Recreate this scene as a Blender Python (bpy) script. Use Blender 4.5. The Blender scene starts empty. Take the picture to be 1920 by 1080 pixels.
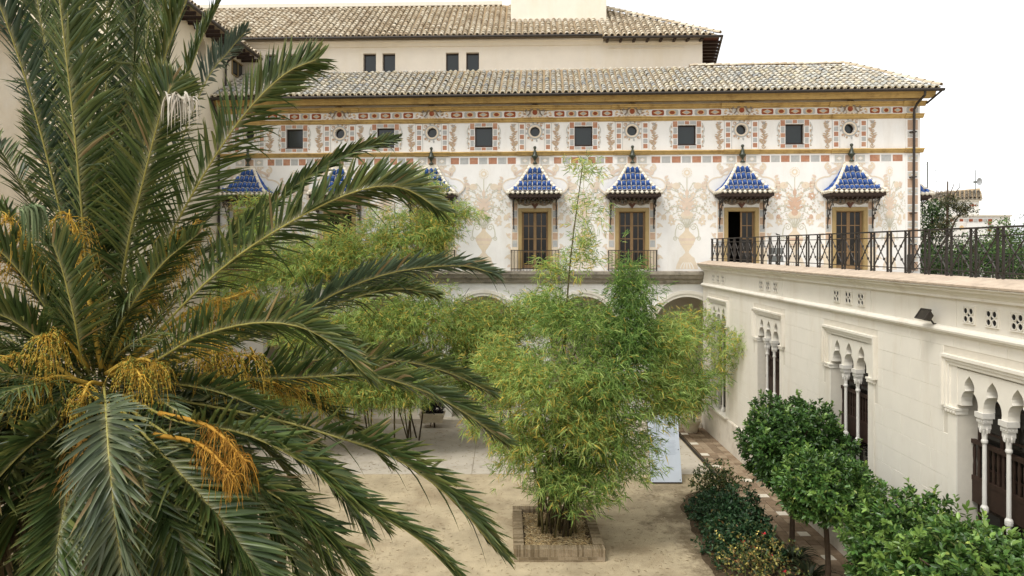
import bpy, math, random
import numpy as np
from mathutils import Vector, Matrix

random.seed(7)
rng = np.random.default_rng(11)
PI = math.pi
SC = bpy.context.scene
COL = SC.collection

# ------------------------------------------------------------------ camera
F, CX, CY, CAM_H = 1300.0, 946.0, 464.0, 8.1      # focal length and principal point in photo pixels, eye height in metres
cam_d = bpy.data.cameras.new('camera')
cam = bpy.data.objects.new('camera', cam_d)
COL.objects.link(cam)
cam.location = (0, 0, CAM_H)
cam.rotation_euler = (PI / 2, 0, 0)
cam_d.sensor_width = 36.0
cam_d.lens = F / 1920.0 * 36.0
cam_d.shift_x = (960.0 - CX) / 1920.0
cam_d.shift_y = (CY - 540.0) / 1920.0
cam_d.clip_start = 0.1
cam_d.clip_end = 3000.0
SC.camera = cam

# ------------------------------------------------------------------ sky, sun, exposure
SUN_EL, SUN_AZ = math.radians(60), math.radians(226)   # azimuth clockwise from +Y: from the left, a little behind the camera
w = bpy.data.worlds.new('World')
SC.world = w
w.use_nodes = True
nt = w.node_tree
nt.nodes.clear()
sky = nt.nodes.new('ShaderNodeTexSky')
sky.sky_type = 'NISHITA'
sky.sun_disc = False
sky.sun_elevation = SUN_EL
sky.sun_rotation = SUN_AZ
sky.air_density = 1.0
sky.dust_density = 1.5
sky.ozone_density = 1.0
hs = nt.nodes.new('ShaderNodeHueSaturation')
hs.inputs['Saturation'].default_value = 0.05
bg = nt.nodes.new('ShaderNodeBackground')
bg.inputs['Strength'].default_value = 0.15
wo = nt.nodes.new('ShaderNodeOutputWorld')
nt.links.new(sky.outputs['Color'], hs.inputs['Color'])
nt.links.new(hs.outputs['Color'], bg.inputs['Color'])
nt.links.new(bg.outputs['Background'], wo.inputs['Surface'])
sun_d = bpy.data.lights.new('sun', 'SUN')
sun_d.energy = 1.0
sun_d.angle = math.radians(18)
sun_d.color = (1.0, 0.955, 0.89)
sun = bpy.data.objects.new('sun', sun_d)
COL.objects.link(sun)
sdir = Vector((math.sin(SUN_AZ) * math.cos(SUN_EL), math.cos(SUN_AZ) * math.cos(SUN_EL), math.sin(SUN_EL)))
sun.rotation_euler = sdir.to_track_quat('Z', 'Y').to_euler()
sun.location = sdir * 60
SC.view_settings.view_transform = 'Standard'
SC.view_settings.look = 'None'
SC.view_settings.gamma = 1.0
SC.view_settings.exposure = 1.03
SC.cycles.use_denoising = True
SC.cycles.max_bounces = 8

# ------------------------------------------------------------------ helpers
def at(px, py, Y):
    return Vector(((px - CX) / F * Y, Y, CAM_H + (CY - py) / F * Y))

def nodes_of(m):
    m.use_nodes = True
    return m.node_tree

MATS = {}
def mat(name, base, rough=0.8, var=0.12, scale=6.0, bump=0.0, bscale=40.0, spec=0.3, stain=None, stain_scale=0.6, stain_amt=0.0,
        attr=None, translucent=0.0, metallic=0.0, streak=False, coat=0.0):
    """procedural material: base colour with fine and broad noise, optional stain colour with a shape of its own, optional relief"""
    if name in MATS:
        return MATS[name]
    m = bpy.data.materials.new(name)
    t = nodes_of(m)
    t.nodes.clear()
    N, L = t.nodes.new, t.links.new
    out = N('ShaderNodeOutputMaterial')
    b = N('ShaderNodeBsdfPrincipled')
    b.inputs['Roughness'].default_value = rough
    b.inputs['Metallic'].default_value = metallic
    b.inputs['Specular IOR Level'].default_value = spec
    b.inputs['Coat Weight'].default_value = coat
    geo = N('ShaderNodeNewGeometry')
    mp = N('ShaderNodeMapping')
    L(geo.outputs['Position'], mp.inputs['Vector'])
    if streak:
        mp.inputs['Scale'].default_value = (1, 1, 0.18)
    if attr:
        a = N('ShaderNodeAttribute')
        a.attribute_name = attr
        colsock = a.outputs['Color']
    else:
        rgb = N('ShaderNodeRGB')
        rgb.outputs[0].default_value = (*base, 1)
        colsock = rgb.outputs[0]
    if var > 0:
        nz = N('ShaderNodeTexNoise')
        nz.inputs['Scale'].default_value = scale
        nz.inputs['Detail'].default_value = 6
        nz.inputs['Roughness'].default_value = 0.65
        L(geo.outputs['Position'], nz.inputs['Vector'])
        mr = N('ShaderNodeMapRange')
        mr.inputs['From Min'].default_value = 0.25
        mr.inputs['From Max'].default_value = 0.75
        mr.inputs['To Min'].default_value = 1 - var
        mr.inputs['To Max'].default_value = 1 + var
        L(nz.outputs['Fac'], mr.inputs['Value'])
        vm = N('ShaderNodeVectorMath')
        vm.operation = 'SCALE'
        L(colsock, vm.inputs[0])
        L(mr.outputs['Result'], vm.inputs['Scale'])
        colsock = vm.outputs['Vector']
    if stain is not None:
        nz2 = N('ShaderNodeTexNoise')
        nz2.inputs['Scale'].default_value = stain_scale
        nz2.inputs['Detail'].default_value = 8
        nz2.inputs['Roughness'].default_value = 0.7
        L(mp.outputs['Vector'], nz2.inputs['Vector'])
        mr2 = N('ShaderNodeMapRange')
        mr2.inputs['From Min'].default_value = 0.5
        mr2.inputs['From Max'].default_value = 0.72
        mr2.inputs['To Min'].default_value = 0
        mr2.inputs['To Max'].default_value = stain_amt
        L(nz2.outputs['Fac'], mr2.inputs['Value'])
        mx = N('ShaderNodeMix')
        mx.data_type = 'RGBA'
        L(mr2.outputs['Result'], mx.inputs[0])
        L(colsock, mx.inputs[6])
        mx.inputs[7].default_value = (*stain, 1)
        colsock = mx.outputs[2]
    L(colsock, b.inputs['Base Color'])
    if bump > 0:
        nb = N('ShaderNodeTexNoise')
        nb.inputs['Scale'].default_value = bscale
        nb.inputs['Detail'].default_value = 5
        L(geo.outputs['Position'], nb.inputs['Vector'])
        bp = N('ShaderNodeBump')
        bp.inputs['Strength'].default_value = bump
        bp.inputs['Distance'].default_value = 0.02
        L(nb.outputs['Fac'], bp.inputs['Height'])
        L(bp.outputs['Normal'], b.inputs['Normal'])
    if translucent > 0:
        tr = N('ShaderNodeBsdfTranslucent')
        L(colsock, tr.inputs['Color'])
        ms = N('ShaderNodeMixShader')
        ms.inputs[0].default_value = translucent
        L(b.outputs[0], ms.inputs[1])
        L(tr.outputs[0], ms.inputs[2])
        L(ms.outputs[0], out.inputs['Surface'])
    else:
        L(b.outputs[0], out.inputs['Surface'])
    MATS[name] = m
    return m

PM = {}          # world matrix of each thing's Empty
def tag(o, label=None, cat=None, group=None, kind=None):
    if label: o['label'] = label
    if cat: o['category'] = cat
    if group: o['group'] = group
    if kind: o['kind'] = kind
    return o

def thing(name, label, cat, loc=(0, 0, 0), rz=0.0, group=None):
    o = bpy.data.objects.new(name, None)
    o.empty_display_size = 0.3
    COL.objects.link(o)
    o.location = loc
    o.rotation_euler = (0, 0, rz)
    PM[o.name] = Matrix.Translation(Vector(loc)) @ Matrix.Rotation(rz, 4, 'Z')
    return tag(o, label, cat, group)

def link(name, me, parent=None, mtx=None):
    o = bpy.data.objects.new(name, me)
    COL.objects.link(o)
    if parent is not None:
        o.parent = parent
    if mtx is not None:
        o.matrix_local = mtx
    return o

def copy_tree(o, parent=None):
    c = o.copy()
    COL.objects.link(c)
    c.parent = parent
    for ch in list(o.children):
        copy_tree(ch, c)
    return c

class MB:
    """collects faces; build() links them as ONE mesh object"""
    def __init__(s):
        s.v, s.f, s.m, s.c = [], [], [], []
    def add(s, verts, faces, mi=0, col=None):
        o = len(s.v)
        s.v.extend([tuple(p) for p in verts])
        s.f.extend([tuple(i + o for i in f) for f in faces])
        s.m.extend([mi] * len(faces))
        if col is not None:
            s.c.extend([col] * len(faces))
    def box(s, x0, x1, y0, y1, z0, z1, mi=0):
        s.add([(x0, y0, z0), (x1, y0, z0), (x1, y1, z0), (x0, y1, z0), (x0, y0, z1), (x1, y0, z1), (x1, y1, z1), (x0, y1, z1)],
              [(3, 2, 1, 0), (4, 5, 6, 7), (0, 1, 5, 4), (1, 2, 6, 5), (2, 3, 7, 6), (3, 0, 4, 7)], mi)
    def bbox(s, x0, x1, y0, y1, z0, z1, b, mi=0):
        """box with bevelled vertical and top edges"""
        ring = [(x0 + b, y0), (x1 - b, y0), (x1, y0 + b), (x1, y1 - b), (x1 - b, y1), (x0 + b, y1), (x0, y1 - b), (x0, y0 + b)]
        cx, cy = (x0 + x1) / 2, (y0 + y1) / 2
        kx, ky = 1 - 2 * b / (x1 - x0), 1 - 2 * b / (y1 - y0)
        v = [(x, y, z0) for x, y in ring] + [(x, y, z1 - b) for x, y in ring] + [(cx + (x - cx) * kx, cy + (y - cy) * ky, z1) for x, y in ring]
        f = [tuple(range(7, -1, -1)), tuple(range(16, 24))]
        for k in range(8):
            j = (k + 1) % 8
            f += [(k, j, 8 + j, 8 + k), (8 + k, 8 + j, 16 + j, 16 + k)]
        s.add(v, f, mi)
    def prism(s, pts, f0, f1, mi=0, caps=(True, True), sides=None):
        n = len(pts)
        v = [f0(p) for p in pts] + [f1(p) for p in pts]
        fc = []
        if caps[0]: fc.append(tuple(range(n)))
        if caps[1]: fc.append(tuple(range(2 * n - 1, n - 1, -1)))
        for k in (range(n) if sides is None else sides):
            j = (k + 1) % n
            fc.append((k, k + n, j + n, j))
        s.add(v, fc, mi)
    def plate(s, pts, y, th, mi=0):
        """(u,z) outline on the wall plane, front face at y, thickness th"""
        s.prism(pts, lambda p: (p[0], y, p[1]), lambda p: (p[0], y + th, p[1]), mi, caps=(True, False))
    def flat(s, pts, y, mi=0):
        s.add([(p[0], y, p[1]) for p in pts], [tuple(range(len(pts)))], mi)
    def profile(s, prof, u0, u1, mi=0):
        """(y,z) profile swept along u"""
        s.prism(prof, lambda p: (u0, p[0], p[1]), lambda p: (u1, p[0], p[1]), mi)
    def tube(s, path, r0, r1=None, n=6, mi=0, cap=True, col=None):
        path = [Vector(p) for p in path]
        r1 = r0 if r1 is None else r1
        m = len(path)
        vs = []
        up = Vector((0.13, 0.31, 0.94))
        for i, p in enumerate(path):
            t = (path[min(i + 1, m - 1)] - path[max(i - 1, 0)])
            if t.length < 1e-9: t = Vector((0, 0, 1))
            t.normalize()
            a = t.cross(up)
            if a.length < 1e-3: a = t.cross(Vector((1, 0, 0)))
            a.normalize()
            b2 = t.cross(a)
            r = r0 + (r1 - r0) * i / max(1, m - 1)
            for k in range(n):
                an = 2 * PI * k / n
                vs.append(p + a * math.cos(an) * r + b2 * math.sin(an) * r)
        fs = []
        for i in range(m - 1):
            for k in range(n):
                j = (k + 1) % n
                fs.append((i * n + k, i * n + j, (i + 1) * n + j, (i + 1) * n + k))
        if cap:
            fs.append(tuple(range(n - 1, -1, -1)))
            fs.append(tuple(range((m - 1) * n, m * n)))
        s.add(vs, fs, mi, col)
    def bar(s, a, b, w_, d=None, mi=0):
        s.tube([a, b], w_ * 0.7071, n=4, mi=mi)
    def lathe(s, prof, c=(0, 0, 0), n=14, mi=0):
        vs, fs = [], []
        for r, z in prof:
            for k in range(n):
                an = 2 * PI * k / n
                vs.append((c[0] + r * math.cos(an), c[1] + r * math.sin(an), c[2] + z))
        m = len(prof)
        for i in range(m - 1):
            for k in range(n):
                j = (k + 1) % n
                fs.append((i * n + k, i * n + j, (i + 1) * n + j, (i + 1) * n + k))
        fs.append(tuple(range(n - 1, -1, -1)))
        fs.append(tuple(range((m - 1) * n, m * n)))
        s.add(vs, fs, mi)
    def mesh(s, name, mats, smooth=False, inv=None):
        me = bpy.data.meshes.new(name)
        vs = s.v if inv is None else [tuple(inv @ Vector(p)) for p in s.v]
        me.from_pydata(vs, [], s.f)
        for m_ in mats: me.materials.append(m_)
        if len(mats) > 1: me.polygons.foreach_set('material_index', s.m)
        if smooth: me.polygons.foreach_set('use_smooth', [True] * len(me.polygons))
        if s.c and len(s.c) == len(s.f):
            ca = me.color_attributes.new('Col', 'FLOAT_COLOR', 'CORNER')
            arr = []
            for f, c in zip(s.f, s.c):
                arr.extend((c[0], c[1], c[2], 1.0) * len(f))
            ca.data.foreach_set('color', arr)
        me.update()
        return me
    def build(s, name, mats, parent=None, smooth=False, world=True):
        """world=True: the coordinates are world coordinates and are moved into the parent's frame"""
        if not isinstance(mats, (list, tuple)): mats = [mats]
        inv = PM[parent.name].inverted() if (world and parent is not None and parent.name in PM) else None
        return link(name, s.mesh(name, mats, smooth, inv), parent)

def circle(c, r, n=20, a0=0.0, a1=2 * PI, sx=1.0, sz=1.0):
    full = abs(a1 - a0 - 2 * PI) < 1e-6
    k = n if full else n + 1
    return [(c[0] + sx * r * math.cos(a0 + (a1 - a0) * i / n), c[1] + sz * r * math.sin(a0 + (a1 - a0) * i / n)) for i in range(k)]

def ribbon(mb, path, w0, y, mi=0, w1=None, belly=False):
    """flat painted stroke in the wall plane"""
    w1 = w0 if w1 is None else w1
    n = len(path)
    Lp, Rp = [], []
    for i, p in enumerate(path):
        a, b = path[max(i - 1, 0)], path[min(i + 1, n - 1)]
        dx, dz = b[0] - a[0], b[1] - a[1]
        d = math.hypot(dx, dz) or 1
        f = i / (n - 1)
        w_ = (w0 + (w1 - w0) * f) * (math.sin(PI * (0.08 + 0.88 * f)) if belly else 1) / 2
        Lp.append((p[0] - dz / d * w_, y, p[1] + dx / d * w_))
        Rp.append((p[0] + dz / d * w_, y, p[1] - dx / d * w_))
    mb.add(Lp + Rp, [(i, n + i, n + i + 1, i + 1) for i in range(n - 1)], mi)

def spline(pts, n=24):
    """Catmull-Rom through the points (any dimension)"""
    P = [np.array(p, float) for p in pts]
    P = [2 * P[0] - P[1]] + P + [2 * P[-1] - P[-2]]
    seg = len(P) - 3
    out = []
    for i in range(n):
        t = i / (n - 1) * seg
        k = min(int(t), seg - 1)
        u = t - k
        a, b, c, d = P[k], P[k + 1], P[k + 2], P[k + 3]
        out.append(0.5 * ((2 * b) + (c - a) * u + (2 * a - 5 * b + 4 * c - d) * u * u + (3 * b - a - 3 * c + d) * u ** 3))
    return out

def spiral(c, r0, turns, a0, sgn=1, n=18, r1=0.01):
    return [(c[0] + (r0 + (r1 - r0) * i / (n - 1)) * math.cos(a0 + sgn * turns * 2 * PI * i / (n - 1)),
             c[1] + (r0 + (r1 - r0) * i / (n - 1)) * math.sin(a0 + sgn * turns * 2 * PI * i / (n - 1))) for i in range(n)]

def ellipse_leaf(c, L, W, ang, n=8):
    out = []
    for i in range(2 * n):
        f = i / n if i <= n else 2 - i / n
        s_ = 1 if i <= n else -1
        x = L * f
        zz = s_ * W / 2 * math.sin(PI * f ** 0.8)
        out.append((c[0] + x * math.cos(ang) - zz * math.sin(ang), c[1] + x * math.sin(ang) + zz * math.cos(ang)))
    return out

# ------------------------------------------------------------------ materials
M_WHITE = mat('white_limewash', (0.775, 0.755, 0.715), 0.9, 0.04, 2.5, 0.12, 25, 0.1, (0.56, 0.49, 0.39), 0.9, 0.4, streak=True)
M_CREAM = mat('cream_plaster', (0.77, 0.70, 0.59), 0.9, 0.05, 1.5, 0.1, 18, 0.1, (0.66, 0.55, 0.36), 0.5, 0.4, streak=True)
M_LEFT = mat('sand_plaster', (0.78, 0.70, 0.55), 0.9, 0.07, 1.2, 0.15, 12, 0.1, (0.50, 0.42, 0.31), 0.6, 0.55)
M_WING = mat('wing_render', (0.735, 0.695, 0.605), 0.88, 0.035, 2.0, 0.07, 30, 0.15, (0.56, 0.48, 0.36), 0.9, 0.5, streak=True)
M_WINGTRIM = mat('wing_trim', (0.74, 0.70, 0.61), 0.85, 0.04, 3.0, 0.06, 30, 0.15, (0.50, 0.42, 0.30), 1.4, 0.5, streak=True)
M_JOINT = mat('mortar_joint', (0.62, 0.575, 0.485), 0.9, 0.06)
M_OCHRE = mat('ochre_moulding', (0.50, 0.345, 0.135), 0.8, 0.16, 3.5, 0.12, 20, 0.15, (0.22, 0.13, 0.05), 2.2, 0.85, streak=False)
M_GOLD = mat('gold_ochre_surround', (0.36, 0.26, 0.12), 0.8, 0.12, 4, 0, 20, 0.15, (0.36, 0.25, 0.10), 2.5, 0.4)
M_RUST = mat('painted_rust_red', (0.40, 0.20, 0.125), 0.9, 0.22, 9, 0, 20, 0.1, (0.62, 0.45, 0.30), 2.0, 0.5)
M_DARKRED = mat('painted_dark_red', (0.27, 0.075, 0.035), 0.9, 0.2, 9, 0, 20, 0.1, (0.45, 0.22, 0.12), 2.0, 0.5)
M_GREY = mat('painted_grey', (0.40, 0.40, 0.385), 0.9, 0.15, 9, 0, 20, 0.1, (0.63, 0.60, 0.52), 2.2, 0.5)
M_DGREY = mat('painted_slate', (0.22, 0.23, 0.20), 0.9, 0.15, 9, 0)
M_TAN = mat('painted_tan', (0.67, 0.47, 0.25), 0.9, 0.14, 9, 0)
M_PTAN = mat('mural_pale_tan', (0.675, 0.575, 0.445), 0.9, 0.07, 7, 0, 20, 0.1, (0.68, 0.61, 0.52), 1.1, 0.6)
M_PPINK = mat('mural_pale_pink', (0.645, 0.52, 0.415), 0.9, 0.08, 7, 0, 20, 0.1, (0.68, 0.61, 0.52), 1.1, 0.55)
M_PGREEN = mat('mural_pale_green', (0.55, 0.525, 0.42), 0.9, 0.07, 7, 0, 20, 0.1, (0.66, 0.62, 0.54), 1.1, 0.5)
M_PGOLD = mat('mural_pale_gold', (0.675, 0.57, 0.425), 0.9, 0.07, 7, 0)
M_GLASS = mat('dark_window_glass', (0.018, 0.024, 0.024), 0.12, 0.0, spec=0.35)
M_GLASS2 = mat('door_glass', (0.018, 0.016, 0.013), 0.08, 0.0, spec=0.28)
M_WOOD = mat('weathered_wood', (0.25, 0.155, 0.075), 0.7, 0.22, 12, 0.1, 60, 0.25)
M_DWOOD = mat('dark_brown_wood', (0.038, 0.021, 0.014), 0.6, 0.25, 8, 0.1, 50, 0.3)
M_IRON = mat('brown_black_iron', (0.030, 0.024, 0.019), 0.55, 0.25, 20, 0, spec=0.4)
M_GUTTER = mat('dark_gutter_metal', (0.032, 0.024, 0.018), 0.5, 0.2, 5, 0, spec=0.4)
M_FINIAL = mat('dark_green_glaze', (0.035, 0.042, 0.025), 0.35, 0.3, 10, 0, spec=0.5)
M_BLUE = mat('cobalt_glazed_tile', (0.028, 0.09, 0.32), 0.22, 0.4, 6, 0, spec=0.5, stain=(0.06, 0.12, 0.24), stain_scale=3.0, stain_amt=0.8)
M_WTILE = mat('white_glazed_tile', (0.76, 0.70, 0.58), 0.4, 0.14, 5, 0, spec=0.4, stain=(0.45, 0.36, 0.24), stain_scale=3.0, stain_amt=0.6)
M_TILE = mat('roof_tile_clay', (0.5, 0.4, 0.3), 0.75, 0.22, 14, 0.1, 40, 0.2, attr='Col')
M_PAN = mat('roof_bed_clay', (0.36, 0.27, 0.165), 0.9, 0.3, 8, 0.2, 30, 0.1)
M_LEDGE = mat('stained_stone_ledge', (0.30, 0.265, 0.21), 0.9, 0.3, 4, 0.2, 20, 0.1, (0.045, 0.04, 0.034), 1.6, 1.0)
M_MARBLE = mat('pale_marble', (0.70, 0.67, 0.60), 0.5, 0.06, 5, 0, spec=0.4)
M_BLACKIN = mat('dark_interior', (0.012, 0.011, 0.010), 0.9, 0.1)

# ------------------------------------------------------------------ the frames of the two buildings across the court
T1, D0 = 0.06, 32.0                # the painted front turns a little, its right end nearer
def fY(px): return D0 / (1 + T1 * (px - CX) / F)
def U(px): return fY(px) * (px - CX) / F * math.sqrt(1 + T1 * T1)
uL, uR = U(411), U(1725)
ROUND_U = [U(p) for p in (468, 637, 810, 1003, 1185, 1390, 1593)]
SQ_U = [U(p) for p in (552, 723, 907, 1094, 1288, 1490)]
T2, D2 = 0.036, 35.3

# ------------------------------------------------------------------ ground
def plane_grid(name, x0, x1, y0, y1, z, m, nx=1, ny=1):
    mb = MB()
    for i in range(nx):
        for j in range(ny):
            xa, xb = x0 + (x1 - x0) * i / nx, x0 + (x1 - x0) * (i + 1) / nx
            ya, yb = y0 + (y1 - y0) * j / ny, y0 + (y1 - y0) * (j + 1) / ny
            mb.add([(xa, ya, z), (xb, ya, z), (xb, yb, z), (xa, yb, z)], [(0, 1, 2, 3)])
    return mb.build(name, m)

M_SAND = mat('beige_sand', (0.41, 0.34, 0.225), 0.95, 0.30, 0.9, 0.5, 26, 0.05, (0.23, 0.17, 0.10), 0.30, 0.9)
M_CONC = mat('worn_concrete', (0.45, 0.405, 0.33), 0.85, 0.12, 1.5, 0.15, 25, 0.15, (0.30, 0.25, 0.18), 0.8, 0.5)
M_KERB = mat('stone_kerb', (0.50, 0.45, 0.36), 0.85, 0.12, 3, 0.15, 25, 0.15, (0.25, 0.21, 0.16), 1.2, 0.6)
M_SOIL = mat('dark_soil', (0.085, 0.062, 0.038), 0.95, 0.35, 5, 0.6, 18, 0.05)
# darker brown noise patches in the sand, denser towards the planting bed
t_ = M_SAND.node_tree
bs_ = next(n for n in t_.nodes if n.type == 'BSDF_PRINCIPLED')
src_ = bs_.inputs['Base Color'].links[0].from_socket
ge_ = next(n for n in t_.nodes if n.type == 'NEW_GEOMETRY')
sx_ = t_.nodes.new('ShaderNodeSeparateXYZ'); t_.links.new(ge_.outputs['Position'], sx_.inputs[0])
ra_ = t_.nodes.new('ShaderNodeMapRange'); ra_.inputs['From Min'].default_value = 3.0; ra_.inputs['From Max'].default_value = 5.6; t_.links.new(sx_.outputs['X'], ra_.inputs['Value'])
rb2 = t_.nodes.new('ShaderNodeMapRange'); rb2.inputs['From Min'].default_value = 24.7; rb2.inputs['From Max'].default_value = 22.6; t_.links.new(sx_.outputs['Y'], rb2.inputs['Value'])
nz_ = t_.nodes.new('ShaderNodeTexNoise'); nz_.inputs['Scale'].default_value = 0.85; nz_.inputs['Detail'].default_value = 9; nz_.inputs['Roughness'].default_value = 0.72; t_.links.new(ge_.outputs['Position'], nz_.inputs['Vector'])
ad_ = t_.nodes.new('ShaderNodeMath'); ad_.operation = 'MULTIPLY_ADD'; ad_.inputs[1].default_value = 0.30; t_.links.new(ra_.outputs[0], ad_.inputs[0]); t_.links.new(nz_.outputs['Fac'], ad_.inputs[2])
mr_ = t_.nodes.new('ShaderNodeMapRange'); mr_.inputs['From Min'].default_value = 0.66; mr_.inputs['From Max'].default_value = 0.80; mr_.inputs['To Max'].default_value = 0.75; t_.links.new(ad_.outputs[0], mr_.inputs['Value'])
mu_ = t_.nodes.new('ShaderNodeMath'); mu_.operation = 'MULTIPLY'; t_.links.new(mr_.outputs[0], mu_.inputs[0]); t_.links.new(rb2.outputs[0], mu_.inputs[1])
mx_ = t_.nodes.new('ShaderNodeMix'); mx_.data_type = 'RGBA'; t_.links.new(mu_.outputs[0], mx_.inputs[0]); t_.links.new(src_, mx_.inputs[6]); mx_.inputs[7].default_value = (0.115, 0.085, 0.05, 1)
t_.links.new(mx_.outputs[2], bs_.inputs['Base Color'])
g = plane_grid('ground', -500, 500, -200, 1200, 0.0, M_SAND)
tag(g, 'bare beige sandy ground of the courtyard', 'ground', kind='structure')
mb = MB()
for i in range(7):
    x0 = -12.6 + i * 2.86
    mb.bbox(x0, x0 + 2.845, 24.75, 31.75, -0.1, 0.03, 0.01)
g = mb.build('concrete_slab', M_CONC)
tag(g, 'pale concrete paving along the arcade front', 'pavement', kind='structure')
# ================================================================== the painted palace front
palace = thing('palace_building', 'long white palace front painted with vases, with blue canopies and a tiled roof', 'building',
               (0, D0, 0), -math.atan(T1))
def lp(o): return o
def bld(mb, name, mats, parent=None, smooth=False):
    return mb.build(name, mats, parent or palace, smooth, world=False)

Z_LEDGE0, Z_LEDGE1 = 6.45, 7.02
Z_STR2, Z_STR1 = (12.34, 12.52), (13.86, 14.06)
WALL_T = 0.45

def wall_row(mb, z0, z1, u0, u1, holes):
    """front wall band with openings: holes = [(centre, half cell width, left-side outline bottom to top mirrored)]"""
    cur = u0
    for uc, hw, side in holes:
        if uc - hw > cur:
            mb.add([(cur, 0, z0), (uc - hw, 0, z0), (uc - hw, 0, z1), (cur, 0, z1)], [(0, 1, 2, 3)])
        for s in (-1, 1):
            pts = [(uc + s * hw, z0)]
            if side[0][1] > z0 + 1e-6: pts.append((uc, z0))
            hole = [(uc + s * a, b) for a, b in side]
            pts += hole
            if side[-1][1] < z1 - 1e-6: pts.append((uc, z1))
            pts.append((uc + s * hw, z1))
            mb.flat(pts, 0)
            for a, b in zip(hole[:-1], hole[1:]):
                mb.add([(a[0], 0, a[1]), (b[0], 0, b[1]), (b[0], WALL_T, b[1]), (a[0], WALL_T, a[1])], [(0, 1, 2, 3)])
        cur = uc + hw
    if cur < u1:
        mb.add([(cur, 0, z0), (u1, 0, z0), (u1, 0, z1), (cur, 0, z1)], [(0, 1, 2, 3)])

ARCH_R, ARCH_S = 1.5, 4.35
SQ_H, SQ_Z0, SQ_Z1 = 0.41, 12.78, 13.66
RD_R, RD_Z = 0.225, 13.43
DOOR_H, DOOR_Z0, DOOR_Z1 = 0.62, 7.12, 9.76
mb = MB()
arch_u = SQ_U + [SQ_U[-1] + 4.9]
wall_row(mb, 0.0, Z_LEDGE0 + 0.05, uL, uR,
         [(u, 2.0, [(ARCH_R, 0.0)] + [(ARCH_R * math.cos(a), ARCH_S + ARCH_R * math.sin(a)) for a in [PI / 2 * k / 12 for k in range(13)]]) for u in SQ_U])
wall_row(mb, Z_LEDGE0 + 0.05, 7.1, uL, uR, [])
wall_row(mb, 7.1, 10.5, uL, uR, [(u, 1.2, [(DOOR_H, 7.1), (DOOR_H, DOOR_Z1), (0, DOOR_Z1)]) for u in ROUND_U])
wall_row(mb, 10.5, 12.4, uL, uR, [])
hol = []
for u in SQ_U: hol.append((u, 0.8, [(0, SQ_Z0), (SQ_H, SQ_Z0), (SQ_H, SQ_Z1), (0, SQ_Z1)]))
for u in ROUND_U: hol.append((u, 0.5, [(RD_R * math.sin(a), RD_Z - RD_R * math.cos(a)) for a in [PI * k / 16 for k in range(17)]]))
hol.sort()
wall_row(mb, 12.4, 13.95, uL, uR, hol)
wall_row(mb, 13.95, 15.0, uL, uR, [])
mb.add([(uR, 0, 0), (uR, 9, 0), (uR, 9, 15), (uR, 0, 15)], [(0, 1, 2, 3)])
mb.add([(uL, 0, 0), (uL, 9, 0), (uL, 9, 15), (uL, 0, 15)], [(0, 1, 2, 3)])
bld(mb, 'wall', M_WHITE)
# behind the arches: gallery with back wall, ceiling and floor
mb = MB()
mb.box(uL + 0.02, uR - 0.02, 4.2, 4.4, 0.0, 6.3)
bld(mb, 'gallery_wall', M_CREAM)
mb = MB()
mb.box(uL + 0.03, uR - 0.03, WALL_T + 0.01, 4.2, 6.25, 6.4)
bld(mb, 'gallery_ceiling', M_WHITE)
mb = MB()
mb.bbox(uL + 0.01, U(1312), -0.45, 4.2, -0.05, 0.24, 0.015)
bld(mb, 'gallery_step', M_KERB)
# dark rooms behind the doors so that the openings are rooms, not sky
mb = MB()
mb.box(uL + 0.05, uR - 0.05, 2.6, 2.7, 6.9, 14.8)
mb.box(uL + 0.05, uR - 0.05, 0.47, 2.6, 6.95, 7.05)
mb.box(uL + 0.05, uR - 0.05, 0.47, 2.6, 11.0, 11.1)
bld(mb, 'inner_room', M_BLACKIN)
# arch mouldings, ring of voussoir trim
for u in SQ_U:
    mb = MB()
    for k in range(24):
        a0, a1 = PI * k / 24, PI * (k + 1) / 24
        for (ra, rb, y) in ((ARCH_R + 0.02, ARCH_R + 0.16, -0.06), (ARCH_R + 0.16, ARCH_R + 0.30, -0.10)):
            q = [(u + ra * math.cos(a0), ARCH_S + ra * math.sin(a0)), (u + rb * math.cos(a0), ARCH_S + rb * math.sin(a0)),
                 (u + rb * math.cos(a1), ARCH_S + rb * math.sin(a1)), (u + ra * math.cos(a1), ARCH_S + ra * math.sin(a1))]
            mb.plate(q, y, -y, 0)
    for s in (-1, 1):
        mb.box(u + s * (ARCH_R + 0.16) - 0.16, u + s * (ARCH_R + 0.16) + 0.16, -0.12, 0.3, ARCH_S - 0.18, ARCH_S - 0.01)
    bld(mb, 'arch_moulding', M_WINGTRIM)

# stone ledge between the storeys
mb = MB()
ue = U(1317)
mb.profile([(0.0, 7.03), (-0.42, 7.0), (-0.42, 6.88), (-0.36, 6.84), (-0.30, 6.70), (-0.16, 6.64), (-0.14, 6.52), (-0.10, 6.46), (0.0, 6.44)], uL, ue)
bld(mb, 'stone_ledge', M_LEDGE)

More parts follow.
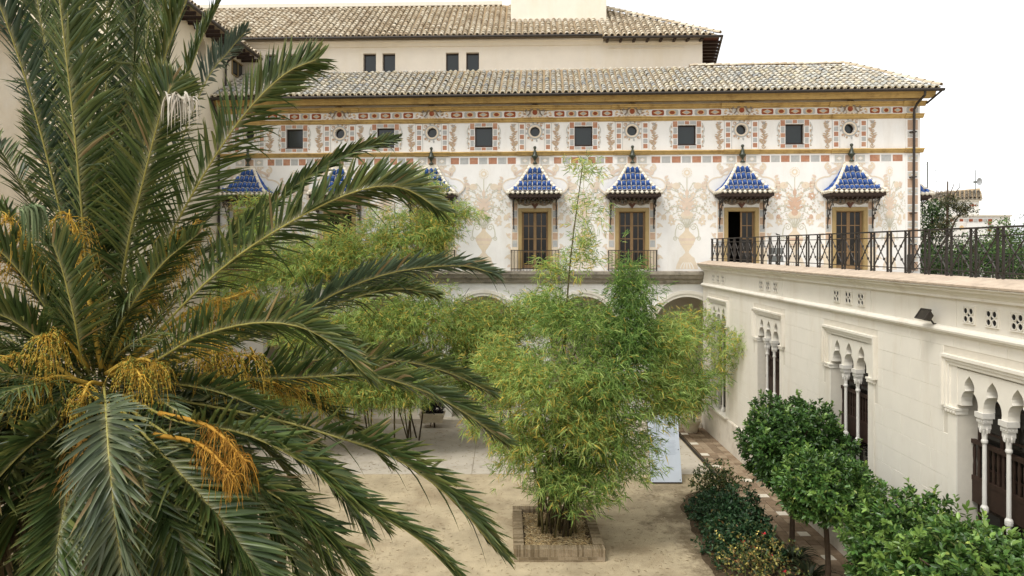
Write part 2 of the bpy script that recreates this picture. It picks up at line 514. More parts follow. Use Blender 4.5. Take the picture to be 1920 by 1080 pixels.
# cornices: long runs with the breaks over the window bays
def moulding(name, prof, breaks, out=0.07, m=M_OCHRE):
    mb = MB()
    mb.profile(prof, uL, uR + 0.04)
    for a, b in breaks:
        pz = [(y - (out if y < -1e-3 else 0), z + (0.004 if z > prof[0][1] - 0.02 else -0.004 if z < prof[-1][1] + 0.02 else 0)) for y, z in prof]
        mb.profile(pz, a, b)
    return bld(mb, name, m)
brk = [(u - 0.82, u + 0.82) for u in ROUND_U] + [(uR - 0.68, uR + 0.10)]
moulding('string_moulding', [(0, 12.52), (-0.13, 12.51), (-0.15, 12.47), (-0.10, 12.44), (-0.09, 12.40), (-0.05, 12.38), (-0.04, 12.33), (0, 12.32)], brk)
moulding('frieze_moulding', [(0, 14.07), (-0.14, 14.05), (-0.15, 14.01), (-0.10, 13.98), (-0.09, 13.93), (-0.05, 13.91), (-0.04, 13.87), (0, 13.86)], brk)
moulding('architrave_moulding', [(0, 14.62), (-0.17, 14.60), (-0.17, 14.56), (-0.11, 14.53), (-0.11, 14.47), (-0.05, 14.45), (-0.05, 14.41), (0, 14.40)], [(a - 0.1, b + 0.1) for a, b in brk])
mb = MB()
mb.profile([(0, 14.98), (-0.66, 14.97), (-0.66, 14.93), (-0.58, 14.90), (-0.56, 14.82), (-0.50, 14.76), (-0.46, 14.68), (-0.40, 14.68), (-0.40, 14.72), (0.0, 14.73)], uL, uR + 0.38)
bld(mb, 'eaves_cornice', M_OCHRE)

# ---- painted friezes (flat paint, a few millimetres of plaster relief)
def quad(u0, u1, z0, z1): return [(u0, z0), (u1, z0), (u1, z1), (u0, z1)]
def octa(w_, h, c=0.3):
    return [(-w_ + c * h, -h), (w_ - c * h, -h), (w_, -h + c * h * 1.4), (w_, h - c * h * 1.4), (w_ - c * h, h), (-w_ + c * h, h), (-w_, h - c * h * 1.4), (-w_, -h + c * h * 1.4)]
def panel_mesh(kind):
    mb = MB()
    if kind == 'diamond':
        mb.plate(octa(0.25, 0.125), -0.006, 0.006, 0)
        mb.flat([(-0.19, 0), (0, -0.105), (0.19, 0), (0, 0.105)], -0.008, 1)
        mb.flat([(-0.135, 0), (0, -0.075), (0.135, 0), (0, 0.075)], -0.010, 2)
        return mb.mesh('painted_panel', [M_DARKRED, M_TAN, M_GREY])
    mb.plate(octa(0.25, 0.125), -0.006, 0.006, 0)
    mb.flat(circle((0, 0), 0.115, 16, sx=1.35), -0.008, 1)
    mb.flat(circle((0, 0), 0.082, 16, sx=1.35), -0.010, 2)
    return mb.mesh('painted_panel', [M_GREY, M_TAN, M_DARKRED])
PANELS = [panel_mesh('diamond'), panel_mesh('round')]
gaps = [(ROUND_U[i] + 0.85, ROUND_U[i + 1] - 0.85) for i in range(6)] + [(ROUND_U[6] + 0.85, uR - 0.72)]
for gi, (a, b) in enumerate(gaps):
    n = 5 if gi < 6 else 3
    p = (b - a) / n
    for k in range(n):
        o = link('painted_panel', PANELS[k % 2], palace)
        o.location = (a + (k + 0.5) * p, 0, 14.235)
        o.scale = (p * 0.86 / 0.5, 1, 1.0)
o = link('painted_panel', PANELS[1], palace)
o.location = (uR - 0.33, 0, 14.235)

# checker band under the string moulding
mb = MB(); mb.plate(quad(-0.5, 0.5, 12.235 - 12.09, -0.145), -0.006, 0.006)
CHK = [mb.mesh('painted_block', [M_RUST]), mb.mesh('painted_block', [M_GREY])]
for gi, (a, b) in enumerate(gaps):
    n = 7 if gi not in (3, ) else 6
    n = 3 if gi == 6 else (7 if (b - a) > 2.95 else 5 if (b - a) < 2.6 else 7)
    p = (b - a) / n
    for k in range(n):
        o = link('painted_block', CHK[k % 2], palace)
        o.location = (a + (k + 0.5) * p, 0, 12.10)
        o.scale = (p * 0.86, 1, 1)

# panels of each bay: pilaster strips, diamonds, cartouche, scrolls, round surround
def strip(mb, u0, u1, z0, z1, n, a, b, start=0, y=-0.006, gap=0.02):
    h = (z1 - z0) / n
    for k in range(n):
        mb.plate(quad(u0, u1, z0 + k * h + gap, z0 + (k + 1) * h - gap), y, -y, (a, b)[(k + start) % 2])

def pilaster_mesh():
    mb = MB()
    mb.plate(quad(-0.175, 0.175, 12.54, 13.84), -0.03, 0.03, 2)          # plaster strip, proud of the wall
    strip(mb, -0.095, 0.095, 12.6, 13.78, 5, 0, 1, 0, -0.036)
    for x in (-0.165, 0.15):
        mb.plate(quad(x, x + 0.018, 12.56, 13.82), -0.034, 0.01, 1)
    return mb.mesh('painted_pilaster', [M_RUST, M_GREY, M_WHITE])
PIL = pilaster_mesh()

def scroll_mesh():
    mb = MB()
    Y0 = -0.005
    path = spline([(-0.06, 13.78), (0.06, 13.62), (-0.05, 13.38), (0.05, 13.12), (-0.06, 12.88), (0.02, 12.68)], 34)
    ribbon(mb, path, 0.075, Y0, 0, 0.06)
    ribbon(mb, [(x + 0.02, z) for x, z in path], 0.025, Y0 - 0.002, 2)
    rr = random.Random(3)
    for k, (x, z) in enumerate(path[2:-2:2]):
        for s in (-1, 1):
            L_ = 0.11 + 0.07 * rr.random() + 0.05 * (z < 13.1)
            mb.flat(ellipse_leaf((x, z), L_, 0.055, (PI / 2 - s * (0.9 + 0.5 * rr.random()))), Y0 - 0.003 - 0.0007 * k - 0.0003 * (s > 0), 1 if rr.random() < 0.55 else 0)
    ribbon(mb, spiral((-0.02, 12.66), 0.10, 1.2, 0, -1), 0.04, Y0 - 0.02, 0)
    ribbon(mb, spiral((0.0, 13.74), 0.07, 1.1, PI, 1), 0.035, Y0 - 0.021, 2)
    return mb.mesh('painted_scroll', [M_SCR, M_TAN2, M_GREY])
M_TAN2 = mat('painted_terracotta_tan', (0.47, 0.325, 0.225), 0.9, 0.15, 9, 0)
M_SCR = mat('painted_brown_tan', (0.46, 0.34, 0.225), 0.9, 0.15, 9, 0)
SCR = scroll_mesh()

def round_surround_mesh():
    mb = MB()
    def ring(r0, r1, y, mi, n=28):
        for k in range(n):
            a0, a1 = 2 * PI * k / n, 2 * PI * (k + 1) / n
            mb.plate([(r0 * math.cos(a0), r0 * math.sin(a0)), (r1 * math.cos(a0), r1 * math.sin(a0)), (r1 * math.cos(a1), r1 * math.sin(a1)), (r0 * math.cos(a1), r0 * math.sin(a1))], y, -y, mi)
    ring(0.30, 0.36, -0.008, 1)
    ring(0.232, 0.30, -0.02, 0)
    for k in range(12):
        a = 2 * PI * k / 12 + 0.2
        c = (0.34 * math.cos(a), 0.34 * math.sin(a) * 1.05)
        mb.flat(ellipse_leaf(c, 0.12 if k % 3 else 0.15, 0.09, a), -0.011 - 0.0006 * k, (1, 2, 3)[k % 3])
    for sx in (-1, 1):
        for sz in (-1, 1):
            ribbon(mb, spiral((sx * 0.30, sz * 0.30), 0.09, 1.1, PI / 4 * sx, sx * sz), 0.03, -0.02, 2)
    return mb.mesh('painted_surround', [M_PTAN, M_GREY, M_TAN2, M_SCR])
RSUR = round_surround_mesh()

def cartouche_mesh():
    """carved scroll shield that sits across the frieze over each bay"""
    mb = MB()
    Y0 = -0.10
    mb.plate(quad(-0.80, 0.80, 14.08, 14.39), -0.008, 0.008, 0)
    for s in (-1, 1):
        for k, (x, z, L_, a) in enumerate([(0.38, 14.2, 0.22, 0.3), (0.45, 14.25, 0.2, 1.0), (0.5, 14.15, 0.2, -0.5), (0.62, 14.25, 0.15, 0.8), (0.64, 14.18, 0.15, -0.2), (0.7, 14.3, 0.12, -1.0)]):
            ang = a if s > 0 else PI - a
            mb.flat(ellipse_leaf((s * x, z), L_, 0.07, ang), -0.012 - 0.001 * k, 2 if k % 2 else 3)
    shield = spline([(0, 14.56), (0.16, 14.52), (0.20, 14.34), (0.12, 14.16), (0, 14.02)], 14)
    mb.plate([tuple(p) for p in shield] + [(-p[0], p[1]) for p in shield[-2:0:-1]], -0.06, 0.06, 1)
    mb.plate(circle((0, 14.30), 0.115, 16), -0.085, 0.06, 4)
    for s in (-1, 1):
        for (pth, r) in ((spline([(s * 0.06, 14.60), (s * 0.2, 14.56), (s * 0.33, 14.42), (s * 0.40, 14.34)], 10), 0.035),
                         (spline([(s * 0.05, 14.5), (s * 0.17, 14.40), (s * 0.22, 14.25), (s * 0.30, 14.14)], 10), 0.03),
                         (spline([(s * 0.12, 14.62), (s * 0.02, 14.66), (s * 0.04, 14.56)], 8), 0.025)):
            mb.tube([(p[0] * 1.15, -0.10 - 0.03 * math.sin(i), p[1]) for i, p in enumerate(pth)], r * 1.5, r * 0.9, 7, 5)
        for (x, z) in ((0.42, 14.31), (0.32, 14.11), (0.12, 14.08)):
            mb.tube([(s * x * 1.12, -0.02, z), (s * x * 1.12, -0.12, z)], 0.06, 0.05, 8, 1)
    for k in range(7):
        x = -0.18 + 0.06 * k
        mb.flat(ellipse_leaf((x, 14.12), 0.11, 0.05, -PI / 2 + (k - 3) * 0.25), -0.07 - 0.001 * k, 1 if k % 2 else 3)
    return mb.mesh('cartouche', [M_WHITE, M_PTAN, M_TAN, M_TAN2, M_DARKRED, M_DGREY2])
M_DGREY2 = mat('carved_grey_brown', (0.24, 0.19, 0.14), 0.85, 0.25, 9, 0)
CART = cartouche_mesh()

def diamond_pair_mesh():
    mb = MB()
    mb.plate(quad(-0.80, 0.80, 11.90, 12.30), -0.02, 0.02, 0)
    for s in (-1, 1):
        mb.plate(quad(s * 0.46 - 0.2, s * 0.46 + 0.2, 11.95, 12.24), -0.026, 0.01, 1)
        mb.flat([(s * 0.46 - 0.13, 12.095), (s * 0.46, 12.0), (s * 0.46 + 0.13, 12.095), (s * 0.46, 12.19)], -0.029, 3)
        mb.flat([(s * 0.46 - 0.09, 12.095), (s * 0.46, 12.03), (s * 0.46 + 0.09, 12.095), (s * 0.46, 12.16)], -0.031, 0)
    mb.plate(quad(-0.20, 0.20, 11.95, 12.24), -0.026, 0.01, 2)
    return mb.mesh('painted_diamonds', [M_WHITE, M_PGREY, M_TAN2, M_PTAN])
M_PGREY = mat('painted_pale_grey', (0.50, 0.49, 0.45), 0.9, 0.12, 9, 0)
DIA = diamond_pair_mesh()

for u in ROUND_U:
    for s in (-1, 1):
        o = link('painted_pilaster', PIL, palace); o.location = (u + s * 0.60, 0, 0)
        o = link('painted_scroll', SCR, palace); o.location = (u + s * 0.99, 0, 0); o.scale = (s, 1, 1)
    o = link('painted_surround', RSUR, palace); o.location = (u, 0, RD_Z)
    o = link('cartouche', CART, palace); o.location = (u, 0, 0)
    o = link('painted_diamonds', DIA, palace); o.location = (u, 0, 0)
# round windows: pane set back in the opening, thin ring frame
mb = MB()
mb.prism(circle((0, 0), RD_R + 0.03, 20), lambda p: (p[0], 0.22, p[1]), lambda p: (p[0], 0.25, p[1]))
RP = mb.mesh('pane', [M_GLASS])
mb = MB()
for k in range(20):
    a0, a1 = 2 * PI * k / 20, 2 * PI * (k + 1) / 20
    q = [(r * math.cos(a), r * math.sin(a)) for r, a in ((RD_R - 0.03, a0), (RD_R + 0.01, a0), (RD_R + 0.01, a1), (RD_R - 0.03, a1))]
    mb.plate(q, 0.17, 0.05)
RF = mb.mesh('round_window', [M_DWOOD])
for u in ROUND_U:
    o = link('round_window', RF, palace); o.location = (u, 0, RD_Z)
    link('pane', RP, o)
# square windows with chequered painted surrounds
mb = MB(); mb.box(-SQ_H + 0.03, SQ_H - 0.03, 0.20, 0.22, SQ_Z0 + 0.03, SQ_Z1 - 0.03)
SP = mb.mesh('pane', [M_GLASS])
mb = MB()
for (a, b, c, d) in ((-SQ_H, SQ_H, SQ_Z0, SQ_Z0 + 0.045), (-SQ_H, SQ_H, SQ_Z1 - 0.045, SQ_Z1), (-SQ_H, -SQ_H + 0.045, SQ_Z0 + 0.045, SQ_Z1 - 0.045), (SQ_H - 0.045, SQ_H, SQ_Z0 + 0.045, SQ_Z1 - 0.045)):
    mb.box(a + 0.003, b - 0.003, 0.15, 0.26, c + 0.003, d - 0.003)
mb.box(-SQ_H, SQ_H, -0.02, 0.2, SQ_Z0 - 0.045, SQ_Z0 - 0.003)
SF = mb.mesh('square_window', [M_DWOOD])
mb = MB()
oz0, oz1, ou = SQ_Z0 - 0.20, SQ_Z1 + 0.19, SQ_H + 0.22
mb.plate(quad(-ou - 0.03, -SQ_H - 0.005, oz0 - 0.03, oz1 + 0.02), -0.016, 0.016, 2)
mb.plate(quad(SQ_H + 0.005, ou + 0.03, oz0 - 0.03, oz1 + 0.02), -0.016, 0.016, 2)
mb.plate(quad(-SQ_H - 0.005, SQ_H + 0.005, SQ_Z1 + 0.005, oz1 + 0.02), -0.016, 0.016, 2)
mb.plate(quad(-SQ_H - 0.005, SQ_H + 0.005, oz0 - 0.03, SQ_Z0 - 0.05), -0.016, 0.016, 2)
for s in (-1, 1):
    ua, ub = (s * (SQ_H + 0.02), s * ou) if s > 0 else (s * ou, s * (SQ_H + 0.02))
    zs = [oz0, oz0 + 0.19, oz0 + 0.47, oz0 + 0.68, oz0 + 0.98, oz1]
    for k in range(5):
        wid = 0.0 if k in (0, 2, 4) else 0.02
        mb.plate(quad(ua + wid, ub - wid, zs[k] + 0.013, zs[k + 1] - 0.013), -0.022, 0.01, 0 if k % 2 == 0 else 1)
    for k in range(9):
        z = oz0 + 0.12 + k * 0.115
        mb.flat(ellipse_leaf((s * (ou + 0.03), z), 0.10 + 0.05 * math.sin(k * PI / 8), 0.075, (0.5 if s > 0 else PI - 0.5) + (0.9 if k % 2 else -0.6) * s), -0.006 - 0.0008 * k, 3 if k % 2 else 4)
    pth = spline([(s * (ou + 0.02), oz0 + 0.1), (s * (ou + 0.13), oz0 + 0.35), (s * (ou + 0.08), oz0 + 0.62), (s * (ou + 0.14), oz0 + 0.9), (s * (ou + 0.04), oz1 - 0.1)], 16)
    ribbon(mb, pth, 0.045, -0.015, 5)
xs = [-SQ_H - 0.0, -0.15, 0.0 - 0.08, 0.08, 0.15, SQ_H]
for (a, b, mi) in ((-SQ_H + 0.01, -0.12, 1), (-0.095, 0.095, 0), (0.12, SQ_H - 0.01, 1)):
    mb.plate(quad(a, b, SQ_Z1 + 0.03, oz1 - 0.013), -0.022, 0.01, mi)
    mb.plate(quad(a, b, oz0 + 0.013, SQ_Z0 - 0.065), -0.022, 0.01, mi)
SS = mb.mesh('painted_surround', [M_RUST, M_GREY, M_WHITE, M_TAN2, M_SCR, M_PGREY])
for u in SQ_U:
    o = link('square_window', SF, palace); o.location = (u, 0, 0)
    link('pane', SP, o)
    o = link('painted_surround', SS, palace); o.location = (u, 0, 0)

# corner pilaster at the right end
mb = MB()
cu = uR - 0.33
mb.plate(quad(uR - 0.64, uR - 0.002, 7.1, 12.3), -0.03, 0.03, 2)
mb.plate(quad(uR - 0.64, uR - 0.002, 12.54, 13.84), -0.03, 0.03, 2)
z = 7.2
pat = [(0.42, 0), (0.30, 1)] * 8
zt = 12.22
k = 0
while zt > 7.4:
    h = (0.30, 0.44)[k % 2]
    mb.plate(quad(cu - 0.22, cu + 0.22, zt - h + 0.03, zt - 0.01), -0.036, 0.01, (1, 0)[k % 2])
    if k % 2 == 0:
        zc = zt - h / 2 + 0.01
        mb.flat([(cu - 0.19, zc), (cu, zc - 0.11), (cu + 0.19, zc), (cu, zc + 0.11)], -0.039, 3)
        mb.flat([(cu - 0.15, zc), (cu, zc - 0.085), (cu + 0.15, zc), (cu, zc + 0.085)], -0.041, 1)
        mb.flat([(cu - 0.08, zc), (cu, zc - 0.045), (cu + 0.08, zc), (cu, zc + 0.045)], -0.043, 2)
    zt -= h
    k += 1
for (a, b, mi) in ((12.58, 12.98, 0), (13.02, 13.30, 1), (13.34, 13.78, 0)):
    mb.plate(quad(cu - 0.22, cu + 0.22, a, b), -0.036, 0.01, mi)
mb.flat([(cu - 0.18, 13.16), (cu, 13.06), (cu + 0.18, 13.16), (cu, 13.26)], -0.040, 2)
bld(mb, 'corner_pilaster', [M_TAN2, M_PGREY, M_WHITE, M_TAN])

# ---- vase murals
def vase_mural(warm=False):
    A, B, G_, O_ = 0, 1, 2, 3
    mb = MB()
    lay = [0]
    def Y_():
        lay[0] += 1
        return -0.003 - 0.00005 * lay[0]
    base = [(0.50, 7.12), (0.46, 7.32), (0.36, 7.52), (0.34, 7.62), (0.20, 7.72), (0.08, 7.86), (0.10, 7.95)]
    mb.flat(base + [(-x, z) for x, z in base[::-1]], Y_(), A)
    for x in (-0.3, -0.15, 0, 0.15, 0.3):
        ribbon(mb, [(x, 7.14), (x * 0.8, 7.3), (x * 0.5, 7.42)], 0.04, Y_(), 4)
    vase = [tuple(p) for p in spline([(0.07, 7.93), (0.20, 8.10), (0.36, 8.40), (0.38, 8.55), (0.22, 8.72), (0.10, 8.86), (0.09, 8.98), (0.15, 9.06)], 20)]
    mb.flat(vase + [(-x, z) for x, z in vase[::-1]], Y_(), O_)
    ribbon(mb, [(-0.36, 8.46), (0.36, 8.46)], 0.12, Y_(), B)
    ribbon(mb, [(-0.30, 8.24), (0.30, 8.24)], 0.04, Y_(), B)
    for s in (-1, 1):
        ribbon(mb, [tuple(p) for p in spline([(s * 0.36, 8.5), (s * 0.52, 8.62), (s * 0.50, 8.9), (s * 0.44, 9.02)], 12)], 0.05, Y_(), G_)
        ribbon(mb, spiral((s * 0.30, 9.02), 0.17, 1.6, 0 if s > 0 else PI, s, 26, 0.03), 0.04, Y_(), G_)
        ribbon(mb, spiral((s * 0.52, 8.50), 0.10, 1.3, PI / 2, -s, 18, 0.02), 0.04, Y_(), G_)
    # bouquet: stems
    ribbon(mb, [tuple(p) for p in spline([(0, 9.0), (0, 10.0), (0, 11.45)], 12)], 0.045, Y_(), G_)
    stems = [((0.05, 9.1), (0.35, 9.35), (0.72, 9.28)), ((0.03, 9.1), (0.2, 9.5), (0.42, 9.55)), ((0, 9.7), (0.45, 10.0), (0.85, 9.75)), ((0, 9.75), (0.6, 9.95), (1.0, 9.62)),
             ((0, 10.1), (0.35, 10.35), (0.75, 10.45)), ((0, 10.3), (0.4, 10.6), (0.65, 10.85)), ((0, 10.5), (0.2, 10.9), (0.30, 11.0)), ((0, 10.4), (0.5, 10.65), (0.85, 10.8)), ((0, 9.6), (0.3, 9.75), (0.70, 9.55))]
    for st in stems:
        for s in (-1, 1):
            p = [(x * s, z) for x, z in [tuple(q) for q in spline(st, 12)]]
            ribbon(mb, p, 0.032, Y_(), G_)
            for k in (4, 7, 9):
                mb.flat(ellipse_leaf(p[k], 0.10, 0.055, (0.9 if s > 0 else PI - 0.9) + 0.4 * (k % 2)), Y_(), G_)
    # flowers
    mb.flat(circle((0, 11.5), 0.225, 22), Y_(), O_)
    for k in range(16):
        a = 2 * PI * k / 16
        mb.flat(ellipse_leaf((0.12 * math.cos(a), 11.5 + 0.12 * math.sin(a)), 0.125, 0.05, a), Y_(), 4)
    mb.flat(circle((0, 11.5), 0.07, 14), Y_(), 4)
    def daisy(c, r, mi, n=6):
        for k in range(n):
            a = 2 * PI * k / n + 0.3
            mb.flat(ellipse_leaf(c, r, r * 0.62, a), Y_(), mi)
        mb.flat(circle(c, r * 0.25, 10), Y_(), 4)
    def tulip(c, h, mi, ang=PI / 2):
        for d in (-0.35, 0, 0.35):
            mb.flat(ellipse_leaf(c, h, h * 0.42, ang + d), Y_(), mi)
    for s in (-1, 1):
        daisy((s * 0.76, 10.42), 0.21, B if warm else A)
        daisy((s * 0.68, 9.26), 0.20, A)
        tulip((s * 0.70, 10.78), 0.30, B, PI / 2 - s * 0.3)
        mb.flat(circle((s * 0.48, 10.90), 0.15, 14, sx=1.25), Y_(), A)
        tulip((s * 1.02, 9.62), 0.30, A, -PI / 2 + s * 0.1)
        tulip((s * 0.72, 9.60), 0.24, B if warm else A, -PI / 2)
        tulip((s * 0.34, 10.96), 0.12, G_, PI / 2)
        daisy((s * 0.36, 10.15), 0.17, A, 5)
        daisy((s * 0.28, 10.50), 0.15, A, 5)
    for (x, z, L_, a) in [(0, 9.95, 0.5, PI / 2), (0.02, 9.9, 0.45, 0.9), (-0.02, 9.9, 0.45, PI - 0.9), (0.02, 10.2, 0.36, 0.6), (-0.02, 10.2, 0.36, PI - 0.6),
                          (0.02, 9.85, 0.34, 0.2), (-0.02, 9.85, 0.34, PI - 0.2), (0, 10.4, 0.4, PI / 2), (0.0, 9.7, 0.3, -0.3), (0.0, 9.7, 0.3, PI + 0.3)]:
        mb.flat(ellipse_leaf((x, z), L_, L_ * 0.42, a), Y_(), B)
    mb.flat(circle((0.12, 9.55), 0.17, 14), Y_(), A)
    mb.flat(circle((-0.12, 9.55), 0.17, 14), Y_(), A)
    mb.flat(circle((0, 9.68), 0.15, 14), Y_(), B)
    r_m = random.Random(8)
    for k in range(70):
        x, z = r_m.uniform(0.1, 1.05), r_m.uniform(9.15, 11.0)
        if x > 0.35 + 0.9 * math.sin((z - 9.0) / 2.2 * PI): continue
        a_, mi_ = r_m.uniform(-0.6, 1.8), r_m.choice((A, G_, G_, B))
        L_ = r_m.uniform(0.07, 0.13)
        for s in (-1, 1):
            mb.flat(ellipse_leaf((s * x, z), L_, L_ * 0.45, a_ if s > 0 else PI - a_), Y_(), mi_)
    # painted fountain of fine grass out of the vase neck
    for k in range(9):
        a = -0.8 + 0.2 * k
        ribbon(mb, [(0.02 * k - 0.08, 9.0), (0.28 * math.sin(a), 9.25), (0.46 * math.sin(a), 9.42 + 0.12 * math.cos(a))], 0.02, Y_(), G_)
    return mb
VC = [M_PTAN, M_PPINK, M_PGREEN, M_PGOLD, M_WHITE]
M_WARM = mat('mural_warm_rust', (0.56, 0.385, 0.28), 0.9, 0.1, 7, 0, 20, 0.1, (0.66, 0.56, 0.46), 1.1, 0.5)
VASE = vase_mural().mesh('vase_mural', VC)
VASEW = vase_mural(True).mesh('vase_mural', [M_PTAN, M_WARM, M_PGREEN, M_PGOLD, M_WHITE])
for i, u in enumerate(SQ_U + [U(1668)]):
    o = link('vase_mural', VASEW if i == 5 else VASE, palace)
    o.location = (u, 0, 0)
    if i == 6: o.scale = (0.62, 1, 1)

# ---- doors
def door_leaf_mesh(w_=0.60):
    mb = MB()
    h0, h1 = DOOR_Z0 + 0.02, DOOR_Z1 - 0.02
    st = 0.075
    mb.box(0.004, st, 0, 0.05, h0, h1); mb.box(w_ - st, w_ - 0.004, 0, 0.05, h0, h1)
    rows = 4
    zz = [h0 + 0.16 + (h1 - h0 - 0.16 - 0.05) * k / rows for k in range(rows + 1)]
    mb.box(st, w_ - st, 0.002, 0.048, h0, zz[0])
    for z_ in zz[1:-1]: mb.box(st, w_ - st, 0.006, 0.044, z_ - 0.018, z_ + 0.018)
    mb.box(st, w_ - st, 0.002, 0.048, zz[-1], h1)
    mb.box(w_ / 2 - 0.016, w_ / 2 + 0.016, 0.008, 0.042, zz[0], zz[-1])
    return mb, zz
dm, dzz = door_leaf_mesh()
LEAF = dm.mesh('door_leaf', [M_WOOD])
PANES = []
mb = MB()
mb.box(0.0, 0.20, 0.022, 0.03, 0, 1)
PANE = mb.mesh('pane', [M_GLASS2])
mb = MB()
for s in (-1, 1):
    a, b = (DOOR_H + 0.0, DOOR_H + 0.15) if s > 0 else (-DOOR_H - 0.15, -DOOR_H)
    mb.box(a, b, -0.05, 0.0, 7.1, DOOR_Z1 + 0.15)
    a, b = (DOOR_H - 0.03, DOOR_H + 0.001) if s > 0 else (-DOOR_H - 0.001, -DOOR_H + 0.03)
    mb.box(a, b, -0.03, 0.30, 7.1, DOOR_Z1)
mb.box(-DOOR_H, DOOR_H, -0.05, 0.0, DOOR_Z1 + 0.003, DOOR_Z1 + 0.15)
mb.box(-DOOR_H, DOOR_H, -0.03, 0.30, DOOR_Z1 - 0.03, DOOR_Z1 + 0.001)
SUR = mb.mesh('door_surround', [M_GOLD])
mb = MB()
strip(mb, -0.11, 0.11, 8.10, 10.15, 6, 0, 1, 0, -0.012)
mb.plate(quad(-0.135, 0.135, 8.06, 10.2), -0.006, 0.006, 2)
mb.plate(quad(-0.20, 0.20, 7.1, 7.9), -0.02, 0.02, 3)
mb.plate(quad(-0.22, 0.22, 7.9, 8.05), -0.035, 0.035, 3)
for k in range(14):
    z_ = 7.3 + k * 0.24
    mb.flat(ellipse_leaf((-0.19, z_), 0.20 + 0.08 * (k % 3), 0.12, PI - (0.9 if k % 2 else -0.6)), -0.004 - 0.0005 * k, 4 if k % 3 else 5)
SIDEP = mb.mesh('painted_door_pilaster', [M_GREY, M_TAN2, M_PTAN, M_PGOLD, M_PTAN, M_PPINK])
def bal_mesh():
    mb = MB()
    w_, y = 1.08, -0.30
    n = 15
    for k in range(n + 1):
        x = -w_ + 2 * w_ * k / n
        mb.box(x - 0.011, x + 0.011, y - 0.011, y + 0.011, 7.02, 7.95)
    for s in (-1, 1):
        for yy in (-0.2, -0.1):
            mb.box(s * w_ - 0.01, s * w_ + 0.01, yy - 0.01, yy + 0.01, 7.02, 7.95)
        mb.box(s * w_ - 0.012, s * w_ + 0.012, y + 0.02, -0.002, 7.95, 7.98)
    mb.box(-w_ - 0.02, w_ + 0.02, y - 0.02, y + 0.02, 7.95, 7.985)
    mb.box(-w_ - 0.02, w_ + 0.02, y - 0.015, y + 0.015, 7.12, 7.145)
    return mb.mesh('balcony_railing', [M_IRON])
BAL = bal_mesh()
for i, u in enumerate(ROUND_U):
    o = link('door_surround', SUR, palace); o.location = (u, 0, 0)
    for s in (-1, 1):
        o = link('painted_door_pilaster', SIDEP, palace); o.location = (u + s * 0.93, 0, 0); o.scale = (-s, 1, 1)
    for s in (-1, 1):
        d = link('door_leaf', LEAF, palace)
        if s < 0:
            d.location = (u - 0.592, 0.14, 0)
            if i == 5:                                   # the left leaf of this door stands open inwards
                d.rotation_euler = (0, 0, math.radians(82)); d['label'] = 'door leaf standing open inwards'
        else:
            d.location = (u + 0.592, 0.14, 0); d.scale = (-1, 1, 1)
        for k in range(4):
            for c in range(2):
                p = link('pane', PANE, d)
                p.location = (0.08 + c * 0.235, 0, dzz[k] + 0.018)
                p.scale = (0.205 / 0.2, 1, dzz[k + 1] - dzz[k] - 0.036)
    if i < 5:
        o = link('balcony_railing', BAL, palace); o.location = (u, 0, 0)

# ---- canopies over the doors
CE_Z, CE_Y, CA_Z, CA_Y = 10.56, -0.95, 11.78, -0.10
def cs(s):                      # concave slope from eave (s=0) to apex (s=1)
    return CE_Y + (CA_Y - CE_Y) * s ** 0.92, CE_Z + (CA_Z - CE_Z) * s ** 1.28
def chw(s): return 1.20 - (1.20 - 0.24) * s ** 0.86
def half_tile(mb, P0, P1, side, up, r0, r1, n=6, mi=0, th=0.012, col=None):
    """barrel tile from lower end P0 to upper end P1"""
    vs = []
    for P, r in ((P0, r0), (P1, r1)):
        for k in range(n + 1):
            a = PI * k / n
            vs.append(P + side * (math.cos(a) * r) + up * (math.sin(a) * r * 0.92))
    for k in range(n + 1):
        a = PI * k / n
        vs.append(P0 + side * (math.cos(a) * (r0 - th)) + up * (math.sin(a) * (r0 - th) * 0.92))
    fs = [(k, k + 1, n + 2 + k, n + 1 + k) for k in range(n)] + [(k + 1, k, 2 * n + 2 + k, 2 * n + 3 + k) for k in range(n)]
    mb.add(vs, fs, mi, col)

mb = MB()
half_tile(mb, Vector((0, 0, 0)), Vector((0, 1, 0)), Vector((1, 0, 0)), Vector((0, 0, 1)), 0.104, 0.082, 7)
half_tile(mb, Vector((0, -0.006, -0.002)), Vector((0, 0.05, 0.0)), Vector((1, 0, 0)), Vector((0, 0, 1)), 0.1055, 0.104, 7, 1)
CTILE = mb.mesh('canopy_tile', [M_BLUE, M_WTILE], smooth=True)
def canopy_body():
    mb = MB()
    n = 8
    for k in range(n):
        s0, s1 = k / n, (k + 1) / n
        (y0, z0), (y1, z1) = cs(s0), cs(s1)
        h0, h1 = chw(s0), chw(s1)
        mb.add([(-h0, y0, z0), (h0, y0, z0), (h1, y1, z1), (-h1, y1, z1)], [(0, 1, 2, 3)], 0)
        for s in (-1, 1):
            mb.add([(s * h0, y0, z0), (s * h0, 0.0, z0), (s * h1, 0.0, z1), (s * h1, y1, z1)], [(0, 1, 2, 3)], 1)
    return mb
mb = canopy_body()
mb.box(-0.26, 0.26, -0.2, 0.0, CA_Z - 0.08, CA_Z + 0.14, 0)
CBODY = mb.mesh('canopy', [M_WTILE, M_BLUE])
mb = MB()                                                   # cream barrel ends along the eave
for k in range(12):
    x = -1.18 + 2.36 * k / 11
    mb.tube([(x, CE_Y - 0.07, CE_Z - 0.02), (x, CE_Y + 0.2, CE_Z + 0.05)], 0.068, 0.062, 9)
for s in (-1, 1):
    for k in range(5):
        y = CE_Y + 0.1 + 0.19 * k
        mb.tube([(s * 1.27, y, CE_Z - 0.02), (s * 1.02, y, CE_Z + 0.05)], 0.078, 0.07, 9)
CEND = mb.mesh('eave_tiles', [M_WTILE], smooth=True)
CHIP, CSIDE = [], []
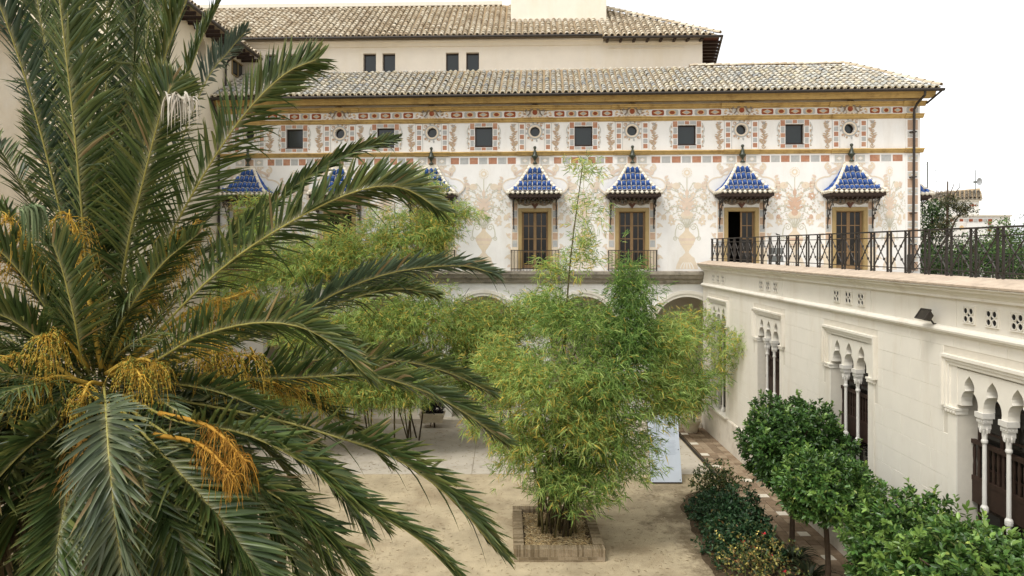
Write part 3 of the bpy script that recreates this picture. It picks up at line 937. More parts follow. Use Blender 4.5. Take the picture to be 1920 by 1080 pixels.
for s in (-1, 1):
    mb = MB()
    for k in range(9):
        s0, s1 = k / 9 + 0.005, (k + 1.15) / 9
        (y0, z0), (y1, z1) = cs(s0), cs(min(s1, 1))
        P0, P1 = Vector((s * chw(s0), y0 - 0.01, z0 + 0.05)), Vector((s * chw(min(s1, 1)), y1 - 0.01, z1 + 0.05))
        mb.tube([P0, P1], 0.085, 0.065, 8)
    CHIP.append(mb.mesh('hip_tiles', [M_WTILE], smooth=True))
for s in (-1, 1):
    mb = MB()
    for c in range(4):
        yb = CE_Y + 0.17 + 0.21 * c
        for r in range(c + 1):
            s0 = 0.02 + r * 0.23
            s1 = s0 + 0.27
            if s1 > 1: continue
            z0, z1 = cs(s0)[1], cs(s1)[1]
            mb.tube([(s * chw(s0), yb, z0 + 0.02), (s * chw(s1), yb + 0.02, z1 + 0.02)], 0.09, 0.07, 7)
    CSIDE.append(mb.mesh('side_tiles', [M_BLUE], smooth=True))
mb = MB()
mb.box(-1.17, 1.17, CE_Y + 0.04, -0.003, CE_Z - 0.20, CE_Z - 0.06)
mb.box(-1.10, 1.10, CE_Y + 0.10, -0.004, CE_Z - 0.24, CE_Z - 0.201)
for k in range(11):
    x = -1.0 + 0.2 * k
    mb.box(x - 0.04, x + 0.04, CE_Y + 0.14, -0.005, CE_Z - 0.30, CE_Z - 0.241)
CBRD = mb.mesh('eave_board', [M_DWOOD])
mb = MB()
pb = [(0.22, 11.93), (0.36, 11.72), (0.55, 11.55), (0.62, 11.42), (0.80, 11.38), (0.92, 11.28), (1.12, 11.26), (1.36, 11.16), (1.50, 10.98), (1.47, 10.80), (1.34, 10.66), (1.18, 10.56)]
pts = [tuple(p) for p in spline(pb, 34)]
mb.plate([(-x, z) for x, z in pts] + pts[::-1], -0.05, 0.05, 0)
rim = pts
for s in (-1, 1):
    ribbon(mb, [(s * x, z) for x, z in rim], 0.07, -0.056, 1)
    mb.tube([(s * x, -0.03, z) for x, z in rim], 0.022, 0.022, 6, 2)
    # painted curls beside the gable
    ribbon(mb, spiral((s * 0.50, 11.82), 0.15, 1.3, 0 if s > 0 else PI, s), 0.09, -0.012, 1)
    ribbon(mb, spiral((s * 0.92, 11.72), 0.17, 1.2, PI / 2, -s), 0.10, -0.013, 1)
    ribbon(mb, [tuple(p) for p in spline([(s * 0.42, 11.7), (s * 0.75, 11.58), (s * 0.88, 11.45), (s * 0.95, 11.60)], 12)], 0.12, -0.014, 3)
    for k in range(6):
        mb.flat(ellipse_leaf((s * (1.46 + 0.02 * k), 11.25 - 0.11 * k), 0.22, 0.12, (0.6 if s > 0 else PI - 0.6) - 0.2 * k * s), -0.015 - 0.001 * k, 1 if k % 2 else 3)
CBACK = mb.mesh('canopy_gable', [M_WHITE, M_PTAN, M_GREY, M_PPINK])
mb = MB()
mb.lathe([(0.10, 0.0), (0.12, 0.03), (0.05, 0.10), (0.04, 0.16), (0.08, 0.24), (0.15, 0.32), (0.15, 0.37), (0.09, 0.43), (0.085, 0.52), (0.05, 0.62), (0.045, 0.68), (0.075, 0.73), (0.065, 0.79), (0.02, 0.82)], (0, -0.20, CA_Z + 0.14), 12)
CFIN = mb.mesh('finial', [M_FINIAL], smooth=True)
def bracket_mesh():
    mb = MB()
    def yz(p, x=0.0): return (x, p[0], p[1])
    main = [yz(p) for p in spline([(-0.80, 10.30), (-0.62, 10.10), (-0.36, 9.85), (-0.16, 9.45), (-0.05, 9.02)], 16)]
    mb.tube(main, 0.022, 0.018, 6)
    mb.tube([(0, -0.84, 10.30), (0, -0.02, 10.30)], 0.018, n=5)
    mb.tube([(0, -0.03, 10.30), (0, -0.03, 8.95)], 0.018, n=5)
    for c, r, a in (((-0.45, 10.16), 0.12, 0.5), ((-0.20, 10.12), 0.13, 2.0), ((-0.15, 9.80), 0.10, 1.0), ((-0.60, 10.22), 0.07, 2.5), ((-0.10, 9.50), 0.07, 0.0)):
        mb.tube([yz(p) for p in spiral(c, r, 1.5, a, 1, 20, 0.02)], 0.014, n=5)
    for (y, z) in ((-0.40, 9.78), (-0.22, 9.40), (-0.66, 9.98), (-0.08, 9.0), (-0.30, 9.62)):
        mb.lathe([(0.01, -0.05), (0.035, -0.02), (0.03, 0.02), (0.01, 0.05)], (0, y, z), 6)
    return mb.mesh('bracket', [M_IRON])
BRK = bracket_mesh()
M_DRB = mat('carved_dark_red_brown', (0.13, 0.06, 0.04), 0.85, 0.25, 9, 0)
mb = MB()                                                   # carved lintel under the canopy
for k in range(9):
    x = -0.72 + 0.18 * k
    mb.lathe([(0.02, -0.09), (0.07, -0.03), (0.06, 0.05), (0.02, 0.09)], (x, -0.09, 10.16 + 0.03 * (k % 2)), 8, 0)
mb.tube([(p[0], -0.10, p[1]) for p in spline([(-0.8, 10.22), (-0.4, 10.05), (0, 10.2), (0.4, 10.05), (0.8, 10.22)], 18)], 0.045, n=6, mi=0)
mb.plate([(-0.14, 10.24), (-0.17, 10.10), (-0.06, 9.96), (0, 9.86), (0.06, 9.96), (0.17, 10.10), (0.14, 10.24)], -0.10, 0.1, 1)
for s in (-1, 1):
    mb.plate(quad(s * 0.46 - 0.24, s * 0.46 + 0.24, 9.93, 10.08), -0.03, 0.03, 2)
CLIN = mb.mesh('carved_lintel', [M_DGREY2, M_DRB, M_WHITE], smooth=False)

def place_canopy(parent, mtx, small=False):
    body = link('canopy', CBODY, parent, mtx)
    link('eave_tiles', CEND, body)
    for k in (0, 1):
        link('hip_tiles', CHIP[k], body)
        link('side_tiles', CSIDE[k], body)
    link('eave_board', CBRD, body)
    if not small:
        link('canopy_gable', CBACK, body)
        link('finial', CFIN, body)
        link('carved_lintel', CLIN, body)
    for s in (-1, 1):
        b = link('bracket', BRK, body)
        b.location = (s * 0.98, 0, 0)
    ncol = 11
    for c in range(ncol):
        x = -1.07 + 2.14 * c / (ncol - 1)
        smax = 0.985
        lo, hi = 0.0, 0.985
        while hi - lo > 0.01:
            m_ = (lo + hi) / 2
            if chw(m_) > abs(x) + 0.07: lo = m_
            else: hi = m_
        smax = lo
        nrow = max(1, int(round(smax * 4.6)))
        for r in range(nrow):
            s0, s1 = 0.01 + smax * r / nrow, min(1.0, smax * (r + 1.18) / nrow)
            (y0, z0), (y1, z1) = cs(s0), cs(s1)
            P0, P1 = Vector((x, y0, z0 + 0.02 + 0.012)), Vector((x * (1 - 0.05 * (s1 - s0)), y1, z1 + 0.012))
            d = P1 - P0
            ln = d.length
            d.normalize()
            up = Vector((1, 0, 0)).cross(d)
            m4 = Matrix(((1, d.x * ln, up.x, P0.x), (0, d.y * ln, up.y, P0.y), (0, d.z * ln, up.z, P0.z), (0, 0, 0, 1)))
            t_ = link('canopy_tile', CTILE, body)
            t_.matrix_local = m4
    return body
for i, u in enumerate(ROUND_U):
    place_canopy(palace, Matrix.Translation((u, 0, 0)))
# the canopy round the corner, on the end wall
sidec = place_canopy(palace, Matrix.Translation((uR, 1.9, 0)) @ Matrix.Rotation(PI / 2, 4, 'Z'), small=True)

# ---- tiled roofs
LOWER = [((0.57, 0.53, 0.44), 3), ((0.41, 0.405, 0.365), 3), ((0.53, 0.48, 0.35), 1.6), ((0.49, 0.435, 0.335), 3), ((0.46, 0.44, 0.38), 3), ((0.33, 0.335, 0.33), 0.5)]
UPPER = [((0.55, 0.475, 0.35), 3), ((0.48, 0.40, 0.285), 2.5), ((0.61, 0.545, 0.425), 2.5), ((0.40, 0.32, 0.215), 1.2), ((0.46, 0.385, 0.28), 1.5), ((0.33, 0.255, 0.17), 0.4)]
def pick(pal, rr):
    c = rr.choices([p for p, _ in pal], [w_ for _, w_ in pal])[0]
    k = rr.uniform(0.92, 1.08)
    return tuple(x * k for x in c)

def tile_slope(parent, O, eu, es, width, length, pal, keep, name, pitch=0.285, expo=0.34, seed=1, single_rows=0):
    """O = left eave corner, eu along the eave, es up the slope; keep(u, s) says where the slope exists"""
    rr = random.Random(seed)
    nn = eu.cross(es).normalized()
    mbp = MB()
    cols = int(width / pitch)
    rows = int(length / expo)
    variants = []
    if single_rows:
        for k in range(10):
            t = MB()
            half_tile(t, Vector((0, 0, 0.035)), Vector((0, 0.42, 0.0)), Vector((1, 0, 0)), Vector((0, 0, 1)), 0.112, 0.085, 6, 0, 0.02, pick(pal, rr))
            variants.append(t.mesh('roof_tile', [M_TILE], smooth=False))
    for c in range(cols):
        u = (c + 0.5) * pitch
        ju = rr.uniform(-0.02, 0.02)
        for r in range(rows):
            s = r * expo
            if not keep(u, s + 0.15): continue
            if r < single_rows:
                P = O + eu * (u + ju) + es * (s - 0.05) + nn * 0.03
                m4 = Matrix(((eu.x, es.x, nn.x, P.x), (eu.y, es.y, nn.y, P.y), (eu.z, es.z, nn.z, P.z), (0, 0, 0, 1)))
                o = link('roof_tile', rr.choice(variants), parent)
                o.matrix_local = m4
            else:
                j = rr.uniform(-0.02, 0.02)
                P0 = O + eu * (u + ju + j) + es * (s - 0.05 + rr.uniform(-0.03, 0.03) - (0.12 if rr.random() < 0.02 else 0)) + nn * (0.065 + rr.uniform(-0.008, 0.008))
                P1 = P0 + es * 0.42 - nn * 0.035
                half_tile(mbp, P0, P1, eu, nn, 0.112, 0.085, 5, 0, 0.02, pick(pal, rr))
            # trough tile between the covers
            P0 = O + eu * (u + pitch / 2) + es * s + nn * 0.055
            P1 = P0 + es * 0.40 - nn * 0.03
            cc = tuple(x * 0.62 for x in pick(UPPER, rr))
            vs = []
            for P in (P0, P1):
                for k in range(4):
                    a = PI * k / 3
                    vs.append(P + eu * (math.cos(a) * 0.095) - nn * (math.sin(a) * 0.07))
            mbp.add(vs, [(k, k + 1, 5 + k, 4 + k) for k in range(3)], 0, cc)
    o = mbp.build(name, [M_TILE], parent, world=False)
    tag(o, kind='stuff')
    return o

def ridge_tiles(parent, A, B, name, pal=UPPER, r=0.14, seed=2, L_=0.38):
    rr = random.Random(seed)
    d = B - A
    n = max(1, int(d.length / L_))
    mbp = MB()
    dn = d.normalized()
    side = dn.cross(Vector((0, 0, 1))).normalized()
    up = side.cross(dn)
    for k in range(n):
        P0 = A + d * (k / n) + up * 0.03
        P1 = A + d * min(1, (k + 1.12) / n)
        half_tile(mbp, P0, P1, side, up, r, r * 0.86, 6, 0, 0.02, pick(pal, rr))
    return mbp.build(name, [M_TILE], parent, world=False)

EZ, EY = 15.02, -0.80
RS = 0.535
sl = math.sqrt(1 + RS * RS)
es = Vector((0, 1 / sl, RS / sl))
RIDGE_Y = 2.95
LEN = (RIDGE_Y - EY) * sl
hipw = 2.55
Wd = uR + 0.45 - uL
def keep1(u, s):
    return u < Wd - hipw * (s / LEN) - 0.05
# slope boards under the tiles
mb = MB()
TZ = EZ + (RIDGE_Y - EY) * RS
mb.add([(uL, EY + 0.03, EZ), (uR + 0.42, EY + 0.03, EZ), (uR + 0.42 - hipw, RIDGE_Y, TZ), (uL, RIDGE_Y, TZ)], [(0, 1, 2, 3)])
mb.add([(uR + 0.42, EY + 0.03, EZ), (uR + 0.42, 2 * RIDGE_Y - EY, EZ), (uR + 0.42 - hipw, RIDGE_Y, TZ)], [(0, 1, 2)])
mb.add([(uL, RIDGE_Y, TZ), (uR + 0.42 - hipw, RIDGE_Y, TZ), (uR + 0.42, 2 * RIDGE_Y - EY, EZ), (uL, 2 * RIDGE_Y - EY, EZ)], [(0, 1, 2, 3)])
mb.add([(uL, EY + 0.05, EZ - 0.03), (uR + 0.4, EY + 0.05, EZ - 0.03), (uR + 0.4, 0.5, EZ - 0.03), (uL, 0.5, EZ - 0.03)], [(0, 1, 2, 3)])
mb.add([(uR - 0.1, 0.5, EZ - 0.03), (uR + 0.4, 0.5, EZ - 0.03), (uR + 0.4, 6.5, EZ - 0.03), (uR - 0.1, 6.5, EZ - 0.03)], [(0, 1, 2, 3)])
bld(mb, 'roof', M_PAN)
tile_slope(palace, Vector((uL - 0.05, EY, EZ)), Vector((1, 0, 0)), es, Wd, LEN, LOWER, keep1, 'roof_tiles', seed=5, single_rows=2)
ridge_tiles(palace, Vector((uR + 0.45, EY, EZ + 0.08)), Vector((uR + 0.45 - hipw, RIDGE_Y, TZ + 0.08)), 'hip_tiles', UPPER)
ridge_tiles(palace, Vector((uR + 0.45 - hipw, RIDGE_Y, TZ + 0.06)), Vector((9.0, RIDGE_Y, TZ + 0.06)), 'ridge_tiles', UPPER)
# second row of mortar-cream eave tile ends (double eave course)
mb = MB()
rr = random.Random(9)
for c in range(int(Wd / 0.285)):
    u = uL - 0.05 + (c + 0.5) * 0.285
    half_tile(mb, Vector((u, EY - 0.10, EZ + 0.0)), Vector((u, EY + 0.3, EZ + 0.1)), Vector((1, 0, 0)), Vector((0, 0, 1)), 0.118, 0.1, 6, 0, 0.03, pick([((0.62, 0.54, 0.38), 1), ((0.52, 0.44, 0.29), 1)], rr))
o = mb.build('eave_tiles', [M_TILE], palace, world=False)
tag(o, kind='stuff')
# gutter and downpipe
mb = MB()
mb.profile([(-0.98, 14.985), (-0.99, 14.93), (-0.95, 14.88), (-0.86, 14.87), (-0.80, 14.91), (-0.80, 14.97)], uL - 0.05, uR + 0.55)
mb.tube([(uR + 0.5, -0.88, 14.93), (uR + 0.12, -0.3, 14.45)], 0.045, n=6)
bld(mb, 'gutter', M_GUTTER)
mb = MB()
pu = U(1711)
mb.tube([(pu + 0.10, -0.85, 14.92), (pu + 0.10, -0.82, 14.72), (pu - 0.02, -0.40, 14.42), (pu - 0.05, -0.24, 14.2), (pu - 0.05, -0.22, 12.0), (pu - 0.10, -0.22, 7.1)], 0.055, n=8)
for z_ in (13.2, 11.2, 9.6, 8.2):
    mb.box(pu - 0.16, pu + 0.04, -0.29, -0.03, z_, z_ + 0.05)
bld(mb, 'downpipe', M_GUTTER)
mb = MB()
mb.tube([(uL + 0.02, -0.85, 14.92), (uL + 0.05, -0.4, 14.4), (uL + 0.05, -0.14, 14.0), (uL + 0.05, -0.14, 0.3)], 0.055, n=8)
bld(mb, 'downpipe', M_GUTTER)
# ================================================================== the plain cream building behind
rear = thing('rear_building', 'plain cream building rising behind the painted palace, with small dark windows and tiled roof', 'building', (0, D2, 0), -math.atan(T2))
def rY(px, d=0.0): return (D2 + d) / (1 + T2 * (px - CX) / F)
def RU_(px, d=0.0): return rY(px, d) * (px - CX) / F * math.sqrt(1 + T2 * T2)
rL, rR = -19.5, RU_(1317)
RZ0, RZ1 = 14.0, 19.04
wins = [RU_(p) for p in (509, 548, 693, 729, 848, 886)]
WZ0, WZ1 = 17.05, 18.05
mb = MB()
cur = rL
for u in sorted(wins):
    hw = 0.33
    mb.box(cur, u - hw, 0, 0.4, RZ0, RZ1)
    mb.box(u - hw, u + hw, 0, 0.4, RZ0, WZ0)
    mb.box(u - hw, u + hw, 0, 0.4, WZ1, RZ1)
    cur = u + hw
mb.box(cur, rR, 0, 0.4, RZ0, RZ1)
sk = 0.20      # the right end wall runs off at an angle
mb.add([(rR, 0.001, RZ0), (rR + 10 * sk, 10, RZ0), (rR + 10 * sk, 10, RZ1), (rR, 0.001, RZ1)], [(0, 1, 2, 3)])
mb.build('wall', M_CREAM, rear, world=False)
mb = MB(); mb.box(-0.31, 0.31, 0.27, 0.30, WZ0 + 0.02, WZ1 - 0.02)
RPN = mb.mesh('pane', [M_GLASS])
mb = MB()
for (a, b, c, d) in ((-0.325, 0.325, WZ0 + 0.003, WZ0 + 0.05), (-0.325, 0.325, WZ1 - 0.05, WZ1 - 0.003), (-0.325, -0.28, WZ0 + 0.05, WZ1 - 0.05), (0.28, 0.325, WZ0 + 0.05, WZ1 - 0.05)):
    mb.box(a, b, 0.24, 0.32, c, d)
RFR = mb.mesh('window_frame', [M_DWOOD])
for u in wins:
    o = link('window', RFR, rear); o.location = (u, 0, 0)
    link('pane', RPN, o)
mb = MB()
mb.profile([(0, 18.64), (-0.30, 18.62), (-0.30, 18.55), (-0.18, 18.5), (-0.10, 18.40), (-0.07, 18.36), (0, 18.35)], rL, RU_(1130))
mb.profile([(0, 18.52), (-0.14, 18.5), (-0.14, 18.42), (-0.06, 18.36), (0, 18.35)], RU_(1130) + 0.01, rR - 0.05)
mb.profile([(0, 18.22), (-0.05, 18.21), (-0.05, 18.17), (0, 18.16)], RU_(1142), RU_(1283))
mb.build('cornice', M_CREAM, rear, world=False)
REZ, REY, RSL = 18.70, -0.62, 0.665
rsl = math.sqrt(1 + RSL * RSL)
res = Vector((0, 1 / rsl, RSL / rsl))
RD = 4.75
RLEN = RD * rsl
u1 = RU_(1131, -0.6)
RTZ = REZ + RD * RSL
mb = MB()
mb.add([(rL, REY + 0.03, REZ), (u1, REY + 0.03, REZ), (u1, REY + RD, RTZ), (rL, REY + RD, RTZ)], [(0, 1, 2, 3)])
mb.add([(rL, REY + RD, RTZ), (u1, REY + RD, RTZ), (u1, REY + 2 * RD, REZ), (rL, REY + 2 * RD, REZ)], [(0, 1, 2, 3)])
ux = RU_(1350, -0.6)
zb = REZ - 0.12
mb.add([(u1, REY - 0.07, zb), (ux, REY - 0.07, zb), (u1 + 0.15, REY + RD - 0.3, RTZ - 0.3), (u1, REY + RD - 0.3, RTZ - 0.3)], [(0, 1, 2, 3)])
mb.add([(ux, REY - 0.07, zb), (ux + 1.9, REY + 9.5, zb), (u1 + 2.0, REY + 9.5, RTZ - 0.3), (u1 + 0.15, REY + RD - 0.3, RTZ - 0.3)], [(0, 1, 2, 3)])
mb.build('roof', M_PAN, rear, world=False)
tile_slope(rear, Vector((rL, REY, REZ)), Vector((1, 0, 0)), res, u1 - rL, RLEN, UPPER, lambda u, s: True, 'roof_tiles', seed=21, pitch=0.30)
wr = ux - u1
tile_slope(rear, Vector((u1, REY - 0.09, zb)), Vector((1, 0, 0)), res, wr, RLEN, UPPER, lambda u, s: u < wr * (1 - s / (RLEN * 0.97)) - 0.05, 'roof_tiles', seed=22, pitch=0.30)
ridge_tiles(rear, Vector((ux, REY - 0.07, zb + 0.08)), Vector((u1 + 0.15, REY + RD - 0.3, RTZ - 0.22)), 'hip_tiles')
mb = MB()                                                    # mortared ridge
mb.prism([(REY + RD - 0.22, RTZ - 0.02), (REY + RD - 0.18, RTZ + 0.20), (REY + RD + 0.2, RTZ + 0.20), (REY + RD + 0.25, RTZ - 0.02)], lambda p: (rL, p[0], p[1]), lambda p: (u1 - 5.2, p[0], p[1]))
mb.build('ridge', M_JOINT, rear, world=False)
mb = MB()
mb.profile([(REY - 0.15, REZ + 0.0), (REY - 0.16, REZ - 0.06), (REY - 0.10, REZ - 0.11), (REY - 0.02, REZ - 0.10), (REY, REZ - 0.02)], rL, u1 - 0.02)
mb.profile([(REY - 0.22, zb - 0.02), (REY - 0.23, zb - 0.08), (REY - 0.16, zb - 0.13), (REY - 0.09, zb - 0.12), (REY - 0.07, zb - 0.04)], u1, ux + 0.12)
mb.tube([(ux + 0.08, REY - 0.15, zb - 0.07), (ux + 2.0, REY + 9.5, zb - 0.07)], 0.06, n=6)
mb.build('gutter', M_GUTTER, rear, world=False)
mb = MB()                                                    # rafters under the right-hand eaves
for k in range(8):
    u = u1 + 0.25 + (rR - u1 - 0.4) * k / 7
    mb = MB(); mb.box(u - 0.06, u + 0.06, REY - 0.02, -0.005, zb - 0.16, zb - 0.06); mb.build('rafter', M_DWOOD, rear, world=False)
for k in range(14):
    mb = MB()
    y = 0.15 + k * 0.62
    a = rR + sk * y
    mb.add([(a, y - 0.06, zb - 0.03), (a + 0.95, y - 0.06, zb - 0.03), (a + 0.95, y + 0.06, zb - 0.03), (a, y + 0.06, zb - 0.03),
            (a, y - 0.06, zb - 0.16), (a + 0.95, y - 0.06, zb - 0.16), (a + 0.95, y + 0.06, zb - 0.16), (a, y + 0.06, zb - 0.16)],
           [(0, 1, 2, 3), (7, 6, 5, 4), (0, 4, 5, 1), (1, 5, 6, 2), (2, 6, 7, 3), (3, 7, 4, 0)])
    mb.build('rafter', M_DWOOD, rear, world=False)
mb = MB()
mb.add([(rR - 0.05, REY, zb - 0.025), (ux - 0.02, REY, zb - 0.025), (ux + 1.85, REY + 9.4, zb - 0.025), (rR + 1.8, REY + 9.4, zb - 0.025)], [(0, 1, 2, 3)])
M_REDBOARD = mat('red_brown_boards', (0.10, 0.035, 0.022), 0.8, 0.3, 6)
mb.build('eaves_boarding', M_REDBOARD, rear, world=False)
mb = MB()
ta, tb = RU_(956, 1.5), RU_(1135, 1.5)
mb.bbox(ta, tb, 1.45, 7.5, 19.0, 30.0, 0.02)
mb.build('tower', M_CREAM, rear, world=False)

# ================================================================== the left wings
lw = thing('left_wing_building', 'tall sand coloured wing behind the palm with arched windows under dark rafters', 'building', (-13.5, 31, 0))
LX = -13.55
mb = MB()
av = [(31.0, 0.45), (32.25, 0.42)]
mb.box(LX - 6, LX, 24.0, 30.4, 0, 17.75)
mb.box(LX - 6, LX, 33.2, 40.0, 0, 17.75)
mb.box(LX - 6, LX, 30.4, 33.2, 0, 16.5)
mb.box(LX - 6, LX - 0.45, 30.4, 33.2, 16.5, 17.75)
def arched_panel(mb, y0, y1, z0, z1, arches, x0, x1):
    cur = y0
    for yc, r, zs in arches:
        cell0, cell1 = yc - r - 0.08, yc + r + 0.08
        mb.prism([(cur, z0), (cell0, z0), (cell0, z1), (cur, z1)], lambda p: (x0, p[0], p[1]), lambda p: (x1, p[0], p[1]))
        for s in (-1, 1):
            pts = [(yc + s * (r + 0.08), z0), (yc + s * r, z0)] + [(yc + s * r * math.cos(a), zs + r * math.sin(a)) for a in [PI / 2 * k / 8 for k in range(9)]] + [(yc, z1), (yc + s * (r + 0.08), z1)]
            mb.prism(pts, lambda p: (x0, p[0], p[1]), lambda p: (x1, p[0], p[1]))
        cur = cell1
    mb.prism([(cur, z0), (y1, z0), (y1, z1), (cur, z1)], lambda p: (x0, p[0], p[1]), lambda p: (x1, p[0], p[1]))
arched_panel(mb, 30.4, 33.2, 16.5, 17.75, [(31.05, 0.42, 17.1), (32.3, 0.42, 17.1)], LX, LX - 0.45)
mb.build('wall', M_LEFT, lw)
for yc in (31.05, 32.3):
    mb = MB(); mb.box(LX - 0.42, LX - 0.40, yc - 0.43, yc + 0.43, 16.5, 17.54)
    o = mb.build('arched_window', M_GLASS, lw)
    mb = MB(); mb.box(LX - 0.39, LX - 0.35, yc - 0.03, yc + 0.03, 16.5, 17.5); mb.box(LX - 0.39, LX - 0.35, yc - 0.42, yc + 0.42, 16.95, 17.0)
    inv = MB(); o2 = mb.build('window_frame', M_DWOOD, lw); o2.parent = o
mb = MB(); mb.box(LX - 0.06, LX + 0.012, 34.4, 38.2, 16.75, 17.45)
o = mb.build('strip_window', M_GLASS, lw)
mb = MB()
for k in range(6):
    mb.box(LX + 0.004, LX + 0.05, 34.4 + k * 0.75, 34.45 + k * 0.75, 16.75, 17.45)
mb.box(LX + 0.003, LX + 0.055, 34.4, 38.2, 16.70, 16.75); mb.box(LX + 0.003, LX + 0.055, 34.4, 38.2, 17.45, 17.50)
o2 = mb.build('window_frame', M_GOLD, lw); o2.parent = o
mb = MB()
for k in range(26):
    y = 24.3 + 0.6 * k
    mb = MB(); mb.box(LX - 0.1, LX + 0.86, y - 0.05, y + 0.05, 17.64, 17.80); mb.build('rafter', M_DWOOD, lw)
mb = MB()
mb.add([(LX + 0.95, 23.6, 17.84), (LX + 0.95, 40, 17.84), (LX - 5.5, 40, 20.4), (LX - 5.5, 23.6, 20.4)], [(0, 1, 2, 3)])
mb.build('roof', M_PAN, lw)
es2 = Vector((-1, 0, 0.4)).normalized()
tl = tile_slope(lw, Vector((LX + 0.97 + 13.5, 23.6 - 31, 17.86)), Vector((0, 1, 0)), es2, 16.3, 3.0, UPPER, lambda u, s: True, 'roof_tiles', seed=31)
mb = MB()
mb.tube([(LX + 1.02, 23.6, 17.80), (LX + 1.02, 36.5, 17.80)], 0.075, n=8)
mb.build('gutter', M_GUTTER, lw)
mb = MB()
mb.tube([(LX + 1.0, 33.3, 17.75), (LX + 0.9, 33.3, 17.5), (LX + 0.25, 33.4, 17.1), (LX + 0.12, 33.4, 16.8), (LX + 0.12, 33.4, 15.6)], 0.055, n=8)
mb.build('downpipe', M_GUTTER, lw)

nl = thing('shuttered_building', 'worn pale wall with a louvred window at the far left beyond the palm', 'building', (-13.5, 12, 0))
mb = MB()
mb.box(-20, LX, 2.0, 15.2, 0, 14.0)
mb.box(-20, LX, 15.2, 18.05, 0, 11.15)
mb.box(-20, LX, 15.2, 18.05, 13.05, 14.0)
mb.box(-20, LX, 18.05, 20.1, 0, 14.0)
mb.box(-20, LX - 0.3, 15.2, 18.05, 11.15, 13.05)
M_WORN = mat('worn_pale_plaster', (0.70, 0.60, 0.46), 0.95, 0.08, 2.0, 0.35, 9, 0.05, (0.80, 0.74, 0.64), 0.35, 0.8)
mb.build('wall', M_WORN, nl)
for s_ in range(2):
    mb = MB()
    y0 = 15.25 + 1.4 * s_
    for (a, b, c, d) in ((y0, y0 + 0.1, 11.17, 13.03), (y0 + 1.26, y0 + 1.36, 11.17, 13.03), (y0 + 0.1, y0 + 1.26, 11.17, 11.28), (y0 + 0.1, y0 + 1.26, 12.92, 13.03)):
        mb.box(LX - 0.2, LX - 0.14, a, b, c, d)
    sh = mb.build('shutter', M_DWOOD, nl)
    for k in range(15):
        mb = MB()
        z = 11.33 + k * 0.107
        mb.add([(LX - 0.20, y0 + 0.1, z + 0.06), (LX - 0.145, y0 + 0.1, z), (LX - 0.145, y0 + 1.26, z), (LX - 0.20, y0 + 1.26, z + 0.06),
                (LX - 0.21, y0 + 0.1, z + 0.045), (LX - 0.155, y0 + 0.1, z - 0.015), (LX - 0.155, y0 + 1.26, z - 0.015), (LX - 0.21, y0 + 1.26, z + 0.045)],
               [(0, 1, 2, 3), (7, 6, 5, 4), (1, 5, 6, 2), (0, 3, 7, 4)])
        sl_ = mb.build('slat', M_DWOOD, nl)
        sl_.parent = sh
mb = MB()
mb.add([(LX + 0.6, 2, 14.1), (LX + 0.6, 20.3, 14.1), (-20, 20.3, 16.6), (-20, 2, 16.6)], [(0, 1, 2, 3)])
mb.add([(LX + 0.6, 20.25, 14.08), (LX, 20.25, 14.0), (-20, 20.25, 14.0), (-20, 20.25, 16.6)], [(0, 1, 2, 3)])
mb.build('roof', M_PAN, nl)
tile_slope(nl, Vector((LX + 0.62 + 13.5, 2 - 12, 14.12)), Vector((0, 1, 0)), es2, 18.2, 2.0, [((0.30, 0.22, 0.13), 1), ((0.42, 0.33, 0.21), 1), ((0.2, 0.14, 0.09), 1)], lambda u, s: True, 'roof_tiles', seed=33)
mb = MB()
mb.tube([(LX + 0.68, 2, 14.02), (LX + 0.68, 20.2, 14.02)], 0.09, n=10)
M_ZINC = mat('grey_zinc', (0.33, 0.32, 0.30), 0.5, 0.15, 6, metallic=0.3)
mb.build('gutter', M_ZINC, nl)

# ================================================================== the gallery wing on the right
WX = 8.95
wing = thing('gallery_wing', 'low cream gallery wing with triple lancet windows and a terrace on its roof', 'building', (WX, 18, 0))
YE, YS = 31.25, 3.0
WC = [28.98, 23.5, 18.02, 12.72]
OPEN_H = 0.98            # half width of each triple opening
Z_PL, Z_SILL, Z_IMP, Z_SPR = 1.24, 1.30, 4.90, 5.0
def yz(x): return lambda p: (x, p[0], p[1])
mb = MB()
cur = YS
for c in sorted(WC):
    mb.box(WX, WX + 0.6, cur, c - OPEN_H, 0, 7.1)
    mb.box(WX, WX + 0.6, c - OPEN_H, c + OPEN_H, 0, Z_SILL)
    mb.box(WX, WX + 0.6, c - OPEN_H, c + OPEN_H, 5.72, 7.1)
    cur = c + OPEN_H
mb.box(WX, WX + 0.6, cur, YE, 0, 7.1)
mb.build('wall', M_JOINT, wing)
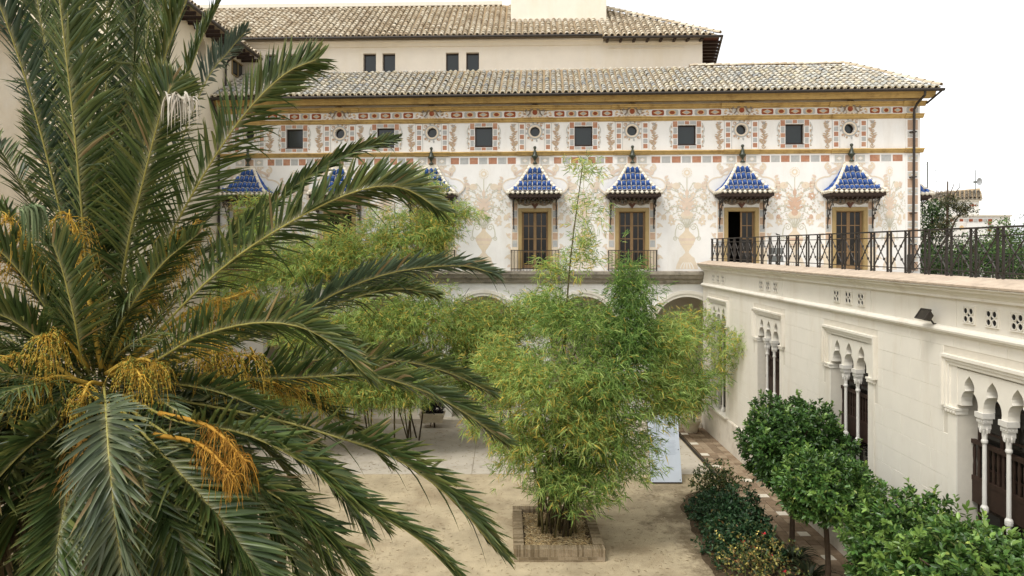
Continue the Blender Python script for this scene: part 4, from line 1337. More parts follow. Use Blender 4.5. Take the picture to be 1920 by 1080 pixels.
# ashlar blocks of scored render, each its own piece
blkm = {}
ROWH = 0.442
rr = random.Random(4)
nblk = 0
zrow = [Z_PL + 0.004 + k * (6.33 - Z_PL) / 11.5 for k in range(13)]
for r in range(12):
    z0, z1 = zrow[r], min(zrow[r + 1], 6.34)
    if z1 - z0 < 0.05: continue
    edges = []
    y = 9.0 + (0.37 if r % 2 else 0.0)
    while y < YE - 0.02:
        y2 = min(y + 0.74, YE - 0.01)
        segs = [(y, y2)]
        zone = 1.40 if z1 > Z_IMP - 0.3 else 1.26
        if z0 < 5.96:
            for c in WC:
                ns = []
                for a, b in segs:
                    if b <= c - zone or a >= c + zone: ns.append((a, b))
                    else:
                        if a < c - zone: ns.append((a, c - zone))
                        if b > c + zone: ns.append((c + zone, b))
                segs = ns
        for a, b in segs:
            if b - a < 0.06: continue
            key = (round(b - a, 2), round(z1 - z0, 2))
            if key not in blkm:
                m_ = MB()
                g_ = 0.0045
                L_, H_ = b - a, z1 - z0
                m_.add([(0, g_, g_), (0, L_ - g_, g_), (0, L_ - g_, H_ - g_), (0, g_, H_ - g_), (0.008, 0.001, 0.001), (0.008, L_ - 0.001, 0.001), (0.008, L_ - 0.001, H_ - 0.001), (0.008, 0.001, H_ - 0.001)],
                       [(0, 1, 2, 3), (0, 4, 5, 1), (1, 5, 6, 2), (2, 6, 7, 3), (3, 7, 4, 0)])
                blkm[key] = m_.mesh('block', [M_WING])
            o = link('block', blkm[key], wing)
            o.location = (-0.008 + rr.uniform(-0.0012, 0.0012), a - 18, z0)
            nblk += 1
        y = y2
print('blocks', nblk)
# frieze panels above the string course, plinth, mouldings
mb = MB()
edges = [YS, 10.0, 11.55, 13.72, 16.92, 19.05, 22.30, 24.42, 27.80, 29.95, YE]
for a, b in zip(edges[:-1], edges[1:]):
    mb.prism([(a + 0.008, 6.505), (b - 0.008, 6.505), (b - 0.008, 7.09), (a + 0.008, 7.09)], yz(WX - 0.012), yz(WX + 0.01))
mb.build('frieze_panels', M_WING, wing)
def yprof(mb, prof, y0, y1, mi=0):
    """(outward, z) profile along the wing"""
    mb.prism(prof, lambda p: (WX - p[0], y0, p[1]), lambda p: (WX - p[0], y1, p[1]), mi)
mb = MB()
yprof(mb, [(0, 6.52), (0.05, 6.51), (0.10, 6.48), (0.12, 6.44), (0.11, 6.40), (0.06, 6.38), (0.06, 6.35), (0, 6.34)], YS, YE)
mb.build('string_course', M_WINGTRIM, wing)
mb = MB()
yprof(mb, [(0, 7.345), (0.30, 7.345), (0.31, 7.32), (0.27, 7.30), (0.22, 7.29), (0.22, 7.25), (0.13, 7.19), (0.09, 7.14), (0.09, 7.09), (0, 7.08)], YS, YE + 0.02)
mb.build('cornice', M_WINGTRIM, wing)
mb = MB()
yprof(mb, [(0, 1.25), (0.04, 1.24), (0.07, 1.20), (0.07, 0), (0, 0)], YS, YE)
M_PLINTH = mat('soiled_plinth', (0.68, 0.63, 0.54), 0.9, 0.08, 3.0, 0.15, 25, 0.1, (0.40, 0.32, 0.22), 1.1, 0.65)
mb.build('plinth', M_PLINTH, wing)
# terrace: floor and brick coping, tile by tile
mb = MB()
mb.box(WX + 0.6, 27.0, YS, 30.45, 6.45, 6.70)
mb.box(WX + 0.12, WX + 0.6, YS, 31.1, 7.101, 7.40)
mb.build('terrace_slab', M_CONC, wing)
mb = MB(); mb.bbox(-0.34, 0.27, 0.004, 0.286, 0, 0.045, 0.008)
M_COPE = mat('terracotta_coping', (0.50, 0.405, 0.31), 0.85, 0.25, 5, 0.15, 25, 0.1, (0.62, 0.52, 0.40), 1.3, 0.8)
COPE = mb.mesh('coping_tile', [M_COPE])
k = 0
y = 8.0
while y < 31.0:
    o = link('coping_tile', COPE, wing); o.location = (0, y - 18, 7.425); o.rotation_euler = (0, math.radians(-12.5), rr.uniform(-0.004, 0.004)); y += 0.292
# quatrefoil vents
def quatrefoil():
    mb = MB()
    h, r, c = 0.175, 0.075, 0.078
    circ = [(sx * c, sz * c) for sx in (-1, 1) for sz in (-1, 1)]
    ring = 14
    # square slab with a raised rim, four lobes as dark recessed cups with raised rings
    mb.prism([(-h, -h), (h, -h), (h, h), (-h, h)], lambda p: (-0.012, p[0], p[1]), lambda p: (0.0, p[0], p[1]), 0)
    for (a0, a1, b0, b1) in ((-h, h, h - 0.02, h), (-h, h, -h, -h + 0.02), (-h, -h + 0.02, -h + 0.02, h - 0.02), (h - 0.02, h, -h + 0.02, h - 0.02)):
        mb.prism([(a0, b0), (a1, b0), (a1, b1), (a0, b1)], lambda p: (-0.03, p[0], p[1]), lambda p: (-0.005, p[0], p[1]), 0)
    for (cy, cz) in circ:
        for k in range(ring):
            a0, a1 = 2 * PI * k / ring, 2 * PI * (k + 1) / ring
            q = [(cy + rr_ * math.cos(a), cz + rr_ * math.sin(a)) for rr_, a in ((r - 0.018, a0), (r, a0), (r, a1), (r - 0.018, a1))]
            mb.prism(q, lambda p: (-0.034, p[0], p[1]), lambda p: (-0.008, p[0], p[1]), 0)
        mb.add([(-0.014, p[0], p[1]) for p in circle((cy, cz), r - 0.016, 14)], [tuple(range(14))], 1)
    mb.add([(-0.0145, p[0], p[1]) for p in circle((0, 0), 0.035, 10)], [tuple(range(10))], 1)
    return mb.mesh('quatrefoil_vent', [M_WINGTRIM, M_BLACKIN])
QF = quatrefoil()
for c in WC:
    for k in (-1, 0, 1):
        o = link('quatrefoil_vent', QF, wing)
        o.location = (-0.012, c - 0.03 + 0.635 * k - 18, 6.80)
# windows
M_COL = mat('white_column_paint', (0.64, 0.615, 0.56), 0.45, 0.06, 5, spec=0.4)
def arch_side(w2):
    """one keyhole arch, from spring point to apex, half outline (dy, z): round shoulders, then a narrow pointed lobe"""
    lo = [(w2, 5.0), (w2 * 1.03, 5.08), (w2 * 0.98, 5.17), (w2 * 0.82, 5.25), (w2 * 0.62, 5.29), (w2 * 0.50, 5.31)]
    hi = [(w2 * 0.58, 5.35), (w2 * 0.62, 5.41), (w2 * 0.55, 5.47), (w2 * 0.38, 5.53), (w2 * 0.16, 5.58), (0, 5.62)]
    return lo + hi
def win_panel():
    mb = MB()
    w2 = 0.235
    out = [(-OPEN_H, 5.0)]
    for k in (-1, 0, 1):
        c = k * 0.63
        side = arch_side(w2)
        out += [(c - dy, z) for dy, z in side] + [(c + dy, z) for dy, z in side[-2::-1]]
    out += [(OPEN_H, 5.0), (OPEN_H, 5.75), (-OPEN_H, 5.75)]
    mb.prism(out, lambda p: (0.0, p[0], p[1]), lambda p: (0.22, p[0], p[1]))
    return mb.mesh('arch_panel', [M_WINGTRIM])
AP = win_panel()
def hood():
    mb = MB()
    W_, t = 1.38, 0.20
    prof = [(0.0, 0.0), (0.10, 0.0), (0.105, 0.05), (0.06, 0.09), (0.05, 0.16), (0.02, 0.20), (0.0, 0.20)]
    # top piece
    for (o0, o1, d) in ((0, 0.06, 0.11), (0.06, 0.13, 0.07), (0.13, 0.20, 0.04)):
        mb.prism([(-W_ + o0, 5.96 - o1), (W_ - o0, 5.96 - o1), (W_ - o0, 5.96 - o0), (-W_ + o0, 5.96 - o0)], lambda p: (-d, p[0], p[1]), lambda p: (0.005, p[0], p[1]))
        for s in (-1, 1):
            a, b = s * (W_ - o1), s * (W_ - o0)
            a, b = min(a, b), max(a, b)
            mb.prism([(a, Z_IMP + 0.02), (b, Z_IMP + 0.02), (b, 5.96 - o1), (a, 5.96 - o1)], lambda p: (-d, p[0], p[1]), lambda p: (0.005, p[0], p[1]))
    mb.prism([(-W_ + 0.2, 5.74), (W_ - 0.2, 5.74), (W_ - 0.2, 5.76), (-W_ + 0.2, 5.76)], lambda p: (-0.012, p[0], p[1]), lambda p: (0.005, p[0], p[1]))
    for s in (-1, 1):
        a, b = sorted((s * OPEN_H, s * (W_ - 0.2)))
        mb.prism([(a, Z_IMP + 0.02), (b, Z_IMP + 0.02), (b, 5.74), (a, 5.74)], lambda p: (-0.012, p[0], p[1]), lambda p: (0.005, p[0], p[1]))
        # impost with a small carved band
        a, b = sorted((s * (OPEN_H - 0.02), s * (W_ - 0.08)))
        mb.prism([(a, Z_IMP - 0.10), (b, Z_IMP - 0.10), (b, Z_IMP + 0.02), (a, Z_IMP + 0.02)], lambda p: (-0.05, p[0], p[1]), lambda p: (0.20, p[0], p[1]))
        mb.prism([(a - 0.015, Z_IMP - 0.02), (b + 0.015, Z_IMP - 0.02), (b + 0.015, Z_IMP + 0.023), (a - 0.015, Z_IMP + 0.023)], lambda p: (-0.07, p[0], p[1]), lambda p: (0.20, p[0], p[1]))
        for k in range(4):
            y = a + 0.05 + (b - a - 0.1) * k / 3
            mb.tube([(-0.066, y, Z_IMP - 0.06), (-0.04, y, Z_IMP - 0.06)], 0.028, 0.03, 8)
        # jamb
        a, b = sorted((s * OPEN_H, s * 1.25))
        mb.prism([(a, Z_PL), (b, Z_PL), (b, Z_IMP - 0.10), (a, Z_IMP - 0.10)], lambda p: (-0.02, p[0], p[1]), lambda p: (0.005, p[0], p[1]))
    return mb.mesh('window_hood', [M_WINGTRIM])
HOOD = hood()
def colm():
    mb = MB()
    def cyl(r0, r1, z0, z1): mb.lathe([(r0, z0), (r1, z1)], (0, 0, 0), 12)
    mb.lathe([(0.075, 1.31), (0.075, 1.40), (0.06, 1.46), (0.04, 1.50), (0.04, 3.10), (0.066, 3.13), (0.07, 3.18), (0.066, 3.22), (0.04, 3.26), (0.037, 4.40), (0.058, 4.44), (0.058, 4.47), (0.045, 4.50), (0.05, 4.62), (0.075, 4.70)], (0, 0, 0), 14)
    h = 0.115
    for (a, z0, z1) in ((0.075, 4.70, 4.80), (0.09, 4.80, 4.90), (0.115, 4.90, 5.002)):
        mb.box(-a, a, -a, a, z0, z1 - 0.002)
    for k in range(8):
        an = 2 * PI * k / 8
        mb.lathe([(0.012, 4.62), (0.022, 4.68), (0.012, 4.74)], (0.075 * math.cos(an), 0.075 * math.sin(an), 0), 6)
    for s in (-1, 1):
        for k in range(3):
            mb.tube([(-0.10, -0.06 + 0.06 * k, 4.85), (-0.08, -0.06 + 0.06 * k, 4.85)], 0.026, n=8)
            mb.tube([(-0.06 + 0.06 * k, s * 0.10, 4.85), (-0.06 + 0.06 * k, s * 0.08, 4.85)], 0.026, n=8)
    return mb.mesh('column', [M_COL], smooth=False)
COLM = colm()
mb = MB()
for k in range(15):
    y = -0.93 + 1.86 * k / 14
    prof = [(0.0, 3.60), (0.032, 3.62), (0.032, 3.82), (0.02, 3.90), (0.034, 4.00), (0.034, 4.14), (0.018, 4.20), (0.03, 4.25)]
    mb.prism([(y - a, z) for a, z in prof] + [(y + a, z) for a, z in prof[::-1]], lambda p: (0.29, p[0], p[1]), lambda p: (0.315, p[0], p[1]))
mb.box(0.26, 0.34, -0.97, 0.97, 4.25, 4.33)
mb.box(0.27, 0.33, -0.97, 0.97, 3.53, 3.62)
mb.box(0.28, 0.35, -0.97, 0.97, 3.10, 3.53)
BALU = mb.mesh('balustrade', [M_DWOOD])
mb = MB()
for y in (-0.96, -0.32, 0.32, 0.96):
    mb.box(0.40, 0.46, y - 0.04, y + 0.04, 1.31, 5.70)
for z in (1.34, 2.2, 3.0, 3.8, 4.5, 5.1):
    mb.box(0.405, 0.455, -0.95, 0.95, z - 0.02, z + 0.02)
WFR = mb.mesh('window_frame', [M_DWOOD])
M_MUNT = mat('olive_glazing_bar', (0.20, 0.17, 0.09), 0.6, 0.1)
mb = MB(); mb.box(0.43, 0.44, -0.97, 0.97, 1.31, 5.72)
WGL = mb.mesh('pane', [M_GLASS2])
mb = MB()
mb.prism([(-1.30, 1.245), (1.30, 1.245), (1.30, 1.305), (-1.30, 1.305)], lambda p: (-0.16, p[0], p[1]), lambda p: (0.25, p[0], p[1]))
mb.prism([(-1.26, 1.18), (1.26, 1.18), (1.26, 1.244), (-1.26, 1.244)], lambda p: (-0.11, p[0], p[1]), lambda p: (-0.06, p[0], p[1]))
SILL = mb.mesh('sill', [M_WINGTRIM])
for c in WC:
    hd = link('lancet_window', HOOD, wing); hd.location = (0, c - 18, 0)
    link('arch_panel', AP, hd)
    for k in (-1, 1):
        q = link('column', COLM, hd); q.location = (0.075, k * 0.315, 0)
    link('balustrade', BALU, hd)
    link('window_frame', WFR, hd)
    link('pane', WGL, hd)
    link('sill', SILL, hd)
# room behind the windows
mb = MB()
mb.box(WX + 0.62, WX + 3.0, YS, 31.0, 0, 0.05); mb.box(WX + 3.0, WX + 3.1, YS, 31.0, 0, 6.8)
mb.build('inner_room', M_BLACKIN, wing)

# ---- terrace railing: twin posts with small crosses, large crosses between
rail = thing('terrace_railing', 'long dark iron railing with crossed bars along the terrace edge', 'railing', (WX + 0.2, 18, 7.46))
RX = WX + 0.20
P_ = 0.74
NP_ = 36
y1r = 30.55
mb = MB(); mb.box(-0.022, 0.022, -13.0, 30.7 - 18, 1.00, 1.035); o = mb.build('top_rail', M_IRON, rail, world=False)
for z, nm in ((0.855, 'middle_rail'), (0.16, 'middle_rail'), (0.03, 'bottom_rail')):
    mb = MB(); mb.box(-0.012, 0.012, -13.0, 30.7 - 18, z, z + 0.022); mb.build(nm, M_IRON, rail, world=False)
mb = MB(); mb.box(-0.018, 0.018, -0.018, 0.018, -0.03, 1.0)
POST = mb.mesh('post', [M_IRON])
W_X = P_ - 0.15
mb = MB()
mb.bar((0, -W_X / 2, 0.17), (0, W_X / 2, 0.86), 0.021)
for t in (0.28, 0.72):
    mb.box(-0.018, 0.018, -W_X / 2 + W_X * t - 0.022, -W_X / 2 + W_X * t + 0.022, 0.17 + 0.69 * t - 0.03, 0.17 + 0.69 * t + 0.03)
XB = mb.mesh('cross_bar', [M_IRON])
mb = MB()
SX = []
for (a, b) in ((0.04, 0.16), (0.875, 1.0)):
    mb = MB(); mb.bar((0, -0.06, a), (0, 0.06, b), 0.013); mb.bar((0.004, 0.06, a), (0.004, -0.06, b), 0.013)
    SX.append(mb.mesh('small_cross', [M_IRON]))
for k in range(NP_):
    yc = y1r - P_ * k - 18
    if yc < -12.6: break
    for s in (-1, 1):
        q = link('post', POST, rail); q.location = (0, yc + s * 0.075, 0)
    for m_ in SX:
        q = link('small_cross', m_, rail); q.location = (0, yc, 0)
    for s in (-1, 1):
        q = link('cross_bar', XB, rail); q.location = (0.01 * s, yc - P_ / 2, 0); q.scale = (1, s, 1)
# railing across the far end of the terrace
rail2 = thing('terrace_railing', 'shorter dark iron railing closing the terrace in front of the garden trees', 'railing', (U(1700), 29.9, 6.88))
x0r, x1r = 17.55, 27.0
L2 = x1r - x0r
for z in (1.0, 0.86, 0.13, 0.03):
    mb = MB(); mb.box(0, L2, -0.012, 0.012, z, z + 0.025); mb.build('top_rail' if z == 1.0 else 'rail', M_IRON, rail2, world=False)
k = 0
while k * P_ < L2:
    xc = k * P_ + 0.08
    for s in (-1, 1):
        q = link('post', POST, rail2); q.location = (xc + s * 0.075, 0, 0)
    for s in (-1, 1):
        q = link('cross_bar', XB, rail2); q.location = (xc + P_ / 2, 0.01 * s, 0); q.rotation_euler = (0, 0, PI / 2); q.scale = (1, s, 1)
    k += 1
rail2.location = (x0r, 30.2, 6.78); PM[rail2.name] = Matrix.Translation((x0r, 30.2, 6.78))

# ---- floodlights and the bird
def flood(name, label, loc, rz, tilt, sc=1.0, m=M_IRON):
    t = thing(name, label, 'floodlight', loc, rz)
    mb = MB()
    a = math.radians(tilt)
    def R(p):
        x, y, z = p
        y, z = y * math.cos(a) - z * math.sin(a), y * math.sin(a) + z * math.cos(a)
        return (x * sc, y * sc, z * sc)
    f, b = [(-0.20, -0.10, -0.14), (0.20, -0.10, -0.14), (0.20, -0.10, 0.14), (-0.20, -0.10, 0.14)], [(-0.12, 0.10, -0.09), (0.12, 0.10, -0.09), (0.12, 0.10, 0.09), (-0.12, 0.10, 0.09)]
    mb.add([R(p) for p in f + b], [(0, 1, 2, 3), (7, 6, 5, 4), (0, 4, 5, 1), (1, 5, 6, 2), (2, 6, 7, 3), (3, 7, 4, 0)])
    for (x0, x1, z0, z1) in ((-0.22, 0.22, 0.14, 0.16), (-0.22, 0.22, -0.16, -0.14), (-0.22, -0.20, -0.14, 0.14), (0.20, 0.22, -0.14, 0.14)):
        q = [(x0, -0.12, z0), (x1, -0.12, z0), (x1, -0.12, z1), (x0, -0.12, z1), (x0, -0.08, z0), (x1, -0.08, z0), (x1, -0.08, z1), (x0, -0.08, z1)]
        mb.add([R(p) for p in q], [(0, 1, 2, 3), (7, 6, 5, 4), (0, 4, 5, 1), (1, 5, 6, 2), (2, 6, 7, 3), (3, 7, 4, 0)])
    mb.build('housing', m, t, world=False)
    mb = MB()
    mb.add([R(p) for p in [(-0.195, -0.104, -0.135), (0.195, -0.104, -0.135), (0.195, -0.104, 0.135), (-0.195, -0.104, 0.135)]], [(0, 1, 2, 3)])
    mb.build('lens', M_GLASS2, t, world=False)
    return t
t = flood('floodlight', 'black floodlight fixed on the string course of the cream wing', (WX - 0.22, 14.36, 6.68), -PI / 2, -35, 0.78)
mb = MB()
mb.tube([(0, 0.05, -0.02), (0, 0.16, -0.16), (0, 0.27, -0.17)], 0.02, n=6)
mb.build('arm', M_IRON, t, world=False)
M_FGREY = mat('grey_lamp_metal', (0.17, 0.18, 0.17), 0.5, 0.15, 8, spec=0.4)
twin = thing('floodlight', 'grey double floodlight on a stand behind the terrace railing', 'floodlight', (9.45, 24.1, 7.05))
for (z, tl_) in ((0.93, 12), (0.66, 25)):
    mb = MB()
    a = math.radians(tl_)
    mb.bbox(-0.22, 0.22, -0.08, 0.08, z - 0.11, z + 0.11, 0.02)
    mb.build('lamp_head', M_FGREY, twin, world=False)
mb = MB()
mb.tube([(0, 0.02, 0.0), (0, 0.02, 0.9)], 0.025, n=8)
for s in (-1, 1): mb.tube([(0, 0.02, 0.35), (s * 0.2, 0.02, 0.0)], 0.018, n=6)
mb.build('stand', M_IRON, twin, world=False)
bird = thing('bird', 'small dark bird flying in front of the painted wall above the railing', 'bird', at(1458, 440, 27.5))
mb = MB()
mb.lathe([(0.004, -0.10), (0.022, -0.06), (0.030, 0.0), (0.022, 0.05), (0.016, 0.075), (0.004, 0.10)], (0, 0, 0), 8)
mb.v = [(z, y, x * 0.8) for x, y, z in mb.v]
for s in (-1, 1):
    mb.add([(0.04, 0, 0.01), (-0.03, 0, 0.01), (-0.05 , s * 0.13, 0.035), (0.02, s * 0.11, 0.04), (-0.10, s * 0.24, 0.0)], [(0, 1, 2, 3), (3, 2, 4)])
mb.add([(-0.09, 0.006, 0), (-0.18, 0.035, 0.005), (-0.14, 0, 0.002), (-0.18, -0.035, 0.005), (-0.09, -0.006, 0)], [(0, 1, 2, 4), (4, 2, 3)])
mb.build('body', M_IRON, bird, world=False)
bird.rotation_euler = (0.25, 0.1, 0.35)

# ================================================================== paved path along the wing
path = MB()
path.box(7.62, WX - 0.072, 8.0, 31.2, -0.08, 0.012)
pth = path.build('paved_path', M_SOIL)
tag(pth, 'strip of brown brick pavers beside the cream wing', 'path', kind='structure')
PV = [(0.27, 0.20, 0.135), (0.23, 0.167, 0.11), (0.31, 0.24, 0.165), (0.205, 0.15, 0.10)]
PVM = [mat('paver_%s' % n, c, 0.9, 0.22, 8, 0.2, 30, 0.1, (0.20, 0.13, 0.08), 1.0, 0.5) for n, c in zip(('brown', 'dark', 'pale', 'deep'), PV)]
M_WPAV = mat('paver_white', (0.62, 0.57, 0.47), 0.85, 0.12, 8)
mb = MB(); mb.bbox(0.004, 0.306, 0.004, 0.296, 0, 0.028, 0.008)
pvs = []
for m_ in PVM + [M_WPAV]:
    pvs.append(mb.mesh('paver', [m_]))
r2 = random.Random(12)
npv = 0
x0p, x1p = 7.66, 8.86
ncol = 4
rows = int((31.1 - 14.0) / 0.30)
for r in range(rows):
    y = 31.1 - 0.30 * (r + 1)
    for c in range(ncol):
        x = x0p + c * 0.31 + (0.0)
        white = (c == 0 and r % 5 == 3 and y > 24) or (c == 2 and r % 5 == 3 and y <= 24)
        o = link('paver', pvs[4] if white else r2.choice(pvs[:4]), pth)
        o.location = (x + r2.uniform(-0.003, 0.003), y, 0.004 + r2.uniform(-0.002, 0.003))
        npv += 1
print('pavers', npv)
mb = MB()
mb.box(7.46, 7.58, 22.4, 31.1, -0.05, 0.034)
dr = mb.build('drain_channel', M_IRON)
tag(dr, 'narrow dark drain channel beside the brick path', 'drain', kind='structure')

# ================================================================== brick planter of the middle bamboo
bp = thing('brick_planter', 'low rectangular brick planter holding the middle bamboo', 'planter', (1.42, 19.3, 0))
BX0, BX1, BY0, BY1, TH = 0.24, 2.60, 17.85, 20.85, 0.27
BM = [mat('brick_%s' % n, c, 0.9, 0.25, 14, 0.25, 40, 0.1, (0.50, 0.40, 0.27), 2.0, 0.5) for n, c in (('tan', (0.215, 0.165, 0.10)), ('brown', (0.155, 0.118, 0.07)), ('pale', (0.26, 0.205, 0.13)))]
M_MORT = mat('planter_mortar', (0.30, 0.24, 0.165), 0.95, 0.2, 10)
mb = MB()
for (a, b, c, d) in ((BX0, BX1, BY0, BY0 + TH), (BX0, BX1, BY1 - TH, BY1), (BX0, BX0 + TH, BY0 + TH, BY1 - TH), (BX1 - TH, BX1, BY0 + TH, BY1 - TH)):
    mb.box(a + 0.008, b - 0.008, c + 0.008, d - 0.008, -0.05, 0.315)
mb.build('core', M_MORT, bp)
def brickmesh(sx, sy, sz):
    r_ = []
    for m_ in BM:
        b_ = MB(); b_.bbox(-sx / 2, sx / 2, -sy / 2, sy / 2, -sz / 2, sz / 2, 0.005); r_.append(b_.mesh('brick', [m_]))
    return r_
rl = brickmesh(0.052, TH, 0.20)
st = brickmesh(0.245, 0.10, 0.075)
def put(ms, x, y, z, rz=0.0):
    o = link('brick', r2.choice(ms), bp)
    o.location = (x - 1.42 + r2.uniform(-0.003, 0.003), y - 19.3 + r2.uniform(-0.004, 0.004), z + r2.uniform(-0.004, 0.004))
    o.rotation_euler = (r2.uniform(-0.01, 0.01), 0, rz + r2.uniform(-0.012, 0.012))
n = int((BX1 - BX0) / 0.060)
for k in range(n):
    x = BX0 + (k + 0.5) * (BX1 - BX0) / n
    put(rl, x, BY0 + TH / 2, 0.23)
    if k % 1 == 0: put(rl, x, BY1 - TH / 2, 0.23)
n = int((BY1 - BY0 - 2 * TH) / 0.060)
for k in range(n):
    y = BY0 + TH + (k + 0.5) * (BY1 - BY0 - 2 * TH) / n
    put(rl, BX0 + TH / 2, y, 0.23, PI / 2); put(rl, BX1 - TH / 2, y, 0.23, PI / 2)
for r in range(2):
    z = 0.0 + 0.085 * r
    x = BX0 + (0.125 if r % 2 else 0.0) + 0.127
    while x < BX1 - 0.1:
        put(st, x, BY0 + 0.049, z); x += 0.254
    y = BY0 + (0.125 if r % 2 else 0.0) + 0.24
    while y < BY1 - 0.1:
        put(st, BX0 + 0.049, y, z, PI / 2); put(st, BX1 - 0.049, y, z, PI / 2); y += 0.254
mb = MB()
mb.box(BX0 + TH - 0.01, BX1 - TH + 0.01, BY0 + TH - 0.01, BY1 - TH + 0.01, -0.02, 0.22)
mb.build('soil', M_SOIL, bp)

# ================================================================== information panel, pots
ip = thing('information_panel', 'pale blue-white upright information panel standing on the concrete', 'panel', (5.55, 23.75, 0.03))
M_IPAN = mat('pale_blue_panel', (0.60, 0.66, 0.73), 0.22, 0.05, 2, spec=0.5)
ang = math.radians(-16)
def tilt(p):
    x, y, z = p
    return (x, y * math.cos(ang) - z * math.sin(ang), y * math.sin(ang) + z * math.cos(ang))
mb = MB(); mb.bbox(-0.53, 0.53, -0.02, 0.02, 0.03, 2.25, 0.004); mb.v = [tilt(p) for p in mb.v]
mb.build('board', M_IPAN, ip, world=False)
mb = MB()
for s in (-1, 1):
    mb.box(s * 0.515 - 0.02, s * 0.515 + 0.02, 0.022, 0.09, 0.0, 2.24)
mb.box(-0.49, 0.49, 0.023, 0.088, 0.0, 0.05)
mb.v = [tilt(p) for p in mb.v]
mb.build('frame', M_IRON, ip, world=False)
for (x, z) in ((-0.47, 0.10), (0.47, 0.10), (-0.47, 1.1), (0.47, 1.1), (-0.47, 2.1), (0.47, 2.1)):
    mb = MB(); mb.tube([tilt((x, -0.028, z)), tilt((x, -0.018, z))], 0.018, n=8); mb.build('screw', M_IRON, ip, world=False)
M_PRINT = mat('faint_grey_print', (0.42, 0.48, 0.55), 0.3, 0.05, 2)
mb = MB()
for k in range(22):
    z = 2.0 - 0.045 * k - (0.12 if k > 10 else 0)
    wdt = 0.30 + 0.06 * math.sin(k * 2.3)
    for s in (-1, 1):
        mb.add([tilt((s * 0.23 - wdt * 0.5, -0.0235, z)), tilt((s * 0.23 + wdt * 0.5, -0.0235, z)), tilt((s * 0.23 + wdt * 0.5, -0.0235, z + 0.012)), tilt((s * 0.23 - wdt * 0.5, -0.0235, z + 0.012))], [(0, 1, 2, 3)])
mb.build('faint_print', M_PRINT, ip, world=False)

M_POT = mat('cream_stone_pot', (0.55, 0.48, 0.36), 0.85, 0.15, 5, 0.2, 20, 0.1, (0.35, 0.28, 0.19), 1.5, 0.6)
def trough(loc, label, hw=0.55, hd=0.28, h=0.5, z=0.0):
    t = thing('planter_trough', label, 'planter', loc)
    mb = MB()
    def ringz(a, b, zz): return [(-a, -b, zz), (a, -b, zz), (a, b, zz), (-a, b, zz)]
    lv = [ringz(hw * 0.86, hd * 0.86, 0.06), ringz(hw * 0.97, hd * 0.97, h - 0.08), ringz(hw * 1.04, hd * 1.06, h - 0.07), ringz(hw * 1.04, hd * 1.06, h), ringz(hw * 0.9, hd * 0.85, h), ringz(hw * 0.88, hd * 0.8, h - 0.06)]
    vs = [p for l_ in lv for p in l_]
    fs = []
    for i in range(5):
        for k in range(4):
            j = (k + 1) % 4
            fs.append((i * 4 + k, i * 4 + j, i * 4 + 4 + j, i * 4 + 4 + k))
    fs.append((3, 2, 1, 0))
    mb.add(vs, fs)
    mb.build('trough', M_POT, t, world=False)
    for s in (-1, 1):
        mb = MB(); mb.box(s * hw * 0.6 - 0.06, s * hw * 0.6 + 0.06, -hd * 0.7, hd * 0.7, 0, 0.065); mb.build('foot', M_POT, t, world=False)
    mb = MB(); mb.box(-hw * 0.87, hw * 0.87, -hd * 0.79, hd * 0.79, h - 0.12, h - 0.05); mb.build('soil', M_SOIL, t, world=False)
    return t
trough((-3.25, 31.15, 0.24), 'cream stone trough with a dark plant on the arcade step', 0.55, 0.3, 0.46)
pot = thing('stone_pot', 'round cream pot holding bamboo in the corner by the wing', 'pot', (8.15, 30.35, 0.03))
mb = MB(); mb.lathe([(0.26, 0), (0.28, 0.03), (0.40, 0.42), (0.44, 0.46), (0.44, 0.53), (0.38, 0.53), (0.36, 0.46)], (0, 0, 0), 20)
mb.build('bowl', M_POT, pot, smooth=False, world=False)

# ================================================================== beyond the palace, right
db = thing('distant_building', 'small distant house with grey tiled roof and chequered painted parapet behind the trees', 'building', (31, 47, 0))
def dbx(px): return (px - CX) / F * 47
def dbz(py): return CAM_H + (CY - py) / F * 47
mb = MB()
mb.box(dbx(1742), dbx(1836), 47.0, 52, 0, dbz(376))
mb.build('wall', M_WHITE, db)
mb = MB()
mb.box(dbx(1780), dbx(1858), 45.2, 46.98, 0, dbz(408))
mb.build('parapet_wall', M_WHITE, db)
mb = MB()
mb.box(dbx(1778), dbx(1860), 45.1, 46.9, dbz(408), dbz(405))
mb.box(dbx(1742), dbx(1838), 46.85, 47.2, dbz(377), dbz(372))
mb.build('coping', M_JOINT, db)
mb = MB()
mb.add([(dbx(1740), 46.8, dbz(375)), (dbx(1839), 46.8, dbz(374)), (dbx(1836) + 1.75, 49.5, dbz(374) + 0.98), (dbx(1742) + 1.75, 49.5, dbz(375) + 0.70)], [(0, 1, 2, 3)])
mb.build('roof', M_PAN, db)
eu = Vector((1, 0, 0.01)).normalized()
tile_slope(db, Vector((dbx(1740) - 31, -0.25, dbz(375) + 0.02)), eu, Vector((1.75, 2.7, 0.84)).normalized(), dbx(1838) - dbx(1740), 2.9, [((0.20, 0.17, 0.13), 2), ((0.28, 0.24, 0.18), 2), ((0.36, 0.31, 0.24), 1)], lambda u, s: True, 'roof_tiles', seed=41)
mb = MB(); mb.box(-0.25, 0.25, -0.02, 0.0, -0.2, 0.2)
B1, B2 = mb.mesh('painted_block', [M_DARKRED]), mb.mesh('painted_block', [M_GREY])
for k in range(9):
    o = link('painted_block', (B1, B2)[k % 2], db); o.location = ((1785 + 9 * k - CX) / F * 45.15 - 31, 45.18 - 47, CAM_H + (CY - 413) / F * 45.2); o.scale = (0.48, 1, 0.42)
